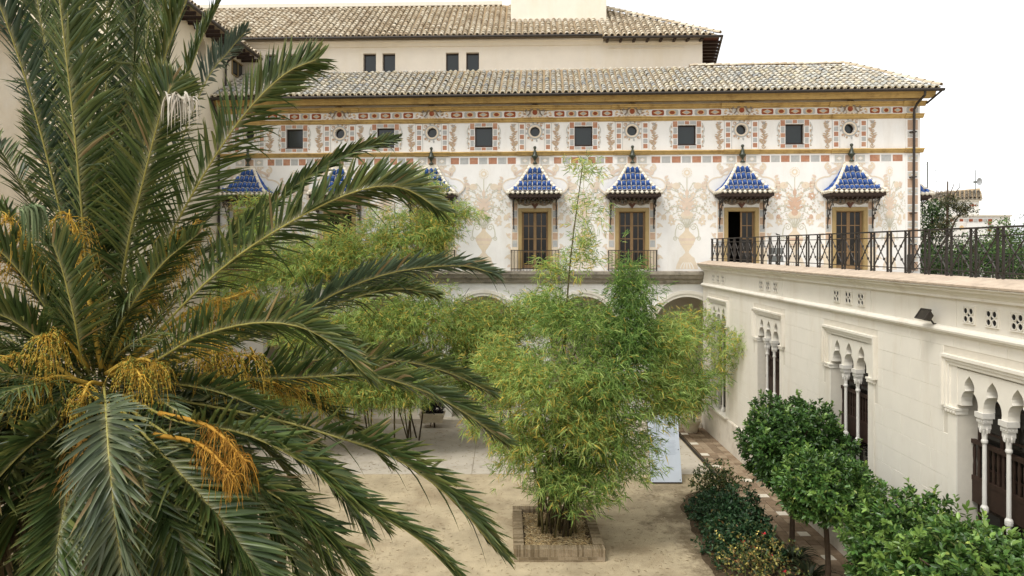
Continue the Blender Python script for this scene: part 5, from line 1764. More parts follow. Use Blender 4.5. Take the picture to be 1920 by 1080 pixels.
for k in range(3):
    o = link('painted_block', (B1, B2)[k % 2], db); o.location = ((1856 - CX) / F * 45.15 - 31, 45.18 - 47, CAM_H + (CY - 419 - 6 * k) / F * 45.2); o.scale = (0.45, 1, 0.40)
mb = MB()
cxp = (1804 - CX) / F * 45.15
mb.plate([(cxp + 0.15 * math.cos(2 * PI * k / 14), CAM_H + (CY - 427) / F * 45.2 + 0.15 * math.sin(2 * PI * k / 14)) for k in range(14)], 45.19, 0.005)
mb.build('painted_flower', M_TAN, db)
for k, px in enumerate((1819, 1824, 1829)):
    mb = MB()
    mb.plate([((px - CX) / F * 47 + (0.11 if k == 1 else 0.06) * math.cos(a), CAM_H + (CY - 385) / F * 47 + (0.11 if k == 1 else 0.06) * math.sin(a)) for a in [2 * PI * j / 10 for j in range(10)]], 46.99, 0.008)
    mb.build('painted_rosette', M_DARKRED, db)
dish = thing('satellite_dish', 'pale satellite dish on a pole above the distant grey roof', 'satellite dish', ((1829 - CX) / F * 48, 48.0, 9.5))
M_DISH = mat('pale_grey_dish', (0.36, 0.37, 0.37), 0.5, 0.05)
mb = MB()
mb.lathe([(0.02, 0.0), (0.12, 0.012), (0.22, 0.05), (0.26, 0.09), (0.255, 0.10), (0.20, 0.06), (0.1, 0.025), (0.01, 0.015)], (0, 0, 0), 20)
mb.v = [(x * 0.75 + 0.18, -z * 1.0 - 0.05, y) for x, y, z in mb.v]
zc = dbz(342) + 0.05 - 9.5
mb.v = [(x, y, z + zc + 0.1) for x, y, z in mb.v]
mb.build('reflector', M_DISH, dish, smooth=True, world=False)
mb = MB(); mb.tube([(0, 0, 0), (0, 0, zc + 0.9)], 0.025, n=6); mb.box(-0.1, 0.1, -0.08, 0.08, zc + 0.0, zc + 0.14); mb.build('pole', M_FGREY, dish, world=False)
for (px, py0, py1, lab, arms) in ((1739, 372, 303, 'thick bluish antenna mast beside the palace corner', 0), (1755, 372, 318, 'thin forked aerial between the mast and the bare twig', 1)):
    t = thing('antenna_mast', lab, 'antenna', ((px - CX) / F * 49, 49, dbz(py0) - 1.2))
    h = CAM_H + (CY - py1) / F * 49 - (dbz(py0) - 1.2)
    mb = MB(); mb.tube([(0, 0, 0), (0, 0, h)], 0.05 if not arms else 0.018, n=6); mb.build('mast', M_FGREY, t, world=False)
    mb = MB()
    if arms:
        mb.tube([(-0.5, 0, h - 0.05), (0.1, 0, h - 0.05)], 0.012, n=4)
        for x in (-0.4, -0.25, -0.1): mb.tube([(x, -0.2, h - 0.05), (x, 0.2, h - 0.05)], 0.008, n=4)
        mb.tube([(0, 0, h - 0.8), (0.55, 0, h - 1.5)], 0.01, n=4)
    else:
        mb.tube([(-0.15, 0, h - 0.2), (-0.55, 0, h - 0.7)], 0.015, n=4)
        mb.tube([(-0.17, 0, h - 0.2), (0, 0, h - 0.15)], 0.015, n=4)
    mb.build('arm', M_FGREY, t, world=False)
# ================================================================== vegetation
def np_mesh(name, verts, faces, cols, mats, smooth=False, fcol=None):
    """verts (n,3), faces (m,k) int, cols (n,3) per-vertex colour"""
    me = bpy.data.meshes.new(name)
    n, (m, k) = len(verts), faces.shape
    me.vertices.add(n)
    me.vertices.foreach_set('co', np.asarray(verts, np.float32).ravel())
    me.loops.add(m * k)
    me.loops.foreach_set('vertex_index', faces.astype(np.int32).ravel())
    me.polygons.add(m)
    me.polygons.foreach_set('loop_start', np.arange(0, m * k, k, dtype=np.int32))
    me.polygons.foreach_set('loop_total', np.full(m, k, np.int32))
    if smooth: me.polygons.foreach_set('use_smooth', np.ones(m, bool))
    for x in mats: me.materials.append(x)
    if cols is not None:
        ca = me.color_attributes.new('Col', 'FLOAT_COLOR', 'POINT')
        ca.data.foreach_set('color', np.hstack([cols, np.ones((n, 1))]).astype(np.float32).ravel())
    me.update(calc_edges=True)
    return me

def norm(a): return a / np.maximum(np.linalg.norm(a, axis=-1, keepdims=True), 1e-9)

def leaf_arrays(P, D, N, L, W, C, shape='lance', fold=0.25, droop=0.0):
    """P base points, D directions, N blade normals; returns vertices, quad faces and colours"""
    n = len(P)
    D = norm(D)
    S = norm(np.cross(D, N))
    N2 = np.cross(S, D)
    L = L[:, None]; W = W[:, None]
    dz = np.zeros((n, 3)); dz[:, 2] = -1
    b = P
    if shape == 'lance':
        q1, q2, w1, w2 = 0.25, 0.6, 0.42, 0.36
    else:
        q1, q2, w1, w2 = 0.28, 0.70, 0.46, 0.40
    def pt(q, s, w): return P + D * L * q + S * W * (s * w) + N2 * W * (abs(s) * fold * w * 2) + dz * L * (droop * q * q)
    v = np.stack([b, pt(q1, 1, w1), pt(q2, 1, w2), pt(1.0, 0, 0), pt(q2, -1, w2), pt(q1, -1, w1)], 1)
    idx = np.arange(n)[:, None] * 6
    f = np.concatenate([idx + np.array([[0, 1, 2, 3]]), idx + np.array([[0, 3, 4, 5]])], 0)
    c = np.repeat(C, 6, axis=0)
    return v.reshape(-1, 3), f, c

def rand_unit(n):
    a = rng.normal(size=(n, 3))
    return norm(a)

def palette(n, cols, weights, jit=0.18):
    cols = np.array(cols, float)
    w_ = np.array(weights, float); w_ /= w_.sum()
    k = rng.choice(len(cols), n, p=w_)
    return np.clip(cols[k] * (1 + rng.normal(0, jit, (n, 1))), 0.004, 1)

M_BAMLEAF = mat('bamboo_leaf', (0.1, 0.1, 0.1), 0.5, 0.0, attr='Col', translucent=0.47, spec=0.3)
M_CITLEAF = mat('citrus_leaf', (0.1, 0.1, 0.1), 0.34, 0.0, attr='Col', translucent=0.22, spec=0.45)
M_BUSHLEAF = mat('bush_leaf', (0.1, 0.1, 0.1), 0.45, 0.0, attr='Col', translucent=0.22, spec=0.35)
M_PALMLEAF = mat('palm_leaflet', (0.1, 0.1, 0.1), 0.38, 0.0, attr='Col', translucent=0.22, spec=0.4)
M_DRYLEAF = mat('dry_leaf', (0.1, 0.1, 0.1), 0.8, 0.0, attr='Col', translucent=0.15, spec=0.1)
M_RACH = mat('palm_rachis', (0.30, 0.27, 0.07), 0.45, 0.2, 12, spec=0.4)
M_STRAND = mat('fruit_strand', (0.1, 0.1, 0.1), 0.6, 0.0, attr='Col', translucent=0.15, spec=0.2)
M_BARK = mat('brown_bark', (0.085, 0.06, 0.04), 0.9, 0.35, 12, 0.4, 30, 0.1)
M_CULM = mat('bamboo_culm', (0.10, 0.085, 0.03), 0.55, 0.35, 6, spec=0.3)
M_CULMD = mat('old_bamboo_culm', (0.055, 0.042, 0.022), 0.7, 0.35, 6, spec=0.2)

# ------------------------------------------------------------------ bamboo
BG = [(0.225, 0.345, 0.08), (0.33, 0.45, 0.12), (0.46, 0.57, 0.18), (0.12, 0.225, 0.055), (0.68, 0.52, 0.11), (0.74, 0.54, 0.12)]
def bamboo_leaves(centers, outward, nl, Lr, pal_w, spread=0.135):
    """sprays: each a short twig with a fan of narrow leaves"""
    n = len(centers)
    ax = norm(outward * 0.7 + rng.normal(0, 0.55, (n, 3)) + np.array([0, 0, -0.05]))
    P = np.repeat(centers, nl, 0)
    A = np.repeat(ax, nl, 0)
    m = len(P)
    t = rng.uniform(-0.5, 1.0, (m, 1)) * spread * 2.2
    P = P + A * t + rng.normal(0, spread * 0.18, (m, 3))
    D = norm(A * 0.75 + rng.normal(0, 0.50, (m, 3)) + np.array([0, 0, -0.22]))
    N = norm(rng.normal(0, 0.55, (m, 3)) + np.array([0, -0.25, 0.9]))
    L = rng.uniform(Lr[0], Lr[1], m)
    W = L * rng.uniform(0.085, 0.125, m)
    C = palette(m, BG, pal_w, 0.15)
    tone = np.repeat(rng.uniform(0.78, 1.2, (n, 1)), nl, 0)
    return leaf_arrays(P, D, N, L, W, C * tone, 'lance', 0.25, 0.18)

def blob_points(c, r, n, shell=2.2):
    d = rand_unit(n)
    rad = rng.uniform(0, 1, (n, 1)) ** (1 / shell)
    rad = rad * np.where(rng.uniform(0, 1, (n, 1)) < 0.2, rng.uniform(1.05, 1.4, (n, 1)), 1.0)
    lump = 1 + 0.22 * np.sin(d[:, :1] * 5 + c[0]) * np.cos(d[:, 1:2] * 4 + c[2]) + 0.15 * np.sin(d[:, 2:] * 7 + c[1])
    return np.array(c) + d * rad * lump * np.array(r), d

def bamboo(label, base, spread_b, blobs, culms, culm_r, Lr, height_dirs=None, group=None, name='bamboo_clump', dens=1.05, bz=0.0):
    base = Vector(base)
    t = thing(name, label, 'bamboo', base, group=group)
    V, Fc, Cc, off = [], [], [], 0
    for (c, r, n, nl, pw) in blobs:
        pts, d = blob_points(c, r, int(n * dens))
        pts = pts[pts[:, 2] > 0.3 + bz]
        d = norm(pts - np.array(c))
        # outward from the clump's axis, a bit of droop
        ow = norm(pts - np.array([base.x, base.y, pts[:, 2].mean() - 1.5]))
        v, f, cc = bamboo_leaves(pts, norm(d * 0.6 + ow * 0.6), nl, Lr, pw)
        V.append(v); Fc.append(f + off); Cc.append(cc); off += len(v)
    V, Fc, Cc = np.concatenate(V), np.concatenate(Fc), np.concatenate(Cc)
    V = V - np.array(base)
    fo = link('foliage', np_mesh('foliage', V, Fc, Cc, [M_BAMLEAF]), t)
    tag(fo, kind='stuff')
    r_ = random.Random(len(label))
    for k, (top, lean) in enumerate(culms):
        a = r_.uniform(0, 2 * PI); q = math.sqrt(r_.random())
        b = Vector((base.x + spread_b[0] * q * math.cos(a), base.y + spread_b[1] * q * math.sin(a), bz))
        top = Vector(top)
        mid = b.lerp(top, 0.5); mid.z += 0.12 * (top - b).length; mid.x = b.x + (top.x - b.x) * 0.32; mid.y = b.y + (top.y - b.y) * 0.32
        mb = MB()
        p = spline([b, mid, top], 12)
        rr_ = culm_r * r_.uniform(0.7, 1.2)
        mb.tube([Vector(x) for x in p], rr_, rr_ * 0.3, 6)
        for i in range(1, 11):                                # node rings
            pp = Vector(p[i]); 
            mb.lathe([(rr_ * (1 - 0.06 * i) * 1.02, -0.012), (rr_ * (1 - 0.06 * i) * 1.22, 0), (rr_ * (1 - 0.06 * i) * 1.02, 0.012)], pp, 6)
        mb.build('culm', M_CULM if r_.random() < 0.6 else M_CULMD, t, smooth=True)
    return t

def A_(px, py, Y): return tuple(at(px, py, Y))
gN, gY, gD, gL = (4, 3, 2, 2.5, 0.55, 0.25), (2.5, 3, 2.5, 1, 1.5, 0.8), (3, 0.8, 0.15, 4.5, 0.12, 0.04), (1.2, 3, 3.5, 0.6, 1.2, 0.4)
gM = (2, 3.5, 3.5, 0.7, 1.1, 0.4)
Yb = 19.3
blobs = [
    (A_(1075, 905, Yb - 0.7), (1.35, 1.0, 0.70), 260, 11, gN), (A_(985, 835, Yb - 0.6), (0.95, 1.0, 0.80), 260, 11, gY), (A_(1165, 840, Yb - 0.6), (1.0, 1.0, 0.85), 280, 11, gN),
    (A_(1010, 725, Yb - 0.9), (1.15, 1.0, 0.95), 420, 11, gL), (A_(1130, 715, Yb - 0.9), (1.15, 1.0, 0.9), 420, 11, gN), (A_(1230, 735, Yb - 0.2), (0.95, 0.9, 0.9), 330, 11, gM),
    (A_(1090, 615, Yb - 0.2), (1.3, 1.0, 0.75), 360, 11, gN), (A_(1240, 640, Yb), (0.95, 0.9, 0.65), 260, 11, gM), (A_(940, 690, Yb), (0.85, 0.9, 0.85), 260, 11, gY),
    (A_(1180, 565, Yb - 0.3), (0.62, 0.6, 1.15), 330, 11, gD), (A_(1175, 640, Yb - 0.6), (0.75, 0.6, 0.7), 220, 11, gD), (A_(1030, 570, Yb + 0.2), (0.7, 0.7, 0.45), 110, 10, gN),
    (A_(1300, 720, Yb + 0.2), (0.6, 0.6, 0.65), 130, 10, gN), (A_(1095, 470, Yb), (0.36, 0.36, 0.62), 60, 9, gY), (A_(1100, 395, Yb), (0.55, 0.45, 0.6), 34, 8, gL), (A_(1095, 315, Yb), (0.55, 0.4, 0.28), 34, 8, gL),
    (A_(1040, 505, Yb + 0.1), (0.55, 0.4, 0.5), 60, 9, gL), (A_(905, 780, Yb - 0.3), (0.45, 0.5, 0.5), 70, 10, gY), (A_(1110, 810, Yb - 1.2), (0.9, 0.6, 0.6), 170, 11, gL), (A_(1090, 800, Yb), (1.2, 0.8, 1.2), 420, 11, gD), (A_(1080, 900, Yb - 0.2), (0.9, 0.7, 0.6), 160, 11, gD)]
culms = [(A_(px, py, Yb + dy), 0) for px, py, dy in [(1094, 296, 0), (1180, 500, -0.2), (1050, 560, 0.2), (1130, 560, 0), (1240, 610, 0.3), (1300, 680, 0.4), (960, 640, 0.3), (1010, 640, -0.6), (1200, 690, -0.6), (930, 740, -0.2), (1080, 660, -0.9),
         (1160, 640, -0.7), (1010, 800, -1.0), (1120, 820, -1.1), (1040, 700, 0.5), (1190, 760, 0.3), (1260, 760, 0.1), (1100, 600, 0.4), (970, 820, -0.4), (1075, 760, -0.8), (1140, 720, 0.1), (1060, 600, -0.2), (1000, 690, 0.1), (1210, 600, 0.2), (1120, 690, -0.4), (1170, 590, -0.1)] + [(960 + 14 * k, 850 - 35 * (k % 5), -0.6 + 0.09 * k) for k in range(18)]]
bamboo('tall green and yellow bamboo growing from the brick planter in the middle of the court', (1.5, 19.35, 0.22), (0.58, 0.62), blobs, culms, 0.034, (0.13, 0.265), bz=0.22, dens=1.4)

Yc = 27.3
blobs = [(A_(px, py, Yc + dy), r, int(n * 1.7), 10, g_) for px, py, dy, r, n, g_ in [
    (545, 500, 0, (1.6, 1.0, 1.1), 330, gM), (640, 480, 0.3, (1.6, 1.0, 1.3), 380, gY), (745, 460, 0, (1.6, 1.0, 1.3), 380, gY), (820, 430, 0.2, (0.9, 0.8, 0.9), 170, gY), (590, 620, -0.4, (1.8, 1.1, 1.2), 360, gM),
    (700, 610, -0.6, (1.8, 1.1, 1.3), 420, gM), (800, 590, -0.4, (1.4, 1.0, 1.2), 330, gM), (880, 620, 0, (1.2, 0.9, 1.1), 260, gM), (690, 720, -0.4, (1.8, 1.0, 0.8), 300, gY), (560, 720, -0.4, (1.5, 1.0, 0.9), 260, gY),
    (800, 690, -0.5, (1.4, 0.9, 0.9), 280, gM), (620, 745, -0.2, (2.2, 0.9, 0.55), 260, gY), (750, 740, -0.2, (1.5, 0.8, 0.5), 150, gM), (860, 400, 0.1, (1.0, 0.5, 0.35), 50, gL), (790, 350, 0.1, (0.9, 0.5, 0.6), 70, gL), (480, 420, 0.3, (0.9, 0.7, 1.2), 150, gM), (450, 540, 0.3, (1.1, 0.8, 1.5), 220, gM)]]
culms = [(A_(px, py, Yc), 0) for px, py in [(540, 420), (640, 400), (740, 380), (820, 350), (600, 520), (700, 500), (800, 480), (880, 540), (660, 450), (760, 430), (500, 430), (720, 560), (860, 400), (580, 470)]]
bamboo('wide yellowing bamboo thicket behind the palm in front of the arcade', (-5.4, 28.6, 0.24), (2.4, 0.35), blobs, culms, 0.032, (0.15, 0.29), bz=0.2, dens=1.4)
Yd = 28.0
blobs = [(A_(px, py, Yd + dy), r, int(n * 1.5), 10, g_) for px, py, dy, r, n, g_ in [
    (940, 610, 0, (1.3, 0.9, 1.0), 300, gY), (1010, 590, 0.2, (1.2, 0.8, 0.9), 240, gL), (880, 700, 0, (1.1, 0.8, 1.0), 240, gN), (960, 700, 0, (1.3, 0.8, 1.1), 280, gN), (900, 640, 0.3, (1.0, 0.8, 0.9), 200, gY)]]
culms = [(A_(px, py, Yd), 0) for px, py in [(940, 560), (1010, 540), (880, 640), (960, 620), (900, 590), (990, 640)]]
bamboo('light bamboo bush half hidden behind the left side of the planter bamboo', (0.2, 28.9, 0.0), (0.7, 0.35), blobs, culms, 0.028, (0.15, 0.29), bz=0.1, dens=1.4)
Ye = 28.6
blobs = [(A_(px, py, Ye + dy), r, n, 9, g_) for px, py, dy, r, n, g_ in [
    (1320, 610, -0.4, (0.95, 0.8, 0.7), 170, gL), (1290, 680, 0, (0.9, 0.8, 1.0), 190, gY), (1360, 660, -1.6, (0.75, 0.7, 0.7), 120, gL), (1385, 645, -2.4, (0.55, 0.6, 0.55), 60, gL), (1265, 610, 0.1, (0.9, 0.7, 0.6), 150, gL), (1350, 705, -1.4, (0.4, 0.5, 0.6), 50, gL),
    (1290, 760, 0.4, (0.7, 0.6, 0.6), 110, gY), (1240, 680, 0.2, (0.8, 0.7, 1.0), 150, gY)]]
culms = [(A_(px, py, Ye), 0) for px, py in [(1320, 570), (1290, 600), (1375, 610), (1260, 570), (1340, 660), (1300, 640)]]
bamboo('pale airy bamboo in a round pot in front of the first lancet window', (8.15, 30.35, 0.5), (0.2, 0.2), blobs, culms, 0.018, (0.16, 0.30), bz=0.5, dens=0.85)

# ------------------------------------------------------------------ clipped citrus trees
CG = [(0.038, 0.09, 0.020), (0.056, 0.125, 0.026), (0.085, 0.175, 0.036), (0.16, 0.26, 0.055), (0.34, 0.41, 0.10)]
def citrus(label, trunk, c, r, shoots, Ls, pw, group='clipped citrus trees along the wing', tips=0.05, name='citrus_tree'):
    t = thing(name, label, 'tree', (trunk[0], trunk[1], 0), group=group)
    d = rand_unit(shoots)
    lump = 1 + 0.08 * np.sin(d[:, :1] * 6 + c[0] * 3) + 0.07 * np.sin(d[:, 1:2] * 7 + c[1]) + 0.08 * np.cos(d[:, 2:] * 8 + c[2] * 2) + 0.05 * np.sin(d[:, :1] * 15 + d[:, 2:] * 13)
    rad = (1 - rng.uniform(0, 1, (shoots, 1)) ** 1.8 * 0.55)
    long_ = (rng.uniform(0, 1, (shoots, 1)) < tips) * rng.uniform(0.05, 0.22, (shoots, 1)) * (d[:, 2:] > 0.1)
    pts = np.array(c) + d * lump * (rad + long_) * np.array(r)
    pts[:, 2] = np.maximum(pts[:, 2], c[2] - r[2] * 0.85 + rng.uniform(0, 0.3, shoots))
    ax = norm(d * 0.8 + np.array([0, 0, 0.55]) + rng.normal(0, 0.3, (shoots, 3)))
    nl = 9
    P = np.repeat(pts, nl, 0); A = np.repeat(ax, nl, 0); m = len(P)
    k = np.tile(np.arange(nl), shoots)[:, None] / nl
    P = P + A * (k - 0.6) * Ls * 1.5
    ph = rng.uniform(0, 2 * PI, (m, 1))
    side = norm(np.cross(A, rand_unit(m)))
    D = norm(A * (0.35 + 0.9 * k) + side * 1.0 + rng.normal(0, 0.2, (m, 3)))
    N = norm(A + rng.normal(0, 0.25, (m, 3)))
    L = Ls * rng.uniform(0.75, 1.25, m)
    C = palette(m, CG, pw, 0.16)
    young = np.repeat(long_ > 0, nl, 0)[:, 0]
    C[young] = C[young] * 0.4 + np.array((0.16, 0.25, 0.05)) * 0.8
    tone = np.repeat(rng.uniform(0.75, 1.25, (shoots, 1)), nl, 0)
    v, f, cc = leaf_arrays(P, D, N, L, L * rng.uniform(0.38, 0.5, m), C * tone, 'oval', 0.22, 0.12)
    fo = link('crown', np_mesh('crown', v - np.array((trunk[0], trunk[1], 0)), f, cc, [M_CITLEAF]), t)
    mb = MB()
    top = Vector((c[0], c[1], c[2] - r[2] * 0.25))
    mb.tube([Vector(p) for p in spline([(trunk[0], trunk[1], -0.05), (trunk[0] + 0.03, trunk[1] + 0.02, c[2] * 0.35), top], 8)], 0.075, 0.05, 9)
    mb.build('trunk', M_BARK, t, smooth=True)
    for k in range(7):
        a = 2 * PI * k / 7 + 0.3
        mb = MB()
        e = Vector((c[0] + r[0] * 0.7 * math.cos(a), c[1] + r[1] * 0.7 * math.sin(a), c[2] + r[2] * (0.1 + 0.5 * (k % 2))))
        s0 = top - Vector((0, 0, 0.1 * (k % 3)))
        mb.tube([s0, s0.lerp(e, 0.5) + Vector((0, 0, 0.12)), e], 0.035, 0.01, 6)
        mb.build('branch', M_BARK, t, smooth=True)
    return t
pA, pB = (4.5, 4, 2, 0.6, 0.02), (1.2, 3, 4, 2.2, 0.3)
citrus('dark green clipped citrus tree, farthest of the row, before the third window', (7.62, 18.4), A_(1486, 836, 18.4), (1.36, 1.2, 1.14), 2500, 0.115, pA)
citrus('small clipped citrus tree just in front of the darkest round crown', (7.40, 15.9), A_(1545, 918, 15.9), (1.08, 0.95, 0.76), 1700, 0.115, (2, 3.5, 4, 2, 0.25))
citrus('broad bright citrus tree below the nearest lancet window', (7.55, 13.2), A_(1704, 1042, 13.2), (1.12, 1.1, 1.08), 2000, 0.125, pB, tips=0.09)
citrus('nearest citrus tree with pale young shoots in the bottom right corner', (7.55, 10.9), A_(1840, 1125, 10.9), (1.30, 1.2, 1.0), 2300, 0.135, pB, tips=0.12)

# ------------------------------------------------------------------ bushes of the side bed
bed = MB()
rb_ = random.Random(2)
lft = spline([(6.6, 23.3), (5.75, 22.3), (5.45, 20.5), (5.25, 18.5), (5.15, 16.5), (5.2, 14.0), (5.2, 10.0)], 90)
pts = [(p[0] + rb_.uniform(-0.025, 0.025) + 0.06 * math.sin(i * 0.5) + 0.04 * math.sin(i * 0.21), p[1]) for i, p in enumerate(lft)] + [(7.6, 10.0), (7.6, 23.0)]
bed.add([(x, y, 0.008) for x, y in pts], [tuple(range(len(pts)))])
bd = bed.build('planting_bed', M_SOIL)
tag(bd, 'bare dark soil of the planting bed beside the path', 'soil', kind='structure')
def bush(label, base, c, r, n, Ls, cols, pw, name='shrub', cat='shrub', shell=2.4, stems=10, nl=6, wid=0.5, fl=None, group=None, up=0.5):
    t = thing(name, label, cat, (base[0], base[1], 0), group=group)
    d = rand_unit(n)
    lump = 1 + 0.16 * np.sin(d[:, :1] * 6 + c[0] * 3) + 0.13 * np.sin(d[:, 1:2] * 7 + c[1]) + 0.12 * np.cos(d[:, 2:] * 6 + c[2] * 2)
    rad = rng.uniform(0, 1, (n, 1)) ** (1 / shell)
    pts = np.array(c) + d * lump * rad * np.array(r)
    pts = pts[pts[:, 2] > 0.03]; d = norm(pts - np.array(c)); n = len(pts)
    ax = norm(d * 0.7 + np.array([0, 0, up]) + rng.normal(0, 0.4, (n, 3)))
    P = np.repeat(pts, nl, 0); A = np.repeat(ax, nl, 0); m = len(P)
    P = P + A * rng.uniform(-0.8, 0.6, (m, 1)) * Ls * 1.2
    D = norm(A * 0.6 + rand_unit(m) * 0.9)
    N = norm(np.array([0, 0, 0.8]) + rng.normal(0, 0.5, (m, 3)))
    L = Ls * rng.uniform(0.7, 1.3, m)
    C = palette(m, cols, pw, 0.2)
    v, f, cc = leaf_arrays(P, D, N, L, L * wid, C, 'oval', 0.2, 0.1)
    fo = link('foliage', np_mesh('foliage', v - np.array((base[0], base[1], 0)), f, cc, [M_BUSHLEAF]), t)
    r_ = random.Random(n)
    for k in range(stems):
        e = pts[r_.randrange(n)]
        mb = MB()
        b = Vector((base[0] + r_.uniform(-0.15, 0.15), base[1] + r_.uniform(-0.15, 0.15), 0))
        e = Vector(e)
        mb.tube([b, b.lerp(e, 0.45) + Vector((0, 0, 0.15)), e], 0.016, 0.005, 5)
        mb.build('stem', M_BARK, t, smooth=True)
    if fl:
        for (colname, m_, cnt, rad_) in fl:
            for k in range(cnt):
                i = r_.randrange(n)
                p = Vector(pts[i]) + Vector(d[i]) * 0.10 + Vector((0, 0, 0.08))
                mb = MB()
                for q in range(7):
                    a = 2 * PI * q / 7
                    rr_ = rad_ * (0.55 if q % 2 else 1)
                    e1 = Vector((math.cos(a), math.sin(a), 0.4)) * rr_
                    e2 = Vector((math.cos(a + 0.6), math.sin(a + 0.6), 0.7)) * rr_
                    mb.add([p, p + e1 * 0.9 + Vector((0, 0, -0.01)), p + (e1 + e2) * 0.62, p + e2], [(0, 1, 2, 3)])
                mb.build('flower', m_, t)
    return t
DG = [(0.022, 0.055, 0.022), (0.030, 0.075, 0.028), (0.045, 0.095, 0.035), (0.10, 0.13, 0.04), (0.20, 0.12, 0.04)]
RB = [(0.05, 0.085, 0.025), (0.075, 0.12, 0.035), (0.13, 0.15, 0.04), (0.22, 0.16, 0.05), (0.035, 0.055, 0.02)]
bush('loose open rose bush at the far end of the side bed', (6.85, 21.9), A_(1345, 905, 21.9), (0.82, 0.8, 0.62), 420, 0.085, RB, (3, 3, 2, 1, 2), shell=2.2, stems=22, nl=6, name='rose_bush')
bush('dark low evergreen shrub next to the loose rose bush', (6.05, 20.9), A_(1338, 955, 20.9), (0.75, 0.8, 0.52), 640, 0.10, DG, (4, 3, 2, 0.3, 0.2), stems=6)
bush('broad dark blue-green shrub in the middle of the side bed', (6.3, 19.5), A_(1378, 968, 19.5), (0.95, 0.95, 0.68), 1000, 0.105, DG, (3, 4, 2.5, 0.3, 0.1), stems=6)
bush('dark glossy shrub between the broad shrub and the yellow-leaved roses', (6.15, 17.9), A_(1398, 1020, 17.9), (1.0, 0.95, 0.66), 950, 0.105, DG, (3, 4, 2, 0.6, 0.3), stems=6)
M_RED = mat('red_petal', (0.42, 0.012, 0.02), 0.6, 0.15, 20)
M_YEL = mat('yellow_petal', (0.66, 0.52, 0.14), 0.6, 0.15, 20)
YB = [(0.06, 0.09, 0.03), (0.12, 0.15, 0.04), (0.36, 0.31, 0.08), (0.25, 0.16, 0.05), (0.04, 0.06, 0.025)]
bush('sparse rose bush with yellowing leaves and a few red flowers at the picture bottom', (5.95, 15.9), A_(1420, 1050, 15.9), (1.0, 0.9, 0.5), 330, 0.07, YB, (2, 3, 2, 1.5, 2), shell=2.0, stems=26, nl=6, name='rose_bush', fl=[('red', M_RED, 6, 0.06), ('yellow', M_YEL, 12, 0.032)])
bush('twiggy yellowing bush below the red roses at the bottom edge', (6.4, 14.7), (6.35, 14.7, 0.55), (0.9, 0.8, 0.42), 260, 0.07, YB, (3, 3, 1.5, 1, 3), shell=2.0, stems=16, nl=6, name='rose_bush', fl=[('red', M_RED, 3, 0.055), ('yellow', M_YEL, 6, 0.03)])
def strap(label, loc, n, L0, cols):
    t = thing('strap_leaf_plant', label, 'plant', loc)
    for k in range(n):
        a = 2 * PI * k / n * 2.4 + rng.uniform(-0.2, 0.2)
        el = rng.uniform(0.5, 1.25)
        L_ = L0 * rng.uniform(0.7, 1.1)
        d = Vector((math.cos(a), math.sin(a), 0))
        p = []
        for i in range(6):
            q = i / 5
            p.append(d * (L_ * q * math.cos(el)) + Vector((0, 0, 0.05 + L_ * (math.sin(el) * q - 0.55 * q * q))))
        sd = d.cross(Vector((0, 0, 1)))
        mb = MB()
        vs = []
        for i, x in enumerate(p):
            w_ = 0.028 * math.sin(PI * (0.15 + 0.85 * i / 5)) + 0.001
            vs += [x - sd * w_, x + Vector((0, 0, -0.008)), x + sd * w_]
        fs = []
        for i in range(5):
            fs += [(3 * i, 3 * i + 1, 3 * i + 4, 3 * i + 3), (3 * i + 1, 3 * i + 2, 3 * i + 5, 3 * i + 4)]
        mb.add(vs, fs, 0, tuple(palette(1, cols, [1] * len(cols))[0]))
        mb.build('leaf', M_BUSHLEAF, t, smooth=True, world=False)
    return t
SL = [(0.018, 0.028, 0.012), (0.03, 0.045, 0.018), (0.045, 0.05, 0.02)]
strap('dark strap-leaved clump at the foot of the far citrus trunk', (7.40, 17.7, 0), 60, 1.0, SL)
strap('dark strap-leaved clump between the two visible citrus trunks', (7.35, 16.7, 0), 60, 1.05, SL)
strap('small strap-leaved clump by the shrub at the bed edge', (7.0, 18.6, 0), 34, 0.6, SL)
bush('dark plant spilling from the cream stone trough', (-3.25, 31.15), (-3.25, 31.1, 0.95), (0.5, 0.3, 0.36), 150, 0.12, [(0.02, 0.022, 0.025), (0.03, 0.03, 0.03), (0.04, 0.02, 0.03)], (1, 1, 1), stems=6, name='trough_plant', cat='plant')

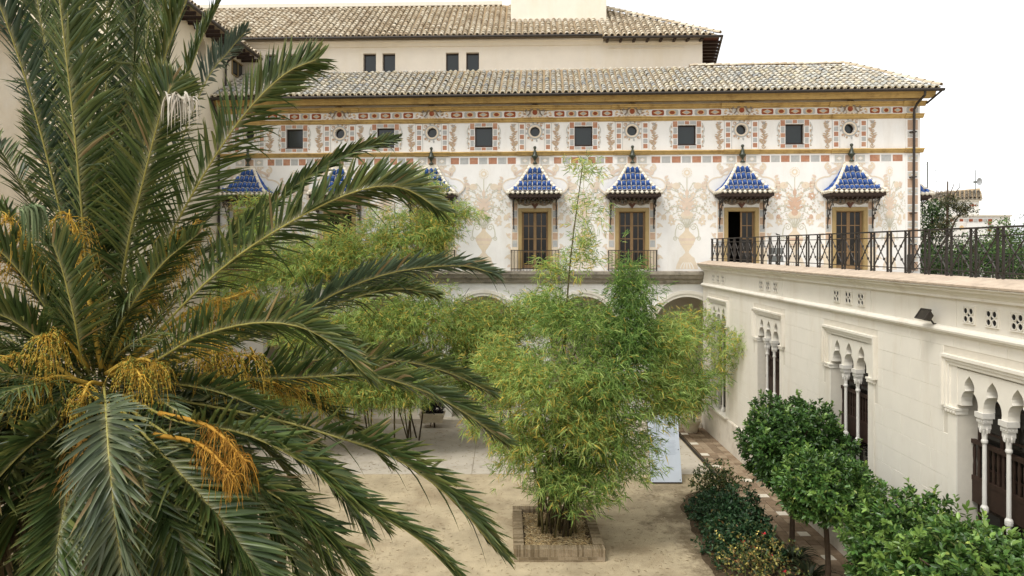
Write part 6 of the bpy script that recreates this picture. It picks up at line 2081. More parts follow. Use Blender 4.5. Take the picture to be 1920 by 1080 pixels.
# ------------------------------------------------------------------ trees beyond the terrace
def far_tree(label, base, blobs, Ls, cols, pw, trunk_top, name='garden_tree', tr=0.16, twigs=()):
    t = thing(name, label, 'tree', (base[0], base[1], 0), group='garden trees beyond the terrace')
    V, Fc, Cc, off = [], [], [], 0
    for (c, r, n) in blobs:
        pts, d = blob_points(c, r, n, 2.6)
        nl = 5
        P = np.repeat(pts, nl, 0) + rng.normal(0, Ls * 0.8, (n * nl, 3))
        m = len(P)
        D = rand_unit(m); N = norm(rng.normal(0, 0.5, (m, 3)) + np.array([0, -0.2, 0.8]))
        L = Ls * rng.uniform(0.7, 1.3, m)
        C = palette(m, cols, pw, 0.2) * np.repeat(rng.uniform(0.7, 1.25, (n, 1)), nl, 0)
        v, f, cc = leaf_arrays(P, D, N, L, L * 0.5, C, 'oval')
        V.append(v); Fc.append(f + off); Cc.append(cc); off += len(v)
    fo = link('crown', np_mesh('crown', np.concatenate(V) - np.array((base[0], base[1], 0)), np.concatenate(Fc), np.concatenate(Cc), [M_BUSHLEAF]), t)
    mb = MB()
    mb.tube([Vector((base[0], base[1], -0.1)), Vector(base[:2] + (trunk_top[2] * 0.5,)), Vector(trunk_top)], tr, tr * 0.25, 8)
    mb.build('trunk', M_BARK, t, smooth=True)
    for k, (c, r, n) in enumerate(blobs):
        mb = MB()
        c = Vector(c); s0 = Vector((base[0] + (trunk_top[0] - base[0]) * 0.7, base[1], min(c.z - 0.3, trunk_top[2] * 0.75)))
        mb.tube([s0, s0.lerp(c, 0.5) + Vector((0, 0, 0.15)), c], 0.06, 0.02, 6); mb.build('branch', M_BARK, t, smooth=True)
    for tw in twigs:
        mb = MB(); mb.tube([Vector(p) for p in tw], 0.03, 0.008, 5); mb.build('twig', M_BARK, t)
    return t
TG = [(0.035, 0.08, 0.02), (0.06, 0.12, 0.028), (0.10, 0.17, 0.04), (0.02, 0.045, 0.015)]
TB = [(0.10, 0.10, 0.04), (0.16, 0.13, 0.06), (0.06, 0.075, 0.03), (0.04, 0.045, 0.02)]
TL = [(0.09, 0.15, 0.035), (0.14, 0.20, 0.05), (0.05, 0.10, 0.025)]
Yt = 36.0
far_tree('round dark green tree right behind the palace corner', tuple(at(1745, 460, Yt))[:2], [(A_(1748, 405, Yt), (0.85, 0.8, 1.0), 330), (A_(1738, 460, Yt), (1.0, 0.8, 1.1), 330), (A_(1760, 500, Yt), (1.2, 0.8, 0.9), 260)], 0.13, TG, (3, 3, 2, 3), tuple(at(1748, 400, Yt)))
Yu = 34.5
far_tree('thin brownish pine with a bare top in front of the distant house', tuple(at(1773, 460, Yu))[:2], [(A_(1778, 380, Yu), (0.45, 0.4, 0.35), 80), (A_(1806, 393, Yu), (0.5, 0.4, 0.36), 120), (A_(1770, 425, Yu), (0.5, 0.4, 0.5), 90), (A_(1790, 470, Yu), (0.8, 0.5, 0.6), 140)], 0.11, TB, (3, 2, 3, 2), tuple(at(1777, 340, Yu)), name='pine_tree', tr=0.13,
         twigs=[(A_(1774, 420, Yu), A_(1790, 408, Yu), A_(1803, 398, Yu)), (A_(1777, 375, Yu), A_(1787, 350, Yu), A_(1790, 340, Yu)), (A_(1777, 380, Yu), A_(1800, 350, Yu), A_(1797, 335, Yu))])
Yv = 38.0
far_tree('bright leafy tree at the right edge above the railing', tuple(at(1885, 460, Yv))[:2], [(A_(1880, 440, Yv), (0.85, 0.7, 0.75), 200), (A_(1895, 480, Yv), (1.2, 0.8, 1.0), 260), (A_(1850, 470, Yv), (0.9, 0.7, 0.8), 180)], 0.14, TL, (3, 2, 2), tuple(at(1882, 425, Yv)))
far_tree('low green tree seen through the terrace railing', tuple(at(1825, 480, 33.5))[:2], [(A_(1825, 480, 33.5), (1.1, 0.8, 0.9), 260), (A_(1870, 500, 33.5), (1.0, 0.8, 0.8), 240), (A_(1780, 505, 33.5), (0.9, 0.7, 0.7), 200)], 0.13, TG, (2, 3, 3, 2), tuple(at(1825, 460, 33.5)))
far_tree('dark tree cut by the right picture edge', tuple(at(1945, 480, 40))[:2], [(A_(1940, 470, 40), (1.5, 1.0, 1.4), 380), (A_(1905, 505, 40), (1.3, 1.0, 1.0), 260)], 0.14, TG, (3, 2, 1, 3), tuple(at(1940, 440, 40)))

far_tree('dense low green tree behind the closing railing of the terrace', (21.5, 32.4), [((19.4, 32.2, 7.3), (1.0, 0.8, 0.9), 260), ((21.2, 32.4, 7.2), (1.2, 0.8, 0.9), 300), ((23.2, 32.4, 7.3), (1.2, 0.8, 0.9), 300), ((25.2, 32.6, 7.2), (1.2, 0.8, 0.9), 260)], 0.13, TG, (2.5, 3, 2.5, 2), (21.5, 32.4, 7.6))
# ------------------------------------------------------------------ the date palm
PC = Vector(at(185, 715, 7.6))
palm = thing('date_palm', 'big date palm filling the left side with arching fronds and orange fruit stalks', 'palm', (PC.x, PC.y, 0))
PG = [(0.052, 0.082, 0.022), (0.066, 0.100, 0.027), (0.088, 0.124, 0.035), (0.038, 0.064, 0.018), (0.12, 0.135, 0.036)]
def frond(pts3, twist=0.0, Lm=0.50, n=92, green=PG, tipcol=(0.30, 0.27, 0.07), name='frond', start=0.14, droop=0.10, vee=0.42, wid=0.029, rw=0.013, tone=1.0, ang=(62, 28), half=(1, 1), out=None):
    """rachis through the points; leaflets in two ranks, stiff, pointing towards the tip"""
    K = 60
    n = int(n * 1.12)
    R = np.array(spline(pts3, K))
    T = norm(np.gradient(R, axis=0))
    hv = (R[-1] - R[0]) if out is None else np.array(out, float)
    hv = np.array([hv[0], hv[1], 0.0]) + 1e-6
    hv = hv / np.linalg.norm(hv)
    side0 = np.cross(hv, np.array([0, 0, 1.0]))            # horizontal, across the frond
    S = norm(side0[None, :] - T * (T @ side0)[:, None])
    N = np.cross(S, T)
    tw = math.radians(twist)
    S, N = S * math.cos(tw) + N * math.sin(tw), N * math.cos(tw) - S * math.sin(tw)
    V, Fc, Cc, off = [], [], [], 0
    for sgn, hf in ((1, half[0]), (-1, half[1])):
        s = start + (1 - start) * (np.linspace(0, 1, n) ** 0.96) + rng.normal(0, 0.0025, n)
        s = np.clip(s, start, 0.999)
        x = s * (K - 1); i0 = np.minimum(x.astype(int), K - 2); fr = (x - i0)[:, None]
        P = R[i0] * (1 - fr) + R[i0 + 1] * fr
        t_, s_, n_ = T[i0], S[i0], N[i0]
        a = np.radians(ang[0] + (ang[1] - ang[0]) * s + rng.normal(0, 6, n) + (rng.random(n) < 0.07) * rng.normal(0, 20, n))[:, None]
        be = (vee + rng.normal(0, 0.13, n) + 0.22 * np.where(np.arange(n) % 3 == 0, 1, -0.5))[:, None]
        D = norm(t_ * np.cos(a) + (s_ * sgn * np.cos(be) + n_ * np.sin(be)) * np.sin(a))
        prof = np.clip(np.minimum((s - start) / 0.16 + 0.35, 1.0), 0.2, 1) * (1 - 0.55 * np.clip((s - 0.55) / 0.45, 0, 1) ** 1.5)
        L = Lm * prof * rng.uniform(0.88, 1.08, n) * hf
        W = wid * (0.75 + 0.35 * prof) * rng.uniform(0.85, 1.15, n)
        B = norm(n_ - D * np.sum(n_ * D, 1, keepdims=True))
        tlt = rng.normal(0.55, 0.25, n)[:, None] * sgn
        Wd_ = np.cross(D, B)
        Wv = Wd_ * np.cos(tlt) + B * np.sin(tlt)
        Nv = B * np.cos(tlt) - Wd_ * np.sin(tlt)
        base = palette(n, green, [1] * len(green), 0.14) * tone
        brn = rng.random(n) < 0.02
        base[brn] = np.array((0.26, 0.19, 0.085)) * rng.uniform(0.7, 1.3, (brn.sum(), 1))
        dr = (droop * rng.uniform(0.3, 1.8, n) + (rng.random(n) < 0.06) * rng.uniform(0.2, 0.7, n))[:, None]
        st = [(0.0, 0.45), (0.18, 0.95), (0.5, 1.0), (0.8, 0.62), (1.0, 0.03)]
        verts, cols = [], []
        for q, wf in st:
            c = P + D * (L[:, None] * q) + np.array([0, 0, -1.0]) * dr * L[:, None] * q * q
            hw_ = (W * wf / 2)[:, None]
            verts += [c - Wv * hw_ + Nv * hw_ * 0.55, c, c + Wv * hw_ + Nv * hw_ * 0.55]
            k = np.clip((q - 0.86) / 0.14, 0, 1) * 0.45
            cc = base * (1 - k) + np.array(tipcol) * k
            if q == 0.0: cc = cc * 0.4 + np.array((0.45, 0.42, 0.22)) * 0.6
            cols += [cc] * 3
        v = np.stack(verts, 1).reshape(-1, 3)
        cc = np.stack(cols, 1).reshape(-1, 3)
        m = len(st) * 3
        idx = np.arange(n)[:, None] * m
        fl = []
        for q in range(len(st) - 1):
            fl += [[3 * q, 3 * q + 1, 3 * q + 4, 3 * q + 3], [3 * q + 1, 3 * q + 2, 3 * q + 5, 3 * q + 4]]
        f = np.concatenate([idx + np.array([q]) for q in fl], 0)
        V.append(v); Fc.append(f + off); Cc.append(cc); off += len(v)
    org = np.array((PC.x, PC.y, 0.0))
    o = link(name, np_mesh(name, np.concatenate(V) - org, np.concatenate(Fc), np.concatenate(Cc), [M_PALMLEAF]), palm)
    mb = MB()
    pr = [Vector(R[i]) for i in range(0, K, 3)] + [Vector(R[-1])]
    mb.tube(pr, rw, 0.003, 7)
    q = mb.build('rachis', M_RACH, palm, smooth=True)
    q.parent = o
    return o

def FR(pix, **k):
    """pix = [(px, py, depth)...]"""
    return frond([tuple(at(*p)) for p in pix], **k)
c0 = (190, 715, 7.6)
S_up = (0, 1, 0)
# upright fronds
FR([(175, 700, 7.5), (160, 480, 7.2), (140, 250, 6.9), (112, 0, 6.7), (95, -170, 6.7)], out=(-0.15, -1, 0), Lm=0.62, n=140, twist=8)
FR([(195, 700, 7.7), (198, 480, 7.9), (198, 230, 8.0), (201, -20, 8.0), (205, -220, 8.0)], out=(0.05, 1, 0), Lm=0.60, n=140, twist=-5)
FR([(215, 690, 7.6), (240, 460, 7.7), (290, 175, 7.7), (350, 0, 7.6), (400, -110, 7.5)], out=(0.8, 0.7, 0), Lm=0.58, n=140, twist=18)
FR([(205, 700, 7.5), (236, 478, 7.0), (268, 340, 6.7), (303, 205, 6.5), (322, 160, 6.5)], out=(0.4, -0.9, 0), Lm=0.55, n=110, twist=0, vee=0.3)
FR([(165, 700, 7.6), (120, 430, 7.4), (60, 190, 7.1), (5, 25, 6.9), (-40, -60, 6.8)], out=(-0.8, -0.6, 0), Lm=0.52, n=100, twist=-30, green=[(0.025, 0.05, 0.025), (0.04, 0.07, 0.04)])
FR([(185, 690, 7.9), (160, 450, 8.3), (110, 200, 8.5), (70, 0, 8.6), (60, -150, 8.6)], out=(-0.4, 1, 0), Lm=0.55, n=100)
FR([(200, 690, 8.0), (240, 430, 8.6), (262, 200, 8.9), (285, -20, 9.0), (300, -200, 9.0)], out=(0.3, 1, 0), Lm=0.58, n=100, tone=1.1)
FR([(205, 690, 8.2), (300, 380, 9.0), (380, 165, 9.6), (430, 95, 9.9), (460, 60, 10.0)], out=(0.9, 0.5, 0), Lm=0.42, n=90, twist=35, green=[(0.06, 0.09, 0.06), (0.08, 0.11, 0.075)])
FR([(190, 690, 7.8), (225, 450, 8.0), (245, 230, 8.1), (255, 40, 8.2), (262, -120, 8.2)], out=(0.2, 0.9, 0), Lm=0.56, n=100, twist=10)
FR([(180, 690, 7.8), (180, 450, 7.6), (165, 230, 7.4), (150, 20, 7.3), (140, -140, 7.3)], out=(-0.3, -0.9, 0), Lm=0.56, n=100, twist=-12)
FR([(200, 690, 7.8), (265, 440, 8.4), (320, 240, 8.8), (372, 90, 9.0), (410, 10, 9.0)], out=(0.7, 0.7, 0), Lm=0.52, n=100, twist=10)
FR([(190, 690, 7.9), (150, 560, 8.6), (110, 420, 9.0), (80, 300, 9.2), (60, 210, 9.3)], out=(-0.5, 0.8, 0), Lm=0.50, n=90)
FR([(200, 690, 7.9), (270, 570, 8.6), (330, 470, 9.0), (400, 400, 9.2)], out=(0.7, 0.7, 0), Lm=0.46, n=90, twist=20)
for (x1, x2, x3, Y1, ox) in [(185, 170, 150, 8.6, -0.2), (215, 235, 245, 9.0, 0.2), (150, 110, 70, 9.0, -0.5), (250, 300, 330, 9.4, 0.5), (175, 140, 100, 9.6, -0.3), (230, 270, 300, 9.8, 0.3)]:
    FR([(190, 690, 8.0), (x1, 430, Y1), (x2, 200, Y1 + 0.3), (x3, 10, Y1 + 0.4), (x3 + 0.3 * (x3 - x2), -120, Y1 + 0.4)], out=(ox, 1, 0), Lm=0.60, n=110, twist=rng.uniform(-15, 15))
# arching to the right
FR([(215, 690, 7.5), (290, 505, 7.2), (360, 365, 7.0), (450, 225, 6.8), (530, 142, 6.7), (592, 112, 6.6)], out=(1, -0.15, 0), Lm=0.50, n=115, twist=62, droop=0.02)
FR([(235, 690, 7.4), (340, 575, 7.0), (430, 492, 6.8), (525, 428, 6.6), (625, 375, 6.5), (705, 350, 6.4), (765, 356, 6.4), (822, 392, 6.4)], out=(1, -0.2, 0), Lm=0.47, n=125, twist=55, droop=0.10)
FR([(240, 680, 8.0), (400, 480, 8.0), (520, 375, 8.0), (620, 305, 8.0), (690, 275, 8.0), (738, 262, 8.0)], out=(1, 0.2, 0), Lm=0.30, n=95, twist=-70, ang=(30, 18), droop=0.05)
FR([(240, 705, 7.8), (440, 640, 7.8), (560, 588, 7.8), (650, 540, 7.8), (750, 508, 7.8), (860, 498, 7.8), (925, 512, 7.8)], out=(1, 0.1, 0), Lm=0.42, n=115, twist=45, ang=(48, 22), green=[(0.055, 0.085, 0.045), (0.075, 0.11, 0.055)])
FR([(240, 710, 8.6), (450, 640, 8.6), (590, 585, 8.6), (700, 548, 8.6), (760, 542, 8.6), (812, 552, 8.6)], out=(1, 0.3, 0), Lm=0.38, n=100, twist=48, ang=(48, 22))
FR([(230, 715, 7.0), (300, 672, 6.7), (370, 632, 6.4), (470, 606, 6.2), (560, 612, 6.1), (630, 650, 6.05), (688, 705, 6.0)], out=(1, -0.4, 0), Lm=0.42, n=120, twist=52, droop=0.12)
FR([(250, 720, 7.6), (420, 712, 7.5), (560, 708, 7.5), (690, 704, 7.5), (800, 735, 7.5), (880, 780, 7.5), (945, 828, 7.5)], out=(1, 0, 0), Lm=0.45, n=115, twist=42)
FR([(250, 712, 8.4), (450, 690, 8.4), (640, 672, 8.4), (760, 678, 8.4), (850, 702, 8.4), (918, 735, 8.4)], out=(1, 0.15, 0), Lm=0.42, n=105, twist=40)
FR([(230, 740, 6.9), (333, 790, 6.2), (455, 812, 5.9), (570, 868, 5.7), (650, 935, 5.6), (770, 1000, 5.5), (860, 1085, 5.5)], out=(1, -0.5, 0), Lm=0.46, n=125, twist=30)
FR([(240, 735, 7.4), (490, 780, 6.8), (640, 822, 6.5), (715, 846, 6.4), (790, 890, 6.3), (860, 948, 6.2), (902, 998, 6.2), (930, 1030, 6.2)], out=(1, -0.3, 0), Lm=0.46, n=125, twist=38)
FR([(230, 760, 6.8), (340, 830, 6.2), (440, 890, 5.9), (530, 938, 5.7), (620, 1020, 5.6), (690, 1100, 5.6)], out=(1, -0.6, 0), Lm=0.46, n=115, twist=26)
FR([(230, 770, 6.6), (330, 880, 5.9), (400, 960, 5.6), (470, 1050, 5.4), (530, 1150, 5.3)], out=(0.8, -0.8, 0), Lm=0.46, n=100, twist=15)
# towards the camera and down
FR([(195, 720, 6.9), (198, 760, 6.0), (204, 850, 5.6), (215, 960, 5.4), (232, 1085, 5.4), (245, 1160, 5.4)], out=(0.05, -1, 0), Lm=0.44, n=110, green=[(0.085, 0.11, 0.055), (0.11, 0.135, 0.07), (0.06, 0.085, 0.04)], droop=0.2)
FR([(215, 740, 7.0), (255, 850, 6.3), (280, 960, 6.0), (305, 1050, 5.9), (325, 1150, 5.9)], out=(0.3, -1, 0), Lm=0.48, n=100)
FR([(175, 740, 7.2), (140, 830, 6.6), (115, 920, 6.4), (92, 1010, 6.3), (70, 1110, 6.3)], out=(-0.3, -1, 0), Lm=0.48, n=100)
FR([(160, 740, 7.0), (100, 800, 6.3), (40, 850, 6.0), (-30, 930, 5.8), (-80, 1020, 5.8)], out=(-1, -0.6, 0), Lm=0.46, n=100, twist=-25)
FR([(160, 730, 7.4), (60, 770, 7.0), (-40, 830, 6.8), (-140, 940, 6.8)], out=(-1, -0.2, 0), Lm=0.46, n=90, twist=-35)
FR([(160, 720, 7.8), (70, 690, 7.7), (-40, 680, 7.7), (-160, 720, 7.7)], out=(-1, 0, 0), Lm=0.48, n=90, twist=-40)
FR([(165, 705, 7.5), (95, 590, 7.2), (10, 480, 7.0), (-90, 410, 6.9)], out=(-1, -0.2, 0), Lm=0.50, n=100, twist=-45)
FR([(165, 700, 7.9), (100, 560, 8.2), (20, 420, 8.4), (-60, 330, 8.5)], out=(-1, 0.3, 0), Lm=0.50, n=100, twist=-30, tone=1.15, tipcol=(0.4, 0.38, 0.08))
FR([(175, 700, 7.2), (155, 680, 6.8), (140, 600, 6.5), (118, 510, 6.35), (98, 455, 6.3)], out=(-0.2, -1, 0), Lm=0.50, n=60, start=0.3)
FR([(185, 700, 7.3), (230, 600, 7.0), (300, 500, 6.9), (370, 440, 6.8)], out=(0.7, -0.5, 0), Lm=0.36, n=60, start=0.25, twist=25)
# left edge
FR([(165, 715, 7.3), (80, 640, 7.0), (0, 590, 6.8), (-90, 580, 6.7)], out=(-1, -0.3, 0), Lm=0.46, n=90, twist=-50)
FR([(165, 705, 8.2), (90, 560, 8.8), (10, 470, 9.1), (-80, 420, 9.2)], out=(-1, 0.4, 0), Lm=0.50, n=90, twist=-25)
FR([(170, 700, 8.0), (120, 520, 8.6), (60, 380, 9.0), (-10, 270, 9.2), (-60, 220, 9.3)], out=(-0.8, 0.6, 0), Lm=0.50, n=95, twist=-15)
FR([(165, 720, 7.4), (70, 720, 7.0), (-30, 760, 6.8), (-110, 830, 6.8)], out=(-1, -0.2, 0), Lm=0.46, n=90, twist=-30)
FR([(220, 720, 7.2), (330, 720, 6.9), (440, 745, 6.8), (540, 800, 6.8), (610, 870, 6.8)], out=(1, -0.3, 0), Lm=0.42, n=95, twist=35)
FR([(225, 730, 7.8), (380, 760, 7.8), (520, 820, 7.8), (640, 900, 7.8), (720, 990, 7.8)], out=(1, 0, 0), Lm=0.44, n=95, twist=32, tone=0.9)
FR([(225, 750, 7.0), (310, 830, 6.5), (380, 920, 6.3), (430, 1010, 6.2), (470, 1110, 6.2)], out=(0.7, -0.7, 0), Lm=0.48, n=100, twist=12)
FR([(230, 745, 7.4), (380, 830, 7.1), (480, 900, 7.0), (570, 990, 7.0), (630, 1090, 7.0)], out=(0.9, -0.4, 0), Lm=0.48, n=100, twist=22)
FR([(215, 760, 7.0), (270, 870, 6.6), (330, 970, 6.5), (370, 1060, 6.5), (400, 1130, 6.5)], out=(0.5, -0.8, 0), Lm=0.48, n=100, twist=5)
FR([(170, 760, 7.0), (120, 850, 6.4), (60, 930, 6.2), (10, 1020, 6.1), (-30, 1100, 6.1)], out=(-0.7, -0.7, 0), Lm=0.48, n=100, twist=-10)
FR([(195, 770, 6.9), (180, 870, 6.5), (165, 970, 6.4), (150, 1080, 6.4)], out=(-0.1, -1, 0), Lm=0.48, n=90)
# lower skirt
for (a, el, L_, tn) in [(20, -20, 3.4, 0.85), (62, -28, 3.3, 0.8), (105, -30, 3.2, 0.75), (150, -25, 3.3, 0.75), (195, -30, 3.3, 0.8), (232, -34, 3.2, 0.9), (262, -38, 3.2, 0.9), (292, -36, 3.2, 0.9), (322, -30, 3.2, 0.9), (350, -24, 3.4, 0.85), (45, 2, 3.6, 0.9), (125, 5, 3.5, 0.9), (170, 0, 3.4, 0.9), (80, 30, 3.6, 1.0), (245, -50, 2.8, 0.8), (310, -52, 2.8, 0.8), (275, -58, 2.7, 0.8), (210, -52, 2.7, 0.8), (335, -46, 3.0, 0.8), (225, -12, 3.2, 0.95), (255, -18, 3.0, 0.95)]:
    ar, er = math.radians(a), math.radians(el)
    d = Vector((math.cos(ar), math.sin(ar), 0))
    b = PC + Vector((0, 0, -0.25)) + d * 0.15
    p = [b]
    ee = er + 0.55
    for k in range(5):
        p.append(p[-1] + (d * math.cos(ee) + Vector((0, 0, math.sin(ee)))) * (L_ / 5))
        ee -= 0.26
    frond([tuple(x) for x in p], twist=rng.uniform(-18, 18), Lm=0.46, n=90, tone=tn)
# old brown fronds hanging against the trunk and a second, shaded ring of green ones
BRN = [(0.13, 0.09, 0.045), (0.17, 0.12, 0.06), (0.09, 0.065, 0.035)]
for k in range(14):
    ar = 2 * PI * k / 14 + 0.2
    d = Vector((math.cos(ar), math.sin(ar), 0))
    p = [PC + Vector((0, 0, -0.4)) + d * 0.2]
    ee = -0.3
    for j in range(5):
        p.append(p[-1] + (d * math.cos(ee) + Vector((0, 0, math.sin(ee)))) * 0.55); ee -= 0.27
    frond([tuple(x) for x in p], twist=rng.uniform(-30, 30), Lm=0.40, n=80, green=BRN, droop=0.35, name='dead_frond')
for k in range(16):
    ar = 2 * PI * k / 16
    d = Vector((math.cos(ar), math.sin(ar), 0))
    p = [PC + Vector((0, 0, -0.35)) + d * 0.2]
    ee = rng.uniform(-0.25, 0.15)
    for j in range(5):
        p.append(p[-1] + (d * math.cos(ee) + Vector((0, 0, math.sin(ee)))) * 0.62); ee -= 0.24
    frond([tuple(x) for x in p], twist=rng.uniform(-20, 20), Lm=0.46, n=100, droop=0.15)
# short inner fronds criss-crossing in the heart of the crown
for k in range(44):
    ar, er = (rng.uniform(0, 2 * PI) if k % 2 else rng.uniform(PI, 2 * PI)), rng.uniform(-0.5, 1.3)
    d = Vector((math.cos(ar), math.sin(ar), 0))
    L_ = rng.uniform(1.1, 1.9)
    b = PC + Vector((0, 0, rng.uniform(-0.3, 0.25))) + d * 0.12
    p = [b]
    for j in range(3):
        p.append(p[-1] + (d * math.cos(er) + Vector((0, 0, math.sin(er)))) * (L_ / 3)); er -= rng.uniform(0.0, 0.3)
    frond([tuple(x) for x in p], twist=rng.uniform(-60, 60), Lm=rng.uniform(0.3, 0.45), n=34, tone=rng.uniform(0.8, 1.3), start=0.08, droop=0.3, wid=0.018, rw=0.009, vee=rng.uniform(0, 0.6))
# broken frond tip hanging dry and pale
DRY = [(0.55, 0.50, 0.42), (0.42, 0.37, 0.30), (0.62, 0.58, 0.50)]
def hang(p0, n, spread, L_, cols, name, wid=0.018, dirx=0.25):
    P = np.array(p0) + np.column_stack([np.linspace(0, spread[0], n), rng.normal(0, 0.03, n), np.linspace(0, spread[1], n)]) + rng.normal(0, 0.015, (n, 3))
    D0 = norm(np.column_stack([rng.normal(dirx, 0.25, n), rng.normal(-0.2, 0.25, n), rng.uniform(-0.1, 0.5, n)]))
    L = L_ * rng.uniform(0.6, 1.1, n)
    st = np.linspace(0, 1, 6)
    vs, cs_ = [], []
    C = palette(n, cols, [1] * len(cols), 0.12)
    sd = norm(np.cross(D0, rand_unit(n)))
    for q in st:
        c = P + D0 * (L * (q * (1 - 0.55 * q)))[:, None] * 0.7 + np.array([0, 0, -1.0]) * (L * q ** 1.6)[:, None]
        w_ = wid * (1 - q ** 3) * 0.5 + 0.001
        vs += [c - sd * w_, c + sd * w_]; cs_ += [C, C]
    v = np.stack(vs, 1).reshape(-1, 3); cc = np.stack(cs_, 1).reshape(-1, 3)
    idx = np.arange(n)[:, None] * 12
    f = np.concatenate([idx + np.array([[2 * k, 2 * k + 1, 2 * k + 3, 2 * k + 2]]) for k in range(5)], 0)
    o = link(name, np_mesh(name, v - np.array((PC.x, PC.y, 0)), f, cc, [M_DRYLEAF]), palm)
    return o
o = hang(tuple(at(316, 178, 6.5)), 48, (0.24, -0.03), 0.36, DRY, 'dry_frond_tip')
o['label'] = 'broken frond tip hanging dry and whitish'
o = hang(tuple(at(42, 392, 6.2)), 60, (0.12, 0.03), 0.40, [(0.16, 0.20, 0.10), (0.20, 0.24, 0.12), (0.12, 0.17, 0.08)], 'bent_frond_tip', 0.022, 0.5)
o['label'] = 'bent pale green frond tip hanging down'

# fruit stalks
ST = [(0.60, 0.36, 0.045), (0.68, 0.45, 0.08), (0.48, 0.27, 0.035)]
def fruit(p0, tip, n, L_, fruits, name='fruit_stalk', cols=ST, fcol=((0.16, 0.17, 0.03), (0.26, 0.22, 0.04), (0.40, 0.30, 0.05)), g=0.75):
    p0, tip = Vector(p0), Vector(tip)
    mid = p0.lerp(tip, 0.6) + Vector((0, 0, 0.12))
    mb = MB()
    sp = spline([p0, mid, tip], 12)
    mb.tube([Vector(x) for x in sp], 0.026, 0.008, 6, 0, True, cols[1])
    r_ = np.array(sp)
    strands = []
    for k in range(n):
        q = rng.uniform(0.45, 1.0)
        i = min(int(q * 11), 10)
        b = Vector(r_[i] * (1 - (q * 11 - i)) + r_[i + 1] * (q * 11 - i))
        ax = Vector(r_[i + 1] - r_[i]).normalized()
        d = (ax * 0.6 + Vector(rng.normal(0, 0.62, 3))).normalized()
        L = L_ * rng.uniform(0.6, 1.15)
        p = [b + d * (L * t * (1 - 0.35 * t)) + Vector((0, 0, -g * L * t * t)) + Vector(rng.normal(0, 0.006, 3)) for t in (0, 0.2, 0.4, 0.6, 0.8, 1.0)]
        mb.tube(p, 0.0036, 0.0020, 3, 0, False, tuple(palette(1, cols, [1] * len(cols))[0]))
        strands.append(p)
    o = mb.build(name, M_STRAND, palm, smooth=True)
    if fruits:
        V, C = [], []
        oct_ = np.array([(1, 0, 0), (0, 1, 0), (-1, 0, 0), (0, -1, 0), (0, 0, 1.25), (0, 0, -1.25)])
        f8 = np.array([(0, 1, 4), (1, 2, 4), (2, 3, 4), (3, 0, 4), (1, 0, 5), (2, 1, 5), (3, 2, 5), (0, 3, 5)])
        for k in range(fruits):
            p = strands[rng.integers(len(strands))]
            i = rng.integers(2, 5)
            c = p[i].lerp(p[i + 1], rng.random()) + Vector(rng.normal(0, 0.006, 3))
            V.append(oct_ * 0.012 * rng.uniform(0.8, 1.2) + np.array(c))
            C.append(np.repeat(palette(1, fcol, [1] * len(fcol)), 6, 0))
        V = np.concatenate(V); C = np.concatenate(C)
        F_ = np.concatenate([f8 + 6 * k for k in range(fruits)])
        me = np_mesh('fruits', V - np.array((PC.x, PC.y, 0)), F_, C, [M_STRAND], smooth=True)
        q = link('fruits', me, o)
        tag(q, kind='stuff')
    return o
for (b, tpx, n, L_, fr) in [
    ((165, 690, 7.2), (85, 630, 6.5), 75, 0.40, 420), ((200, 700, 7.0), (265, 705, 6.5), 70, 0.34, 320), ((205, 705, 7.0), (305, 690, 6.6), 60, 0.34, 260),
    ((220, 700, 7.3), (415, 640, 6.9), 90, 0.42, 300), ((220, 710, 7.3), (480, 668, 7.2), 90, 0.42, 420), ((190, 690, 7.2), (130, 400, 6.9), 95, 0.42, 120), ((185, 690, 7.4), (150, 420, 7.4), 70, 0.40, 100),
    ((205, 690, 7.3), (338, 432, 7.2), 110, 0.44, 140), ((205, 690, 7.5), (372, 410, 7.5), 80, 0.42, 120), ((160, 690, 7.4), (12, 405, 7.1), 120, 0.46, 160), ((160, 690, 7.5), (-10, 470, 7.2), 90, 0.46, 160),
    ((210, 700, 7.4), (420, 560, 7.4), 90, 0.42, 200), ((215, 700, 7.5), (470, 545, 7.8), 80, 0.42, 200), ((225, 710, 7.8), (560, 730, 7.9), 90, 0.42, 300), ((225, 710, 7.9), (620, 722, 8.1), 80, 0.42, 250), ((190, 720, 6.9), (150, 760, 6.4), 45, 0.36, 260),
    ((170, 720, 7.0), (55, 735, 6.5), 50, 0.36, 330), ((170, 730, 7.2), (10, 670, 6.8), 70, 0.42, 300), ((200, 700, 7.4), (182, 560, 7.4), 70, 0.40, 100), ((215, 700, 7.5), (285, 545, 7.5), 80, 0.42, 160)]:
    fruit(at(*b), at(*tpx), n, L_, fr)
OR = [(0.40, 0.20, 0.025), (0.48, 0.26, 0.04), (0.30, 0.14, 0.02)]
fruit(at(300, 775, 6.4), at(462, 865, 5.6), 190, 0.22, 0, cols=OR, g=0.8)
fruit(at(290, 815, 6.4), at(440, 895, 5.5), 180, 0.22, 0, cols=OR, g=0.8)
fruit(at(170, 800, 6.8), at(140, 880, 6.0), 90, 0.35, 0, cols=[(0.36, 0.20, 0.04), (0.28, 0.15, 0.03)], g=0.9)
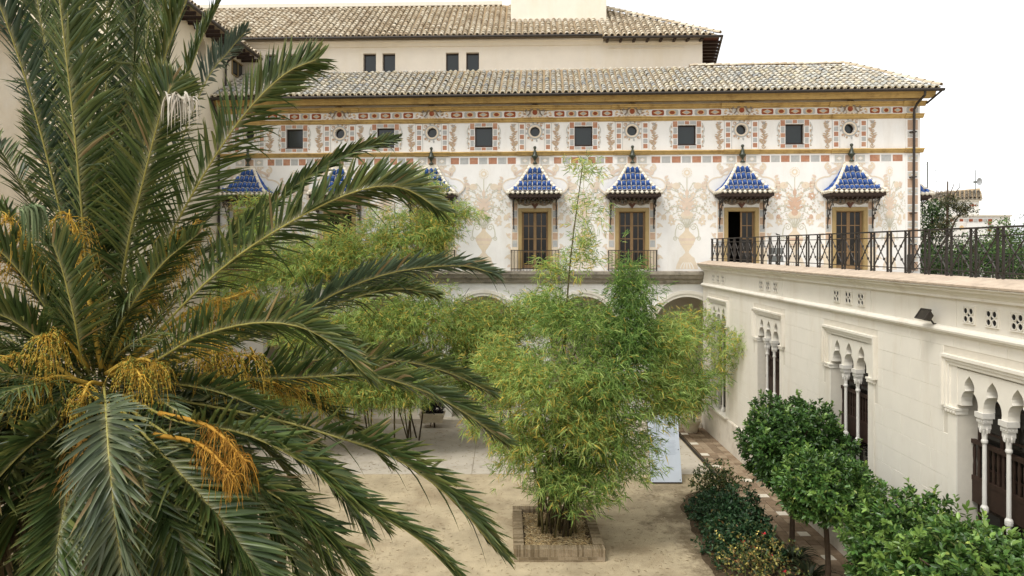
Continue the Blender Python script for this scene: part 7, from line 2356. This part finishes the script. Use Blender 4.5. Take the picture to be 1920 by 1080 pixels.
# trunk: diamond leaf scars and cut stubs
mb = MB()
mb.tube([Vector((PC.x + 0.05, PC.y + 0.1, -0.1)), Vector((PC.x, PC.y + 0.05, 2.5)), Vector((PC.x, PC.y, PC.z - 0.75)), Vector((PC.x, PC.y, PC.z - 0.35))], 0.36, 0.30, 14)
mb.build('trunk', M_BARK, palm, smooth=True)
M_STUB = mat('palm_leaf_stub', (0.14, 0.095, 0.05), 0.9, 0.3, 10, 0.3, 30, 0.1)
mb = MB()
mb.add([(-0.10, 0, 0), (0.10, 0, 0), (0.07, 0.16, 0.22), (-0.07, 0.16, 0.22), (-0.09, 0.0, 0.12), (0.09, 0.0, 0.12), (0.05, 0.15, 0.30), (-0.05, 0.15, 0.30)],
       [(3, 2, 1, 0), (4, 5, 6, 7), (0, 1, 5, 4), (1, 2, 6, 5), (2, 3, 7, 6), (3, 0, 4, 7)])
STUB = mb.mesh('leaf_stub', [M_STUB])
for k in range(150):
    z = PC.z - 0.35 - k * 0.030
    if z < 0.3: break
    a = k * 2.39996
    o = link('leaf_stub', STUB, palm)
    o.location = (0.31 * math.cos(a), 0.31 * math.sin(a) + 0.03, z)
    o.rotation_euler = (0, 0, a - PI / 2)

# ------------------------------------------------------------------ litter on the sand and straw in the planter
def litter(name, label, n, xr, yr, z, Lr, cols, clump=None):
    P = np.column_stack([rng.uniform(*xr, n), rng.uniform(*yr, n), np.full(n, z) + rng.uniform(0, 0.012, n)])
    a = rng.uniform(0, 2 * PI, n)
    D = np.column_stack([np.cos(a), np.sin(a), rng.normal(0, 0.10, n)])
    N = norm(rng.normal(0, 0.2, (n, 3)) + np.array([0, 0, 1.0]))
    L = rng.uniform(*Lr, n)
    v, f, c = leaf_arrays(P, D, N, L, L * 0.13, palette(n, cols, [1] * len(cols), 0.2), 'lance', 0.3)
    o = link(name, np_mesh(name, v, f, c, [M_DRYLEAF]))
    return tag(o, label, 'leaf litter', kind='stuff')
DL = [(0.36, 0.28, 0.17), (0.28, 0.21, 0.12), (0.46, 0.38, 0.25), (0.20, 0.145, 0.08)]
litter('leaf_litter', 'dry bamboo leaves scattered over the sand', 7000, (-8, 7.2), (12, 24.7), 0.006, (0.05, 0.15), DL)
litter('leaf_litter', 'dry bamboo leaves scattered over the concrete paving', 1500, (-8, 7.2), (24.8, 31.4), 0.036, (0.08, 0.19), DL)
litter('straw_mulch', 'straw and dry leaves on the soil inside the brick planter', 4200, (BX0 + TH + 0.05, BX1 - TH - 0.05), (BY0 + TH + 0.05, BY1 - TH - 0.05), 0.225, (0.10, 0.22), [(0.50, 0.38, 0.20), (0.40, 0.29, 0.14), (0.58, 0.47, 0.28), (0.28, 0.19, 0.09)])
